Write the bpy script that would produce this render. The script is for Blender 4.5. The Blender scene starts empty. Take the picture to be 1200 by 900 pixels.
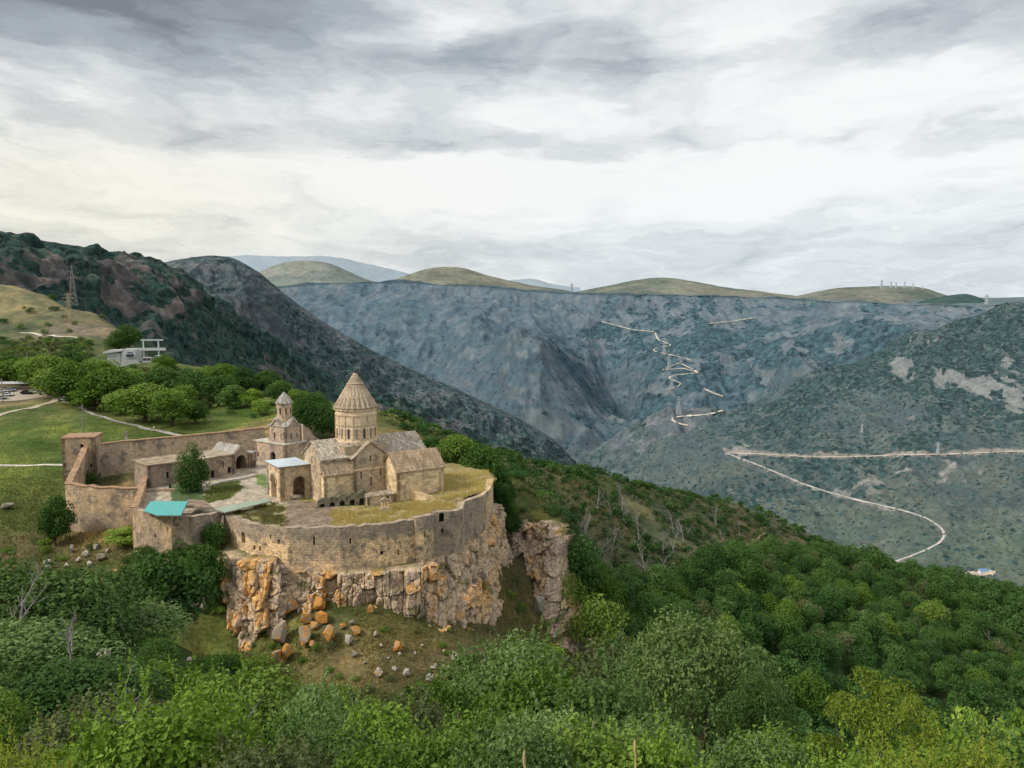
import bpy, bmesh, math, random
import numpy as np
from mathutils import Vector, Matrix
from mathutils.bvhtree import BVHTree

rng = np.random.default_rng(7)
random.seed(7)
scene = bpy.context.scene
COL = scene.collection
R = math.radians
TH = math.atan(0.098)            # camera pitch: horizon 98 px above the middle of a 1200x900 frame, focal length 1000 px
ST, CT = math.sin(TH), math.cos(TH)

# ---------------------------------------------------------------- viewpoint geometry helpers
def ratio(py):
    v = (450 - py) / 1000.0
    return (ST - v * CT) / (CT + v * ST)
def pd(px, py, d):
    """world point seen at a photo position, at horizontal distance d in front of the viewpoint"""
    v = (450 - py) / 1000.0
    k = d / (CT + v * ST)
    return np.array([(px - 600) / 1000.0 * k, d, -ratio(py) * d])
def pz(px, py, z):
    return pd(px, py, -z / ratio(py))
def proj(p):
    p = np.asarray(p, float)
    x, y, z = p[..., 0], p[..., 1], p[..., 2]
    f = y * CT - z * ST
    v = y * ST + z * CT
    return 600 + 1000 * x / f, 450 - 1000 * v / f

# ---------------------------------------------------------------- noise
_perm = rng.permutation(256)
_perm = np.concatenate([_perm, _perm, _perm])
_g = rng.normal(size=(256, 3)); _g /= np.linalg.norm(_g, axis=1)[:, None]
def perlin(x, y, z=0.0):
    x, y, z = np.broadcast_arrays(np.asarray(x, float), np.asarray(y, float), np.asarray(z, float))
    xi, yi, zi = np.floor(x).astype(int), np.floor(y).astype(int), np.floor(z).astype(int)
    xf, yf, zf = x - xi, y - yi, z - zi
    f = lambda t: t * t * t * (t * (t * 6 - 15) + 10)
    u, v, w = f(xf), f(yf), f(zf)
    def h(a, b, c):
        i = _perm[(_perm[(_perm[(xi + a) & 255] + yi + b) & 255] + zi + c) & 255]
        g = _g[i]
        return g[..., 0] * (xf - a) + g[..., 1] * (yf - b) + g[..., 2] * (zf - c)
    L = lambda a, b, t: a + (b - a) * t
    return L(L(L(h(0,0,0), h(1,0,0), u), L(h(0,1,0), h(1,1,0), u), v),
             L(L(h(0,0,1), h(1,0,1), u), L(h(0,1,1), h(1,1,1), u), v), w) * 1.6
def fbm(x, y, z=0.0, o=4, lac=2.03, gain=0.5):
    s = 0; a = 1.0; n = 0
    for i in range(o):
        s = s + a * perlin(x * lac**i + 17.3*i, y * lac**i - 9.1*i, z * lac**i + 3.7*i); n += a; a *= gain
    return s / n
def ridged(x, y, z=0.0, o=4, lac=2.05, gain=0.5):
    s = 0; a = 1.0; n = 0
    for i in range(o):
        s = s + a * (1 - np.abs(perlin(x * lac**i + 7.3*i, y * lac**i + 19.1*i, z * lac**i))); n += a; a *= gain
    return s / n
def sstep(a, b, x):
    t = np.clip((x - a) / (b - a), 0, 1)
    return t * t * (3 - 2 * t)
def lin(*c):
    """sRGB 0-255 to linear"""
    c = np.array(c, float) / 255
    return np.where(c <= 0.04045, c / 12.92, ((c + 0.055) / 1.055) ** 2.4)
def mixc(a, b, t):
    t = np.asarray(t)[..., None]
    return a * (1 - t) + b * t

# ---------------------------------------------------------------- meshes
def mesh_np(name, V, F, mats, col=None, vert_val=None, uv=None, smooth=False, mi=None):
    """V (n,3); F (m,k) one face size, or a list of index lists"""
    me = bpy.data.meshes.new(name)
    V = np.asarray(V, np.float32)
    if isinstance(F, np.ndarray):
        m, k = F.shape
        me.vertices.add(len(V)); me.vertices.foreach_set('co', V.ravel())
        me.loops.add(m * k); me.loops.foreach_set('vertex_index', F.astype(np.int32).ravel())
        me.polygons.add(m); me.polygons.foreach_set('loop_start', np.arange(0, m * k, k, dtype=np.int32))
        me.update(calc_edges=True)
    else:
        me.from_pydata([tuple(map(float, v)) for v in V], [], [list(map(int, f)) for f in F])
    if col is not None:
        a = me.attributes.new('Col', 'FLOAT_COLOR', 'POINT')
        c = np.ones((len(V), 4), np.float32); c[:, :3] = col
        a.data.foreach_set('color', c.ravel())
    if vert_val is not None:
        a = me.attributes.new('vert_val', 'FLOAT', 'POINT'); a.data.foreach_set('value', np.asarray(vert_val, np.float32))
    for mt in (mats if isinstance(mats, (list, tuple)) else [mats]):
        me.materials.append(mt)
    if mi is not None:
        me.polygons.foreach_set('material_index', np.asarray(mi, np.int32))
    me.polygons.foreach_set('use_smooth', np.full(len(me.polygons), bool(smooth)))
    me.validate(); me.update()
    return me
def link(name, me, parent=None):
    o = bpy.data.objects.new(name, me); COL.objects.link(o)
    if parent is not None: o.parent = parent
    return o
def tag(o, label=None, cat=None, group=None, kind=None):
    if label: o['label'] = label
    if cat: o['category'] = cat
    if group: o['group'] = group
    if kind: o['kind'] = kind
    return o
def empty(name, loc, rz=0.0, label=None, cat=None, group=None):
    o = bpy.data.objects.new(name, None); COL.objects.link(o)
    o.location = [float(a) for a in loc]; o.rotation_euler = (0, 0, rz); o.empty_display_size = 0.5
    return tag(o, label, cat, group)
def copy_tree(o, parent=None):
    c = o.copy(); COL.objects.link(c); c.parent = parent
    for ch in list(o.children): copy_tree(ch, c)
    return c
def box_uv(me):
    """metre-scale UVs: u along the wall, v up the wall or up the roof slope"""
    uvl = me.uv_layers.new(name='UVMap')
    n = len(me.polygons)
    nor = np.zeros(n * 3, np.float32); me.polygons.foreach_get('normal', nor); nor = nor.reshape(n, 3)
    co = np.zeros(len(me.vertices) * 3, np.float32); me.vertices.foreach_get('co', co); co = co.reshape(-1, 3)
    lv = np.zeros(len(me.loops), np.int32); me.loops.foreach_get('vertex_index', lv)
    tot = np.zeros(n, np.int32); me.polygons.foreach_get('loop_total', tot)
    ln = np.repeat(nor, tot, axis=0)
    t = np.stack([-ln[:, 1], ln[:, 0], np.zeros(len(ln))], 1)
    l = np.linalg.norm(t, axis=1)
    flat = l < 0.05
    t[flat] = (1, 0, 0); l[flat] = 1
    t /= l[:, None]
    b = np.cross(ln, t); b[flat] = (0, 1, 0)
    p = co[lv]
    uv = np.stack([(p * t).sum(1), (p * b).sum(1)], 1).astype(np.float32)
    uvl.data.foreach_set('uv', uv.ravel())
def bm_mesh(name, bm, mats, smooth=False):
    bmesh.ops.recalc_face_normals(bm, faces=bm.faces[:])
    me = bpy.data.meshes.new(name); bm.to_mesh(me); bm.free()
    for mt in (mats if isinstance(mats, (list, tuple)) else [mats]): me.materials.append(mt)
    if smooth: me.polygons.foreach_set('use_smooth', np.ones(len(me.polygons), bool))
    box_uv(me)
    return me
def part(name, bm, mats, parent=None, smooth=False):
    return link(name, bm_mesh(name, bm, mats, smooth), parent)

# bmesh shape helpers (all add to a bmesh)
def NB(): return bmesh.new()
def b_hexa(bm, P):
    v = [bm.verts.new(tuple(map(float, p))) for p in P]
    for f in ((0,3,2,1),(4,5,6,7),(0,1,5,4),(1,2,6,5),(2,3,7,6),(3,0,4,7)):
        bm.faces.new([v[i] for i in f])
    return v
def b_box(bm, x0, x1, y0, y1, z0, z1):
    return b_hexa(bm, [(x0,y0,z0),(x1,y0,z0),(x1,y1,z0),(x0,y1,z0),(x0,y0,z1),(x1,y0,z1),(x1,y1,z1),(x0,y1,z1)])
def b_prism(bm, poly, vec):
    """extrude a planar polygon (3D points) by a vector"""
    a = [bm.verts.new(tuple(map(float, p))) for p in poly]
    b = [bm.verts.new(tuple(float(p[i]) + float(vec[i]) for i in range(3))) for p in poly]
    n = len(a)
    bm.faces.new(a[::-1]); bm.faces.new(b)
    for i in range(n): bm.faces.new([a[i], a[(i+1) % n], b[(i+1) % n], b[i]])
def b_tube(bm, pts, rad, n=6):
    rings = []
    pts = [Vector(p) for p in pts]
    if not hasattr(rad, '__len__'): rad = [rad] * len(pts)
    for i, p in enumerate(pts):
        t = (pts[min(i+1, len(pts)-1)] - pts[max(i-1, 0)]).normalized()
        a = t.orthogonal().normalized() if abs(t.z) > 0.95 else t.cross(Vector((0,0,1))).normalized()
        c = t.cross(a)
        rings.append([bm.verts.new(p + (a*math.cos(2*math.pi*k/n) + c*math.sin(2*math.pi*k/n)) * rad[i]) for k in range(n)])
    for i in range(len(rings)-1):
        for k in range(n):
            bm.faces.new([rings[i][k], rings[i][(k+1)%n], rings[i+1][(k+1)%n], rings[i+1][k]])
    bm.faces.new(rings[0][::-1]); bm.faces.new(rings[-1])
def b_bar(bm, p, q, w):
    b_tube(bm, [p, q], w * 0.7, 4)
def b_lathe(bm, prof, n=24, cx=0, cy=0, rot=0.0):
    """prof: list of (r, z)"""
    rings = []
    for r, z in prof:
        if r < 1e-4: rings.append([bm.verts.new((cx, cy, z))])
        else: rings.append([bm.verts.new((cx + r*math.cos(rot+2*math.pi*k/n), cy + r*math.sin(rot+2*math.pi*k/n), z)) for k in range(n)])
    for a, b in zip(rings, rings[1:]):
        for k in range(n):
            k2 = (k+1) % n
            if len(a) == 1 and len(b) == 1: continue
            if len(a) == 1: bm.faces.new([a[0], b[k2], b[k]])
            elif len(b) == 1: bm.faces.new([a[k], a[k2], b[0]])
            else: bm.faces.new([a[k], a[k2], b[k2], b[k]])
    if len(rings[0]) > 1: bm.faces.new(rings[0][::-1])
    if len(rings[-1]) > 1: bm.faces.new(rings[-1])
def opening(cx, z0, w, h, arch=True, n=8):
    """2D outline of a door or window, in (s, z)"""
    if not arch: return [(cx-w/2, z0), (cx+w/2, z0), (cx+w/2, z0+h), (cx-w/2, z0+h)]
    r = w / 2; zc = z0 + h - r
    return [(cx-r, z0), (cx+r, z0)] + [(cx + r*math.cos(math.pi*k/n), zc + r*math.sin(math.pi*k/n)) for k in range(n+1)]
def b_panel(bm, p0, p1, outline, holes, thick, inward):
    """a wall panel standing on the plan line p0-p1; outline and holes in (s, z); thick along the unit plan vector inward"""
    p0 = Vector((float(p0[0]), float(p0[1]), 0)); p1 = Vector((float(p1[0]), float(p1[1]), 0)); t = (p1 - p0).normalized()
    iw = Vector((inward[0], inward[1], 0)) * thick
    P = lambda s, z: p0 + t * s + Vector((0, 0, z))
    sub = bmesh.new(); edges = []; loops = []
    for lp in [outline] + list(holes):
        vs = [sub.verts.new(P(s, z)) for s, z in lp]; loops.append(vs)
        for i in range(len(vs)): edges.append(sub.edges.new((vs[i], vs[(i+1) % len(vs)])))
    nrm = t.cross(Vector((0, 0, 1)))
    bmesh.ops.triangle_fill(sub, use_beauty=True, use_dissolve=False, edges=edges, normal=nrm)
    sub.verts.index_update()
    vs = [v.co.copy() for v in sub.verts]; fs = [[v.index for v in f.verts] for f in sub.faces]
    lps = [[v.index for v in l] for l in loops]
    sub.free()
    A = [bm.verts.new(v) for v in vs]; B = [bm.verts.new(v + iw) for v in vs]
    for f in fs:
        bm.faces.new([A[i] for i in f]); bm.faces.new([B[i] for i in f][::-1])
    for l in lps:
        for i in range(len(l)):
            a, b = l[i], l[(i+1) % len(l)]
            bm.faces.new([A[a], A[b], B[b], B[a]])

# ---------------------------------------------------------------- node helper
class NT:
    def __init__(s, tree): s.t = tree; s.n = tree.nodes; s.l = tree.links
    def new(s, typ, **kw):
        n = s.n.new(typ)
        for k, v in kw.items(): setattr(n, k, v)
        return n
    def put(s, sock, v):
        if v is None: return
        if isinstance(v, bpy.types.NodeSocket): s.l.new(v, sock)
        else:
            try: sock.default_value = v
            except Exception: sock.default_value = tuple(v)
    def m(s, op, a, b=None, c=None, clamp=False):
        n = s.new('ShaderNodeMath', operation=op); n.use_clamp = clamp
        s.put(n.inputs[0], a); s.put(n.inputs[1], b)
        if c is not None: s.put(n.inputs[2], c)
        return n.outputs[0]
    def vm(s, op, a, b=None):
        n = s.new('ShaderNodeVectorMath', operation=op); s.put(n.inputs[0], a); s.put(n.inputs[1], b)
        return n.outputs[0]
    def comb(s, x, y, z):
        n = s.new('ShaderNodeCombineXYZ'); s.put(n.inputs[0], x); s.put(n.inputs[1], y); s.put(n.inputs[2], z); return n.outputs[0]
    def noise(s, vec, scale, detail=4, rough=0.55, dist=0.0):
        n = s.new('ShaderNodeTexNoise'); s.put(n.inputs['Vector'], vec); n.inputs['Scale'].default_value = scale
        n.inputs['Detail'].default_value = detail; n.inputs['Roughness'].default_value = rough; n.inputs['Distortion'].default_value = dist
        return n.outputs[0]
    def ramp(s, f, stops):
        n = s.new('ShaderNodeValToRGB'); s.put(n.inputs[0], f)
        e = n.color_ramp.elements
        while len(e) < len(stops): e.new(0.5)
        for k, (p, c) in enumerate(stops):
            e[k].position = p; e[k].color = (*c, 1) if len(c) == 3 else c
        return n.outputs[0]
    def mix(s, f, a, b, blend='MIX'):
        n = s.new('ShaderNodeMix', data_type='RGBA', blend_type=blend)
        s.put(n.inputs[0], f)
        for i, v in ((6, a), (7, b)):
            if not isinstance(v, bpy.types.NodeSocket): v = (*v, 1) if len(v) == 3 else v
            s.put(n.inputs[i], v)
        return n.outputs[2]
    def map(s, f, a, b, c=0.0, d=1.0, smooth=True):
        n = s.new('ShaderNodeMapRange'); n.interpolation_type = 'SMOOTHSTEP' if smooth else 'LINEAR'
        for i, v in enumerate((f, a, b, c, d)): s.put(n.inputs[i], v)
        return n.outputs[0]
    def attr(s, name):
        n = s.new('ShaderNodeAttribute'); n.attribute_name = name; return n
def new_mat(name):
    m = bpy.data.materials.new(name); m.use_nodes = True
    t = NT(m.node_tree); t.n.clear()
    return m, t
def finish(t, color, rough=0.9, bump=None, bdist=0.1, bstr=1.0, spec=0.2, metal=0.0):
    b = t.new('ShaderNodeBsdfPrincipled'); o = t.new('ShaderNodeOutputMaterial')
    t.put(b.inputs['Base Color'], color); t.put(b.inputs['Roughness'], rough); t.put(b.inputs['Metallic'], metal)
    b.inputs['Specular IOR Level'].default_value = spec
    if bump is not None:
        bn = t.new('ShaderNodeBump'); bn.inputs['Strength'].default_value = bstr; bn.inputs['Distance'].default_value = bdist
        t.put(bn.inputs['Height'], bump); t.l.new(bn.outputs[0], b.inputs['Normal'])
    t.l.new(b.outputs[0], o.inputs[0])
def tc(t, which='Object'): return t.new('ShaderNodeTexCoord').outputs[which]
def geo_pos(t): return t.new('ShaderNodeNewGeometry').outputs['Position']

def mat_plain(name, c, rough=0.6, var=0.12, scale=3.0, metal=0.0, spec=0.3):
    m, t = new_mat(name); n = t.noise(geo_pos(t), scale, 4)
    k = t.map(n, 0.3, 0.7, 1 - var, 1 + var)
    finish(t, t.mix(1.0, c, t.comb(k, k, k), 'MULTIPLY'), rough, spec=spec, metal=metal); return m
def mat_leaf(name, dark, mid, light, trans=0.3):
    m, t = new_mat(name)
    r = t.attr('vert_val').outputs['Fac']; ob = t.new('ShaderNodeObjectInfo').outputs['Random']
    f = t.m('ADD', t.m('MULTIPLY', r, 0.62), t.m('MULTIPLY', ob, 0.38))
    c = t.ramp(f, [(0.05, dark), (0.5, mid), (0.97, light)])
    d = t.new('ShaderNodeBsdfPrincipled'); t.put(d.inputs['Base Color'], c); d.inputs['Roughness'].default_value = 0.55
    d.inputs['Specular IOR Level'].default_value = 0.10
    tr = t.new('ShaderNodeBsdfTranslucent'); t.put(tr.inputs[0], t.mix(1.0, c, (1.1, 1.15, 0.55), 'MULTIPLY'))
    mx = t.new('ShaderNodeMixShader'); mx.inputs[0].default_value = trans
    t.l.new(d.outputs[0], mx.inputs[1]); t.l.new(tr.outputs[0], mx.inputs[2])
    o = t.new('ShaderNodeOutputMaterial'); t.l.new(mx.outputs[0], o.inputs[0]); return m
def mat_land(name, scale=1.0, amt=0.35, bdist=0.3, scale2=None, rough=0.95):
    """vertex albedo with fine procedural break-up"""
    m, t = new_mat(name); p = geo_pos(t)
    n = t.noise(p, scale, 6, 0.65); n2 = t.noise(p, scale2 or scale * 0.13, 4, 0.6)
    k = t.m('MULTIPLY', t.map(n, 0.28, 0.72, 1 - amt, 1 + amt), t.map(n2, 0.3, 0.7, 1 - amt*0.5, 1 + amt*0.5))
    finish(t, t.mix(1.0, t.attr('Col').outputs['Color'], t.comb(k, k, k), 'MULTIPLY'), rough, n, bdist, 0.8, spec=0.05); return m

def mat_mountain(name, bush, size, rough_scale, amt=0.3, bdist=4.0):
    """bare ground from the haze-tinted vertex colour, with shrubs and trees as crisp dots whose cover follows the density attribute"""
    m, t = new_mat(name); p = geo_pos(t)
    dens = t.attr('vert_val').outputs['Fac']
    n = t.noise(p, rough_scale, 8, 0.68); nv = t.noise(t.vm('MULTIPLY', p, (1, 1, .25)), rough_scale*2.3, 6, .65)
    k = t.m('MULTIPLY', t.map(n, .3, .7, 1-amt, 1+amt), t.map(nv, .3, .7, 1-amt*.8, 1+amt*.8))
    g = t.mix(1.0, t.attr('Col').outputs['Color'], t.comb(k, k, k), 'MULTIPLY')
    wob = t.new('ShaderNodeTexNoise'); t.put(wob.inputs['Vector'], p); wob.inputs['Scale'].default_value = 1.1/size; wob.inputs['Detail'].default_value = 3
    pw_ = t.vm('ADD', p, t.vm('MULTIPLY', t.vm('SUBTRACT', wob.outputs['Color'], (.5,.5,.5)), (size*.9,)*3))
    tot = None; hh = None
    for sc, off in ((1.0/size, 0.0), (.42/size, .12)):
        v = t.new('ShaderNodeTexVoronoi'); v.inputs['Scale'].default_value = sc; t.put(v.inputs['Vector'], pw_)
        rr = t.m('ADD', t.m('MULTIPLY', dens, .95), -.10 - off)
        cellr = t.new('ShaderNodeSeparateColor'); t.l.new(v.outputs['Color'], cellr.inputs[0])
        rr = t.m('MULTIPLY', rr, t.map(cellr.outputs[0], 0, 1, .55, 1.35, False))
        dd = t.m('SUBTRACT', rr, v.outputs['Distance'])
        mk = t.map(dd, -.03, .09)
        bright = t.m('ADD', t.map(cellr.outputs[1], 0, 1, .68, 1.4, False), 0)
        if tot is None: tot, hh, bb = mk, t.m('MAXIMUM', dd, 0), bright
        else:
            tot = t.m('MAXIMUM', tot, mk); hh = t.m('ADD', hh, t.m('MULTIPLY', t.m('MAXIMUM', dd, 0), 1.6))
    bc = t.mix(1.0, bush, t.comb(bb, bb, bb), 'MULTIPLY')
    bc = t.mix(1.0, bc, t.comb(*[t.map(nv, .3, .7, .75, 1.3)]*3), 'MULTIPLY')
    finish(t, t.mix(tot, g, bc), .95, t.m('ADD', t.m('MULTIPLY', hh, 1.6), n), bdist, .9, spec=.03)
    return m
# ================================================================ camera, world, light
cam = bpy.data.cameras.new('camera'); cam.sensor_width = 36; cam.lens = 30; cam.clip_start = 0.1; cam.clip_end = 90000
camo = bpy.data.objects.new('camera', cam); COL.objects.link(camo)
camo.location = (0, 0, 0); camo.rotation_euler = (math.pi/2 - TH, 0, 0)
scene.camera = camo
scene.view_settings.view_transform = 'Standard'; scene.view_settings.look = 'None'; scene.view_settings.exposure = 0
scene.cycles.max_bounces = 5; scene.cycles.diffuse_bounces = 3; scene.cycles.glossy_bounces = 2
scene.cycles.transmission_bounces = 4; scene.cycles.transparent_max_bounces = 4
scene.cycles.use_denoising = True
try: scene.cycles.denoiser = 'OPENIMAGEDENOISE'
except Exception: pass
SUN_EL, SUN_AZ = R(42), R(-115)      # azimuth from +Y towards +X
world = bpy.data.worlds.new('World'); scene.world = world; world.use_nodes = True
t = NT(world.node_tree); t.n.clear()
sky = t.new('ShaderNodeTexSky', sky_type='NISHITA'); sky.sun_disc = False; sky.sun_elevation = SUN_EL; sky.sun_rotation = SUN_AZ
d = t.new('ShaderNodeTexCoord').outputs['Generated']
sx = t.new('ShaderNodeSeparateXYZ'); t.l.new(d, sx.inputs[0]); dx, dy, dz = sx.outputs
az0 = t.m('ARCTAN2', dx, dy)
hl = t.m('SQRT', t.m('ADD', t.m('MULTIPLY', dx, dx), t.m('MULTIPLY', dy, dy)))
el0 = t.m('DIVIDE', dz, t.m('MAXIMUM', hl, 0.05))
# ragged edges: warp the directions with noise (stretched along the horizon, like layered cloud)
wv = t.comb(t.m('MULTIPLY', az0, 3.2), t.m('MULTIPLY', el0, 11.0), t.m('MULTIPLY', dy, 0.7))
w1 = t.m('SUBTRACT', t.noise(wv, 1.6, 6, 0.62), 0.5); w2 = t.m('SUBTRACT', t.noise(t.vm('ADD', wv, (5.2, 1.3, 7.7)), 1.9, 6, 0.62), 0.5)
az = t.m('ADD', az0, t.m('MULTIPLY', w1, 0.26)); el = t.m('ADD', el0, t.m('MULTIPLY', w2, 0.10))
def blob(a, e, sa, se, amp, A=None, E=None):
    u = t.m('DIVIDE', t.m('SUBTRACT', A or az, a), sa); v = t.m('DIVIDE', t.m('SUBTRACT', E or el, e), se)
    q = t.m('ADD', t.m('MULTIPLY', u, u), t.m('MULTIPLY', v, v))
    return t.m('MULTIPLY', t.m('POWER', 2.718, t.m('MULTIPLY', q, -1.0)), amp)
pe = t.m('DIVIDE', 1.0, t.m('ADD', t.m('MAXIMUM', el, -0.02), 0.13))        # cloud layer seen in perspective
pv = t.comb(t.m('MULTIPLY', az, t.m('MULTIPLY', pe, 1.2)), t.m('MULTIPLY', pe, 0.95), dy)
n1 = t.noise(pv, 1.05, 6, 0.56); n2 = t.noise(t.vm('ADD', pv, (3.1, 8.2, 1.0)), 2.7, 7, 0.6)
b = t.ramp(el0, [(0.0, (0.72,)*3), (0.05, (0.77,)*3), (0.11, (0.84,)*3), (0.2, (0.79,)*3), (0.27, (0.64,)*3), (0.36, (0.56,)*3), (0.6, (0.72,)*3), (1.0, (0.85,)*3)])
b = t.m('ADD', b, t.m('MULTIPLY', t.m('SUBTRACT', n1, 0.5), t.map(el0, .02, .17, .55, 1.3)))
b = t.m('ADD', b, t.m('MULTIPLY', t.m('SUBTRACT', n2, 0.5), t.map(el0, .02, .17, .35, .75)))
for args in [(0.38, 0.34, 0.30, 0.06, 0.20), (0.12, 0.345, 0.16, 0.04, 0.10), (-0.52, 0.318, 0.20, 0.052, -0.50), (-0.27, 0.350, 0.20, 0.050, -0.46), (-0.36, 0.235, 0.32, 0.060, -0.24), (0.08, 0.26, 0.22, 0.05, -0.16), (0.50, 0.30, 0.16, 0.05, -0.14),
             (-0.085, 0.315, 0.07, 0.03, 0.42), (0.26, 0.287, 0.07, 0.018, 0.30), (0.30, 0.222, 0.42, 0.034, 0.30), (0.02, 0.13, 0.30, 0.035, 0.26),
             (0.40, 0.14, 0.25, 0.03, 0.16), (0.12, 0.177, 0.30, 0.016, -0.18), (0.42, 0.065, 0.45, 0.03, -0.07), (-0.05, 0.05, 0.18, 0.025, -0.05), (-0.48, 0.14, 0.22, 0.05, 0.14)]:
    b = t.m('ADD', b, blob(*args))
cc = t.ramp(b, [(0.05, tuple(lin(128,134,142))), (0.38, tuple(lin(172,179,186))), (0.62, tuple(lin(212,217,221))), (0.88, tuple(lin(243,246,246))), (1.0, tuple(lin(251,252,252)))])
warm = blob(-0.52, 0.09, 0.36, 0.10, 1.0, az0, el0)
cc = t.mix(warm, cc, t.mix(1.0, cc, (1.0, 0.95, 0.84), 'MULTIPLY'))
cool = blob(0.40, 0.03, 0.55, 0.06, 0.7, az0, el0)
cc = t.mix(cool, cc, t.mix(1.0, cc, (0.93, 0.99, 1.04), 'MULTIPLY'))
bg1 = t.new('ShaderNodeBackground'); t.l.new(sky.outputs[0], bg1.inputs[0]); bg1.inputs[1].default_value = 0.10
bg2 = t.new('ShaderNodeBackground'); t.l.new(cc, bg2.inputs[0]); bg2.inputs[1].default_value = 1.0
mx = t.new('ShaderNodeMixShader'); mx.inputs[0].default_value = 0.94
t.l.new(bg1.outputs[0], mx.inputs[1]); t.l.new(bg2.outputs[0], mx.inputs[2])
wo = t.new('ShaderNodeOutputWorld'); t.l.new(mx.outputs[0], wo.inputs[0])
sl = bpy.data.lights.new('sun', 'SUN'); sl.energy = 3.1; sl.angle = R(10); sl.color = (1.0, 0.93, 0.82)
so = bpy.data.objects.new('sun', sl); COL.objects.link(so); so.location = (-60, -30, 120)
sd = Vector((math.sin(SUN_AZ)*math.cos(SUN_EL), math.cos(SUN_AZ)*math.cos(SUN_EL), math.sin(SUN_EL)))
so.rotation_euler = sd.to_track_quat('Z', 'Y').to_euler()
# ================================================================ far mountains: lofted sheets with relief
HAZE = np.array([0.080, 0.142, 0.186])  # aerial haze colour, mixed into the mountains' base colours by distance
def cr(P, n):
    """Catmull-Rom along axis 0"""
    m = len(P); tt = np.linspace(0, m - 1 - 1e-9, n); i = tt.astype(int); f = (tt - i)
    g = lambda k: P[np.clip(k, 0, m - 1)]
    f = f.reshape((-1,) + (1,) * (P.ndim - 1))
    a, b, c, d_ = g(i-1), g(i), g(i+1), g(i+2)
    return 0.5 * (2*b + (c-a)*f + (2*a-5*b+4*c-d_)*f**2 + (-a+3*b-3*c+d_)*f**3)
def grid_faces(nr, nc):
    i = np.arange(nr*nc).reshape(nr, nc)
    return np.stack([i[:-1,:-1], i[:-1,1:], i[1:,1:], i[1:,:-1]], -1).reshape(-1, 4)
def grid_normals(P):
    du = np.gradient(P, axis=1); dv = np.gradient(P, axis=0)
    n = np.cross(du, dv); n /= np.linalg.norm(n, axis=-1, keepdims=True) + 1e-9
    return n
BVH = {}
def sheet(name, rows, nr, nc, relief, colour, mat, haze, back=(500, -260)):
    """rows: list of rows of (px, py, d) from crest to foot; a back row falls away behind the crest"""
    W = np.array([[pd(*p) for p in row] for row in rows])
    P = cr(cr(W, nr - 6).transpose(1, 0, 2), nc).transpose(1, 0, 2)
    f = np.array([1, .6, .3, .12, .04, .012])[:, None, None]      # the ground behind the crest
    bk = P[0][None] + f*np.array([0, back[0], 0]) + np.where(f > .9, 1, f**1.5)*np.array([0, 0, back[1]])
    P = np.concatenate([bk, P])
    U, Vv = np.meshgrid(np.linspace(0, 1, nc), np.linspace(0, 1, nr))
    N = grid_normals(P); N *= np.sign(-(N * P).sum(-1, keepdims=True))
    N[:7] = N[8]; h = relief(P, U, Vv)
    h[:6] = h[6] * (1 - f[..., 0])
    P = P + N * h[..., None]
    if name == 'plateau_wall':
        rg = (fbm(P[6:7, :, 0]*.006, P[6:7, :, 1]*.006, 0, 5)*22 + fbm(P[6:7, :, 0]*.0014, 0, 3.0, 3)*16)*np.clip(1 - (Vv-.02)/.12, 0, 1); P[..., 2] += rg
    P2 = P.copy()
    n2 = grid_normals(P); n2 *= np.sign((n2 * N).sum(-1, keepdims=True) + 1e-9)
    C = colour(P, U, Vv, n2, h); dens = None
    if isinstance(C, tuple): C, dens = C
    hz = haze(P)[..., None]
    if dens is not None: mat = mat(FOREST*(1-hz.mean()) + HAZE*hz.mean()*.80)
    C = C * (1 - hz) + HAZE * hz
    o = link(name, mesh_np(name, P2.reshape(-1, 3), grid_faces(nr, nc), mat, col=C.reshape(-1, 3), vert_val=None if dens is None else np.clip(dens, 0, 1).ravel(), smooth=True))
    tag(o, kind='structure')
    V = P2.reshape(-1, 3)
    BVH[name] = BVHTree.FromPolygons([tuple(v) for v in V], [tuple(f) for f in grid_faces(nr, nc).tolist()])
    return o
def hit(which, px, py):
    dv = Vector(pd(px, py, 1.0)).normalized()
    return BVH[which].ray_cast(Vector((0, 0, 0)), dv)[0]
M_far = mat_land('far_mountain_rock_and_scrub', 0.03, 0.26, 6.0, 0.004)
M_mid = mat_land('mountain_rock_and_scrub', 0.08, 0.30, 5.0, 0.006)

def dist(P): return np.linalg.norm(P, axis=-1)
def pxy(P): return proj(P)
def gauss(x, y, cx, cy, sx, sy): return np.exp(-((x-cx)/sx)**2 - ((y-cy)/sy)**2)
FOREST = np.array([0.024, 0.046, 0.026]); ROCKC = np.array([0.17, 0.132, 0.115]); SCRUB = np.array([0.115, 0.112, 0.062]); PALE = np.array([0.40, 0.35, 0.29]); TAN = np.array([0.25, 0.215, 0.125])

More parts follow.
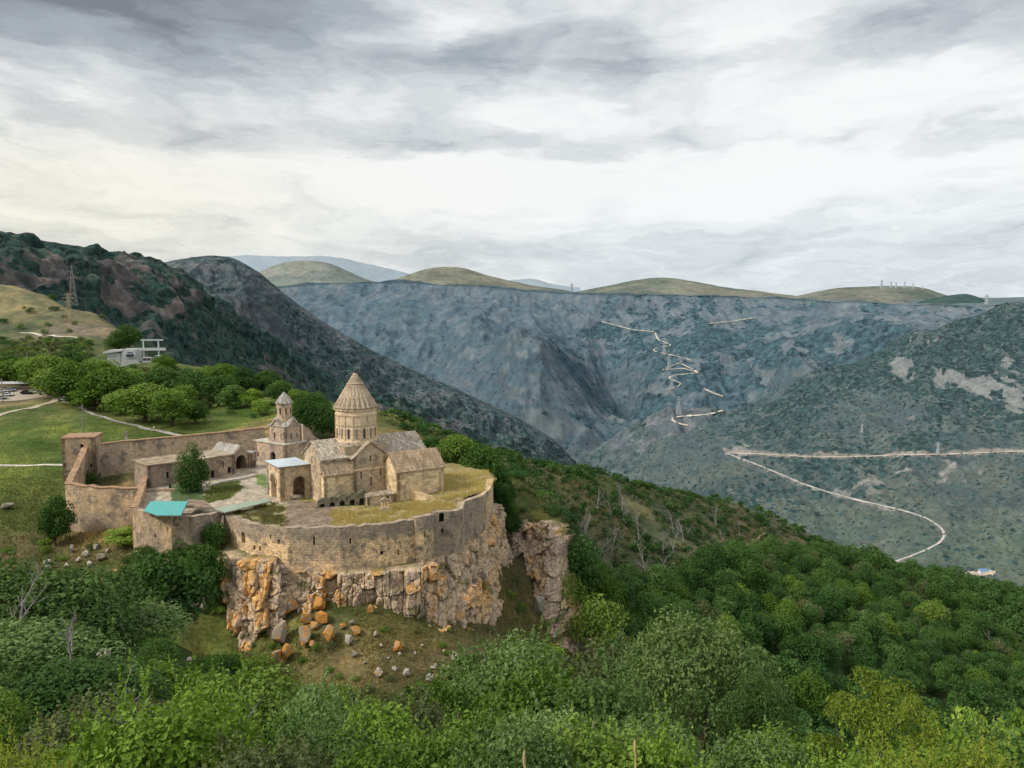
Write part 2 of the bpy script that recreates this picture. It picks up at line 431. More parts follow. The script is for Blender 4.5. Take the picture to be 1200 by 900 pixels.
# ---- left mountain, near ridge
cA = [-260,-120,0,100,180,240,300,360,430,520,620,700,780]
rA = [list(zip(cA, [240,258,273,291,308,346,388,425,458,495,531,552,585], [900,1000,1100,1250,1350,1450,1550,1650,1750,1900,2050,2200,2300]))]
rA.append([(x, y, d_) for x, y, d_ in zip(cA, [300,310,322,330,345,385,425,455,485,520,550,572,600], [760,860,960,1100,1200,1300,1400,1500,1600,1750,1900,2050,2150])])
rA.append([(x, y, d_) for x, y, d_ in zip(cA, [370,375,385,385,395,430,465,490,515,550,575,595,620], [640,740,840,960,1050,1150,1250,1350,1450,1600,1750,1900,2000])])
rA.append([(x, y+150, d_-300) for x, y, d_ in rA[2]])
def relA(P, U, V):
    x, y, z = P[...,0], P[...,1], P[...,2]
    g = ridged(x*0.0042, y*0.0016, z*0.002, 5) - 0.62
    k = np.clip((V - 0.03)/0.14, 0.05, 1)
    sp = fbm(x*0.035, y*0.035, z*0.035, 3)
    return g*105*k + sp*14*np.clip(k, .22, 1) + np.clip(fbm(x*.012, y*.012, z*.012, 3), 0, 1)*22*k
def colA(P, U, V, n, h):
    x, y, z = P[...,0], P[...,1], P[...,2]
    crag = fbm(x*0.006, y*0.006, z*0.009, 5) + (ridged(x*.018, y*.018, z*.008, 4)-.62)*1.3
    band = np.exp(-((V-.42)/.22)**2)
    rockm = crag*.9 + band*.42 - .50 + fbm(x*.03, y*.03, z*.03, 3)*.4
    C = mixc(mixc(FOREST*1.3, SCRUB*.7, sstep(-.3, .3, fbm(x*.02, y*.02, z*.02, 4))), mixc(np.array([.115,.098,.085]), np.array([.235,.18,.145]), sstep(-.1, .35, fbm(x*.03, y*.03, z*.006, 5))), sstep(-.02, .16, rockm))
    crev = sstep(.1, .45, ridged(x*.02, y*.02, z*.006, 4)-.55); C = C*(1-.35*(1-crev)*sstep(-.02, .2, rockm))[..., None]
    dens = .80 - .72*sstep(-.02, .25, rockm) + .45*fbm(x*.05, y*.05, z*.05, 3) + (1-sstep(.05, .2, V))*.6
    return C, dens
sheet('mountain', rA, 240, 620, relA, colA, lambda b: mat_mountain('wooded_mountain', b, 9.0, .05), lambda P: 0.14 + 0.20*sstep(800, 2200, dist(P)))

# ---- dome behind it
cB = [60,110,150,190,225,250,275,300,330,370,420,480,550,620,690,760]
yB = [340,326,316,308,302,300,304,318,342,372,402,432,463,498,540,590]
rB = [[(x, y, 2000+i*45) for i, (x, y) in enumerate(zip(cB, yB))]]
rB.append([(x, y+45, d_-200) for x, y, d_ in rB[0]])
rB.append([(x, y+120, d_-420) for x, y, d_ in rB[0]])
rB.append([(x, y+240, d_-620) for x, y, d_ in rB[0]])
def relB(P, U, V):
    x, y, z = P[...,0], P[...,1], P[...,2]
    k = np.clip((V - 0.03)/0.2, 0.05, 1)
    return (ridged(x*0.0045, y*0.0018, z*0.001, 5)-0.62)*95*k + fbm(x*.03, y*.03, z*.03, 3)*13*np.clip(k, .25, 1)
def colB(P, U, V, n, h):
    x, y, z = P[...,0], P[...,1], P[...,2]; px, py = pxy(P)
    strat = fbm(x*.004, y*.004, z*.06, 4)
    rockm = fbm(x*.005, y*.005, z*.006, 4) + .5*gauss(px, py, 275, 355, 90, 50) + strat*.35 + fbm(x*.04, y*.04, z*.04, 2)*.3 - .14
    C = mixc(np.array([.07,.067,.058]), np.array([.145,.122,.105]), sstep(-.25, .35, strat + fbm(x*.03, y*.03, z*.03, 4)))
    return C, .62 - .50*sstep(-.1, .35, rockm) + .4*fbm(x*.04, y*.04, z*.04, 3)
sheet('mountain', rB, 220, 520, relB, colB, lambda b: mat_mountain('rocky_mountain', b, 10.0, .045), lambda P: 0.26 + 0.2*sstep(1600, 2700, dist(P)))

# ---- plateau wall on the far side of the gorge
cC = [150,260,330,400,470,540,600,650,700,760,830,900,970,1040,1100,1160,1250,1380]
yC = [338,336,335,330,330,333,338,342,344,345,346,348,352,354,357,357,352,345]
dC = [4700,4600,4500,4400,4300,4200,4100,4000,3900,3800,3700,3600,3450,3300,3150,3050,2900,2700]
rC = [list(zip(cC, yC, dC))]
rC.append([(x, y+6, d_-15) for x, y, d_ in rC[0]])
rC.append([(x, y+24, d_-130) for x, y, d_ in rC[0]])
lim = lambda x, v: v*float(np.interp(x, [1040, 1160], [1, .25]))
rC.append([(x, y+68, d_-lim(x, 560)) for x, y, d_ in rC[0]])
rC.append([(x, y+120, d_-lim(x, 980)) for x, y, d_ in rC[0]])
rC.append([(x, y+172, d_-lim(x, 1300)) for x, y, d_ in rC[0]])
rC.append([(x, y+250, d_-lim(x, 1500)) for x, y, d_ in rC[0]])
def relC(P, U, V):
    x, y, z = P[...,0], P[...,1], P[...,2]; px, py = pxy(P)
    k = np.clip((V - 0.28)/0.25, 0, 1)
    g = (ridged(x*0.0019 + 0.3*fbm(x*.001, y*.001), y*0.0007, z*0.0006, 5)-0.62)*330*k + fbm(x*.0011, y*.0003, 2.0, 2)*210*k
    g = g + 230*gauss(px, py, 640, 470, 60, 60)*k - 160*gauss(px, py, 720, 420, 45, 60)*k
    cl = sstep(0.12, .2, V)*(1-sstep(.33, .45, V))
    return g + fbm(x*.014, y*.014, z*.014, 4)*15*np.clip(k+.1, 0, 1) + cl*(ridged(x*.012, y*.004, 0, 3)-.6)*45
def colC(P, U, V, n, h):
    x, y, z = P[...,0], P[...,1], P[...,2]; px, py = pxy(P)
    f = fbm(x*.0022, y*.0022, z*.003, 5)
    wood = f*.8 + .30*gauss(px, py, 745, 390, 110, 60) + .25*gauss(px, py, 1000, 400, 200, 40) - .50*gauss(px, py, 540, 395, 140, 80) + fbm(x*.012, y*.012, z*.012, 3)*.4
    gul = ridged(x*.006, y*.002, z*.0012, 4)
    C = mixc(np.array([.055,.055,.052]), np.array([.135,.108,.092]), sstep(-.25, .35, fbm(x*.008, y*.004, z*.03, 5)))
    C = mixc(C, np.array([.11,.105,.06]), sstep(-.1, .3, fbm(x*.003, y*.003, z*.003, 4))*.6*sstep(.45, .7, V))
    rim = sstep(.08, .15, V)*(1-sstep(.34, .5, V))*sstep(-.12, .16, fbm(x*.012, y*.005, z*.012, 4)+.08)
    C = mixc(C, mixc(np.array([.20,.165,.14]), np.array([.38,.30,.25]), sstep(-.1, .3, fbm(x*.03, y*.02, z*.008, 3))), rim*.75)
    sc = sstep(.16, .24, fbm(x*.009, y*.009, z*.02, 5) + .24*gauss(px, py, 505, 372, 50, 16) + .25*gauss(px, py, 735, 370, 18, 10) + .12*gauss(px, py, 930, 440, 120, 35) + .2*gauss(px, py, 1060, 380, 120, 20) + .15*gauss(px, py, 690, 410, 40, 12))
    C = mixc(C, PALE*.8, sc*.45)*(.70 + .55*sstep(.45, .8, gul))[..., None]  # gully shading multiplied into the wall colour
    top = 1-sstep(.035, .085, V + .05*fbm(x*.004, y*.004, 0, 3))
    dens = (.46 + .55*sstep(-.15, .25, wood) + .35*(.62-gul) - .5*rim - .5*sc)*(1-top)*sstep(.03, .25, V+.1)
    return mixc(C, np.array([.22,.19,.115]), top), dens
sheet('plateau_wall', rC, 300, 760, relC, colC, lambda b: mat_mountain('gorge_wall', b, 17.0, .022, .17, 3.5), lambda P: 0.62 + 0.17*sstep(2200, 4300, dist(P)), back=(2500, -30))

# ---- spur in the gorge with the zigzag road
cS = [600,640,690,740,780,820,860,910,960]
rS = [list(zip(cS, [585,565,540,505,487,483,480,470,455], [2500,2480,2450,2450,2450,2450,2450,2450,2450]))]
rS.append([(x, y+30, d_-110) for x, y, d_ in rS[0]])
rS.append([(x, y+75, d_-260) for x, y, d_ in rS[0]])
rS.append([(x, y+140, d_-420) for x, y, d_ in rS[0]])
def relS(P, U, V):
    x, y, z = P[...,0], P[...,1], P[...,2]
    return (ridged(x*0.005, y*0.0016, z*.0015, 5)-.62)*90 + fbm(x*.025, y*.025, z*.025, 3)*12
def colS(P, U, V, n, h):
    x, y, z = P[...,0], P[...,1], P[...,2]; px, py = pxy(P)
    rk = fbm(x*.008, y*.004, z*.012, 4) + .5*gauss(px, py, 790, 520, 38, 32)+ .35*gauss(px, py, 750, 545, 38, 22) + fbm(x*.04, y*.04, z*.02, 3)*.3
    C = mixc(SCRUB*.85, mixc(np.array([.12,.105,.095]), np.array([.24,.20,.175]), sstep(-.2, .3, fbm(x*.03, y*.02, z*.006, 4))), sstep(.0, .25, rk))
    return C, .55 - .55*sstep(.0, .3, rk) + .4*fbm(x*.03, y*.03, z*.03, 3)
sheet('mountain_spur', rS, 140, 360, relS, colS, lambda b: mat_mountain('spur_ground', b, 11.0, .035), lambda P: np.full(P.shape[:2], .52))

# ---- big slope on the right carrying the road
cD = [640,690,730,800,870,950,1050,1130,1200,1290,1400]
rD = [list(zip(cD, [600,572,552,516,486,445,407,382,360,338,310], [2150,2150,2150,2180,2220,2260,2300,2340,2380,2400,2400]))]
rD.append(list(zip(cD, [625,600,585,552,525,495,470,452,442,430,410], [1980,1970,1950,1960,1980,2000,2010,2010,2010,2000,2000])))
rD.append(list(zip(cD, [650,630,615,588,566,548,538,532,528,520,510], [1800,1790,1760,1740,1730,1720,1700,1680,1660,1640,1620])))
rD.append(list(zip(cD, [690,680,668,648,634,626,620,615,610,602,595], [1560,1550,1520,1490,1470,1450,1420,1390,1370,1350,1330])))
rD.append(list(zip(cD, [740,735,725,715,705,700,698,696,692,690,685], [1330,1310,1300,1280,1260,1240,1210,1190,1170,1150,1130])))
rD.append([(x, 800, 950) for x in cD])
def relD(P, U, V):
    x, y, z = P[...,0], P[...,1], P[...,2]
    k = 1 - sstep(.5, .72, V)*.8
    return (ridged(x*0.0038+.2*fbm(x*.002, y*.002), y*0.0012, z*.001, 5)-.62)*100*k + (fbm(x*.03, y*.03, z*.03, 3)*9 + np.clip(fbm(x*.09, y*.09, z*.09, 2), 0, 1)*7)
def polyd(px, py, pts):
    d = np.full(px.shape, 1e9); sg = np.zeros(px.shape)
    for (x0, y0), (x1, y1) in zip(pts, pts[1:]):
        L2 = (x1-x0)**2 + (y1-y0)**2; f = np.clip(((px-x0)*(x1-x0) + (py-y0)*(y1-y0))/L2, 0, 1)
        q = np.hypot(px-x0-f*(x1-x0), py-y0-f*(y1-y0)); k = q < d; d = np.where(k, q, d); sg = np.where(k, py-y0-f*(y1-y0), sg)
    return d, sg
ROAD_UP = [(1215,529),(1180,529.5),(1150,531),(1100,533),(1060,533),(1020,535),(960,536),(920,534),(880,532),(852,531)]
ROAD_LOW = [(852,531.5),(866,537),(880,542),(910,554),(940,567),(970,577),(1000,585),(1030,592),(1060,599),(1085,607),(1102,618),(1108,627),(1102,636),(1085,645),(1065,653),(1042,661)]
def colD(P, U, V, n, h):
    x, y, z = P[...,0], P[...,1], P[...,2]; px, py = pxy(P)
    f = fbm(x*.004, y*.004, z*.004, 5); sp = fbm(x*.03, y*.03, z*.03, 4)
    C = mixc(np.array([.072,.072,.045]), np.array([.135,.125,.072]), sstep(-.3, .3, fbm(x*.012, y*.012, z*.012, 5)))
    C = mixc(C, np.array([.10,.14,.052]), .85*gauss(px, py, 1040, 645, 230, 42)*sstep(-.35, .15, f))
    pale = 0
    for a in [(1057,432,13,18,.62),(1110,442,22,12,.5),(1150,452,26,12,.55),(1190,468,14,22,.6),(1180,420,10,20,.3),(905,460,18,6,.3),(1085,400,40,10,.2),
              (1100,548,60,18,.2),(1020,565,18,22,.3),(985,578,20,10,.3),(870,528,16,8,.5),(1000,380,60,12,.25),(900,430,60,12,.18),(1075,490,30,5,.2)]:
        pale = pale + a[4]*gauss(px, py, *a[:4])
    w = sstep(.26, .36, pale + fbm(x*.04, y*.04, z*.02, 5)*.55)
    du, su = polyd(px, py, ROAD_UP); dl, sl_ = polyd(px, py, ROAD_LOW)
    rag = fbm(x*.05, y*.05, z*.05, 4)
    bank = sstep(.0, .25, rag + .55 - np.abs(du + 0)/np.where(su < 0, 7.5, 3.0) + .25*fbm(px*.02, py*.0, 4.0, 2)) 
    bank2 = sstep(.0, .25, rag + .35 - dl/np.where(sl_ > 0, 7.0, 2.5)*(1 + 2.0*sstep(1040, 1080, px)))
    C = mixc(C, mixc(PALE*.8, PALE*1.05, sstep(-.2, .2, sp)), w*.8)
    C = mixc(C, mixc(np.array([.40,.30,.22]), np.array([.50,.40,.30]), sstep(-.2, .2, sp)), bank*.85); C = mixc(C, np.array([.38,.33,.26]), bank2*.7)
    wood = f*.7 + sp*.5 + .30*gauss(px, py, 1100, 445, 190, 50) - .25*gauss(px, py, 1000, 640, 220, 40)
    dens = .42 + .42*sstep(-.15, .3, wood) - .7*np.maximum(w, np.maximum(bank, bank2))
    return C, dens
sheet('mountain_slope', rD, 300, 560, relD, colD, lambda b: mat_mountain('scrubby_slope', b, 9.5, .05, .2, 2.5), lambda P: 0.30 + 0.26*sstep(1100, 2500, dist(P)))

# ---- hills standing on the plateau, and the blue range far behind
M_haze = mat_land('hazy_range', .0006, .06, 1.0, .0002)
def hill(name, xs, ys, d0, depth, cfun, hz, foot=16):
    r = [[(x, y, d0) for x, y in zip(xs, ys)]]
    yb = max(ys)
    r.append([(x, y + (yb+foot*.3-y)*.45, d0-depth*.35) for x, y in zip(xs, ys)])
    r.append([(x, yb+foot, d0-depth) for x, y in zip(xs, ys)])
    rel = lambda P, U, V: fbm(P[...,0]*.0016, P[...,1]*.0016, P[...,2]*.002, 6)*d0*.0034
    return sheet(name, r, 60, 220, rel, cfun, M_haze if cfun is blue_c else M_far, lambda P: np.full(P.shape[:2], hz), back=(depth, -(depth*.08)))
def tan_c(P, U, V, n, h):
    x, y, z = P[...,0], P[...,1], P[...,2]
    f = fbm(x*.0022, y*.0022, z*.004, 5)
    return mixc(mixc(TAN*1.1, np.array([.14,.145,.075]), sstep(-.1, .2, f)), TAN*.75, sstep(.1, .3, fbm(x*.006, y*.006, z*.01, 4)))
def blue_c(P, U, V, n, h): return np.broadcast_to(np.array([.34,.40,.45]), P.shape).copy()  # pale blue of the hazy air put into the range's own colour
def dark_c(P, U, V, n, h): return np.broadcast_to(FOREST*1.3, P.shape).copy()
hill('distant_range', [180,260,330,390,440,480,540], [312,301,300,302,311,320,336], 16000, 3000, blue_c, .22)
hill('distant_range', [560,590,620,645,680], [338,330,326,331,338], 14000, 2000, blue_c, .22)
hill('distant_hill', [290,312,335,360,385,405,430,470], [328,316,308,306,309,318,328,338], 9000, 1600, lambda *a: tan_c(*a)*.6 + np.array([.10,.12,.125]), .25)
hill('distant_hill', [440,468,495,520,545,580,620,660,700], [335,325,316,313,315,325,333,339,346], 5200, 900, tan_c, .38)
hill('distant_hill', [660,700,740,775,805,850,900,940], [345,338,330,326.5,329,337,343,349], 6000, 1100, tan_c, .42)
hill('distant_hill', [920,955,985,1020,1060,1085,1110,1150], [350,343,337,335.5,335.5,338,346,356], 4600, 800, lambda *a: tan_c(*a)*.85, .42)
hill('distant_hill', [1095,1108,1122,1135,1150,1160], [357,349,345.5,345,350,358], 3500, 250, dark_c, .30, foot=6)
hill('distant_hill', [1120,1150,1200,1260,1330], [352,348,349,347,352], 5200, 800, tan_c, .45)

# ground sheet to the horizon, far below in the gorge
gm = mat_plain('gorge_floor', (0.09, 0.115, 0.105), 0.95, 0.25, 0.004, spec=0.05)
tag(link('ground', mesh_np('ground', [(-60000,-8000,-760),(60000,-8000,-760),(60000,60000,-760),(-60000,60000,-760)], np.array([[0,1,2,3]]), gm)), kind='structure')
# ================================================================ near terrain: one height field through surveyed points
LUSH = np.array([.088,.120,.030]); DRY = np.array([.26,.20,.085]); BROWN = np.array([.13,.105,.055]); DARKG = np.array([.035,.06,.018]); SOIL = np.array([.20,.155,.105]); OLIVE = np.array([.10,.115,.04]); BRUSH = np.array([.105,.110,.060]); TANF = np.array([.205,.175,.078])
CP = []   # (x, y, z, colour)
def cp(px, py, d_, c): p = pd(px, py, d_); CP.append((*p, *c))
def cw(x, y, z, c): CP.append((x, y, z, *c))
# the viewpoint's own hillside
for x in (-12, 0, 12): cw(x, -12, 2.2 - abs(x)*.02, OLIVE)
for x in (-8, 0, 8): cw(x, 1.5, -2.1, OLIVE)
for x, y, z in [(-8,9,-6.2),(0,9,-6.6),(8,9,-7),(-14,20,-11.5),(0,20,-13),(14,20,-14.5),(-22,40,-20),(0,40,-25),(12,40,-26),(30,40,-33),
                (-34,62,-25.5),(-14,60,-30),(4,60,-34),(24,60,-40),(-52,90,-33),(-28,88,-42),(0,88,-47),(28,88,-58),(60,60,-60),
                (-70,122,-40),(-48,115,-47),(-20,112,-56),(4,112,-57.5),(34,112,-72),(70,100,-88),(-40,60,-24),(-80,80,-26),(-110,130,-38)]:
    cw(x, y, z, DARKG if y > 50 else OLIVE)
# gully and slope below the cliff
for px, py, d_, c in [(300,800,135,OLIVE),(400,800,133,BROWN),(500,800,133,BROWN),(580,790,138,BROWN),(640,790,150,DARKG),
                      (250,765,143,LUSH*.8),(320,768,142,OLIVE),(350,752,142.5,BROWN),(400,722,146,OLIVE*.8),(460,730,146,OLIVE*.8),(510,748,148,BROWN),(560,755,152,BROWN),(600,735,170,BROWN),
                      (612,700,186,BROWN*.8),(610,660,196,BROWN*.7),(592,606,211,OLIVE),(604,603,213,OLIVE),(620,605,213,OLIVE),(638,606,212,OLIVE),(650,611,211,OLIVE),(620,580,238,OLIVE),(590,570,222,OLIVE),(645,592,240,OLIVE),(668,660,222,DARKG),(680,690,214,DARKG),(680,730,200,DARKG),(640,760,170,DARKG),
                      (180,760,128,LUSH*.6),(100,720,138,OLIVE),(30,690,150,BROWN),(100,672,160,BROWN),(170,680,158,OLIVE*.8),(220,690,155,LUSH*.7),(235,740,150,LUSH*.7)]:
    cp(px, py, d_, c)
# under the monastery (hidden below its terrace)
for px, d_, z, c in [(400,158,-52,BROWN),(320,158,-50,BROWN),(500,168,-52,BROWN),(550,180,-53,BROWN),(300,185,-46,BROWN),(420,185,-46.5,BROWN),(520,192,-48,BROWN),(240,180,-45.5,BROWN),(180,190,-45,BROWN),
                     (330,212,-43.4,BROWN),(420,218,-43.4,BROWN),(500,222,-43.4,BROWN),(250,215,-43.6,BROWN),(150,205,-44.5,BROWN)]:
    cw((px-600)/1000*d_*1.01, d_, z, c)
# left slope and meadow
for px, py, d_, c in [(0,650,172,BROWN),(60,640,174,BROWN),(110,632,174,DRY*.7),(155,645,160,OLIVE),(200,650,152,OLIVE),(245,660,155,OLIVE),(30,605,190,OLIVE),(10,575,205,LUSH),(50,565,210,LUSH),(60,600,195,OLIVE),
                      (0,545,224,LUSH*1.1),(60,545,224,LUSH*1.1),(-80,560,215,LUSH),(0,515,250,LUSH*1.15),(80,500,265,LUSH*1.15),(150,515,252,LUSH*1.1),(50,480,300,OLIVE*1.2),(110,490,285,OLIVE*1.3),
                      (200,512,256,LUSH),(260,505,262,LUSH*1.1),(300,490,285,LUSH*1.2),(240,495,275,LUSH),(200,490,285,LUSH*.8),(300,498,262,DRY*.9),(320,470,310,LUSH),(270,470,320,LUSH*1.1),(230,480,305,LUSH),
                      (0,470,325,SOIL),(30,465,335,SOIL),(70,462,335,OLIVE),(100,455,350,DARKG),(200,455,355,LUSH*.7),(300,452,365,LUSH*.9),(350,465,320,OLIVE*1.2),(390,478,300,OLIVE),
                      (60,440,400,DARKG),(0,430,420,DARKG),(160,427,430,LUSH*1.1),(210,432,420,LUSH*.9),(250,438,400,LUSH),(300,447,375,OLIVE),(100,412,470,OLIVE),(40,412,480,OLIVE),(0,405,500,OLIVE),
                      (160,408,500,OLIVE*.8),(110,400,540,OLIVE),(60,393,560,SOIL*1.1),(0,392,560,OLIVE),(30,384,590,OLIVE*.8),(90,388,590,SOIL),(-100,420,430,OLIVE),(-100,480,300,LUSH),
                      (0,362,640,TANF*1.1),(0,338,720,TANF),(40,347,720,TANF),(80,362,700,TANF),(125,377,660,TANF*.9),(-120,330,720,TANF),(170,400,600,DARKG),(-100,370,600,TANF)]:
    cp(px, py, d_, c)
for px, py, d_, dz in [(0,338,830,-70),(60,355,830,-75),(125,377,800,-70),(180,400,720,-70),(230,425,560,-70),(290,440,500,-60),(340,450,450,-60),(-150,330,880,-90),
                       (395,475,400,-55),(450,490,420,-50)]:
    p = pd(px, py, d_); cw(p[0], p[1], p[2] + dz, DARKG)
# ground behind the church falling to the right, and the wooded ridge
for px, py, d_, c in [(430,480,290,OLIVE),(450,497,278,OLIVE),(480,505,270,DRY*.7),(520,512,300,DARKG),(530,540,242,OLIVE),(570,548,240,DARKG),(560,530,275,DARKG),
                      (600,541,370,DARKG),(650,548,395,DARKG),(700,556,420,DARKG),(780,575,450,BRUSH),(860,592,480,BRUSH),(900,605,495,BRUSH),(930,621,505,BROWN*1.2),(985,652,520,BROWN*1.2*.9),(1040,672,530,DARKG),(1100,685,545,DARKG),(1160,695,560,DARKG),(1230,710,575,DARKG),(1330,735,590,DARKG),
                      (620,575,270,BRUSH),(650,585,300,BRUSH),(700,585,340,BROWN*1.2*.8),(680,620,285,BRUSH),(720,610,350,BRUSH),(780,620,380,BRUSH),(860,640,405,BRUSH),(900,650,420,BROWN*1.2*.8),(950,665,440,BROWN*1.2*.8),
                      (700,660,285,BRUSH),(760,670,310,BRUSH),(820,690,320,DARKG),(880,700,340,DARKG),(960,720,350,DARKG),(1050,745,365,DARKG),(1150,775,375,DARKG),(1260,810,380,DARKG),
                      (700,720,230,DARKG),(760,760,225,DARKG),(850,790,250,DARKG),(950,820,265,DARKG),(1050,860,270,DARKG),(1180,900,275,DARKG),
                      (720,800,175,DARKG),(800,860,185,DARKG),(900,920,190,DARKG),(1050,960,200,DARKG),(690,840,140,DARKG)]:
    cp(px, py, d_, c)
for px, py, d_, dz in [(600,541,500,-60),(700,556,560,-75),(780,575,590,-80),(860,592,620,-85),(930,621,640,-85),(1040,672,660,-80),(1160,695,690,-85),(1300,725,720,-85)]:
    p = pd(px, py, d_); cw(p[0], p[1], p[2] + dz - 15, DARKG)
for x, y, z in [(120,150,-120),(160,110,-125),(230,180,-150),(330,260,-175),(400,350,-205),(110,70,-90),(220,80,-140),(380,150,-190)]: cw(x, y, z, DARKG)
CP = np.array(CP)
ECT_ = [(586,606,206),(600,608,203),(618,611,201),(636,611,200),(652,614,199),(660,632,198),(664,652,198),(669,672,197.5),(677,700,197.5),(688,722,201)]
ECB_ = [(588,640,200),(602,652,197.5),(615,664,195),(625,682,191),(631,705,187),(636,730,181),(648,735,179),(660,738,179),(672,745,179),(698,748,189)]
ECT = np.array([pd(*a) for a in ECT_]); ECB = np.array([pd(*a) for a in ECB_])
# multiquadric interpolation
C2 = 14.0 ** 2
def phi(a, b): return np.sqrt(((a[:, None, :] - b[None]) ** 2).sum(-1) + C2)
XY = CP[:, :2]; A_ = phi(XY, XY); NCP = len(XY)
Pm = np.c_[np.ones(NCP), XY / 100]
S_ = np.block([[A_ - 0.4*np.eye(NCP), Pm], [Pm.T, np.zeros((3, 3))]])
W_ = np.linalg.solve(S_, np.r_[CP[:, 2], np.zeros(3)])
def height0(x, y):
    q = np.stack([x.ravel(), y.ravel()], 1); out = np.empty(len(q))
    for i in range(0, len(q), 20000):
        s = q[i:i+20000]; out[i:i+20000] = phi(s, XY) @ W_[:NCP] + W_[NCP] + (s/100) @ W_[NCP+1:]
    return out.reshape(x.shape)
def height(x, y):
    x = np.asarray(x, float); y = np.asarray(y, float)
    r = np.hypot(x, y)
    h = height0(x, y)
    # the outer cliff: level ground behind its upper edge, a drop in front of it
    k = (x > -25) & (x < 45) & (y > 165) & (y < 245)
    if k.any():
        xx, yy, hh = x[k], y[k], h[k]
        best = np.full(xx.shape, 1e9); sg = np.zeros(xx.shape); zt = np.zeros(xx.shape); zb = np.zeros(xx.shape); end = np.zeros(xx.shape)
        m_ = len(ECT)
        for i in range(m_-1):
            a, b = ECT[i], ECT[i+1]; ab = (b-a)[:2]; L2 = (ab**2).sum()
            f = ((xx-a[0])*ab[0] + (yy-a[1])*ab[1])/L2; fc = np.clip(f, 0, 1)
            dx, dy = xx-a[0]-fc*ab[0], yy-a[1]-fc*ab[1]; dd = np.hypot(dx, dy); c = dd < best
            s_ = (dx*-ab[1] + dy*ab[0])/np.sqrt(L2)
            best = np.where(c, dd, best); sg = np.where(c, np.where(s_ >= 0, 1.0, -1.0), sg); zt = np.where(c, a[2]+fc*(b-a)[2], zt)
            zb = np.where(c, ECB[i][2]+fc*(ECB[i+1]-ECB[i])[2], zb); end = np.where(c, (i+fc)/(m_-1), end)
        ew = sstep(-.01, .12, end)*(1-sstep(.93, 1.01, end))
        up = (1-sstep(4, 26, best))*(sg > 0)*ew
        dn = (1-sstep(4, 16, best))*(sg < 0)*ew
        hh = hh*(1-up) + (zt - .15 + best*.10)*up
        hh = hh*(1-dn) + np.minimum(hh, zb + .5)*dn
        h = h.copy(); h[k] = hh
    h = h + fbm(x*.11, y*.11, 0, 4)*0.55*sstep(3, 40, r) + fbm(x*.022, y*.022, 3.1, 4)*(1.2*sstep(30, 120, r) + 3.0*sstep(240, 420, r))
    return h
na, nr_ = 620, 760
ang = np.linspace(R(-62), R(62), na); rad = np.exp(np.linspace(math.log(1.2), math.log(980), nr_))
Rr, Aa = np.meshgrid(rad, ang, indexing='ij')
TX, TY = Rr*np.sin(Aa), Rr*np.cos(Aa) - 0.4
TZ = height(TX, TY)
def land_col(x, y, z):
    q = np.stack([x.ravel(), y.ravel()], 1); out = np.empty((len(q), 3))
    wx = np.stack([fbm(x*.03, y*.03, 9.0, 3).ravel(), fbm(x*.03, y*.03, 19.0, 3).ravel()], 1) * 14
    q = q + wx
    for i in range(0, len(q), 20000):
        d2 = ((q[i:i+20000, None, :] - XY[None]) ** 2).sum(-1)
        w = 1 / (d2 + 20) ** 1.7
        out[i:i+20000] = (w @ CP[:, 3:6]) / w.sum(1)[:, None]
    out = out.reshape(x.shape + (3,))
    f = fbm(x*.06, y*.06, 2.2, 5); g = fbm(x*.25, y*.25, 6.6, 4)
    out = mixc(out, out*np.array([1.5,1.32,1.12]), sstep(-.05, .38, f + g*.3))
    out = mixc(out, out*np.array([.55,.68,.55]), sstep(.0, .4, -f + g*.5))
    return out * (1 + .35*g[..., None])
TC = land_col(TX, TY, TZ)
# aerial haze painted into the ground colours: bluer with distance down the valley
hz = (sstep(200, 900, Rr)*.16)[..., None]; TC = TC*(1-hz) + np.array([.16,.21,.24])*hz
M_land = mat_land('grassy_ground', 1.3, 0.38, 0.25, 0.17)
TV = np.stack([TX, TY, TZ], -1).reshape(-1, 3); TF = grid_faces(nr_, na)
tag(link('hillside', mesh_np('hillside', TV, TF, M_land, col=TC.reshape(-1, 3), smooth=True)), kind='structure')
sub = slice(None)
BVH['land'] = BVHTree.FromPolygons(TV.tolist(), TF.tolist())
def gz(x, y):
    """height of the ground mesh"""
    h = BVH['land'].ray_cast(Vector((float(x), float(y), 400)), Vector((0, 0, -1)))[0]
    return h.z if h is not None else float(height(np.array([x]), np.array([y]))[0])
def gp(px, py):
    h = hit('land', px, py)
    return None if h is None else np.array(h)
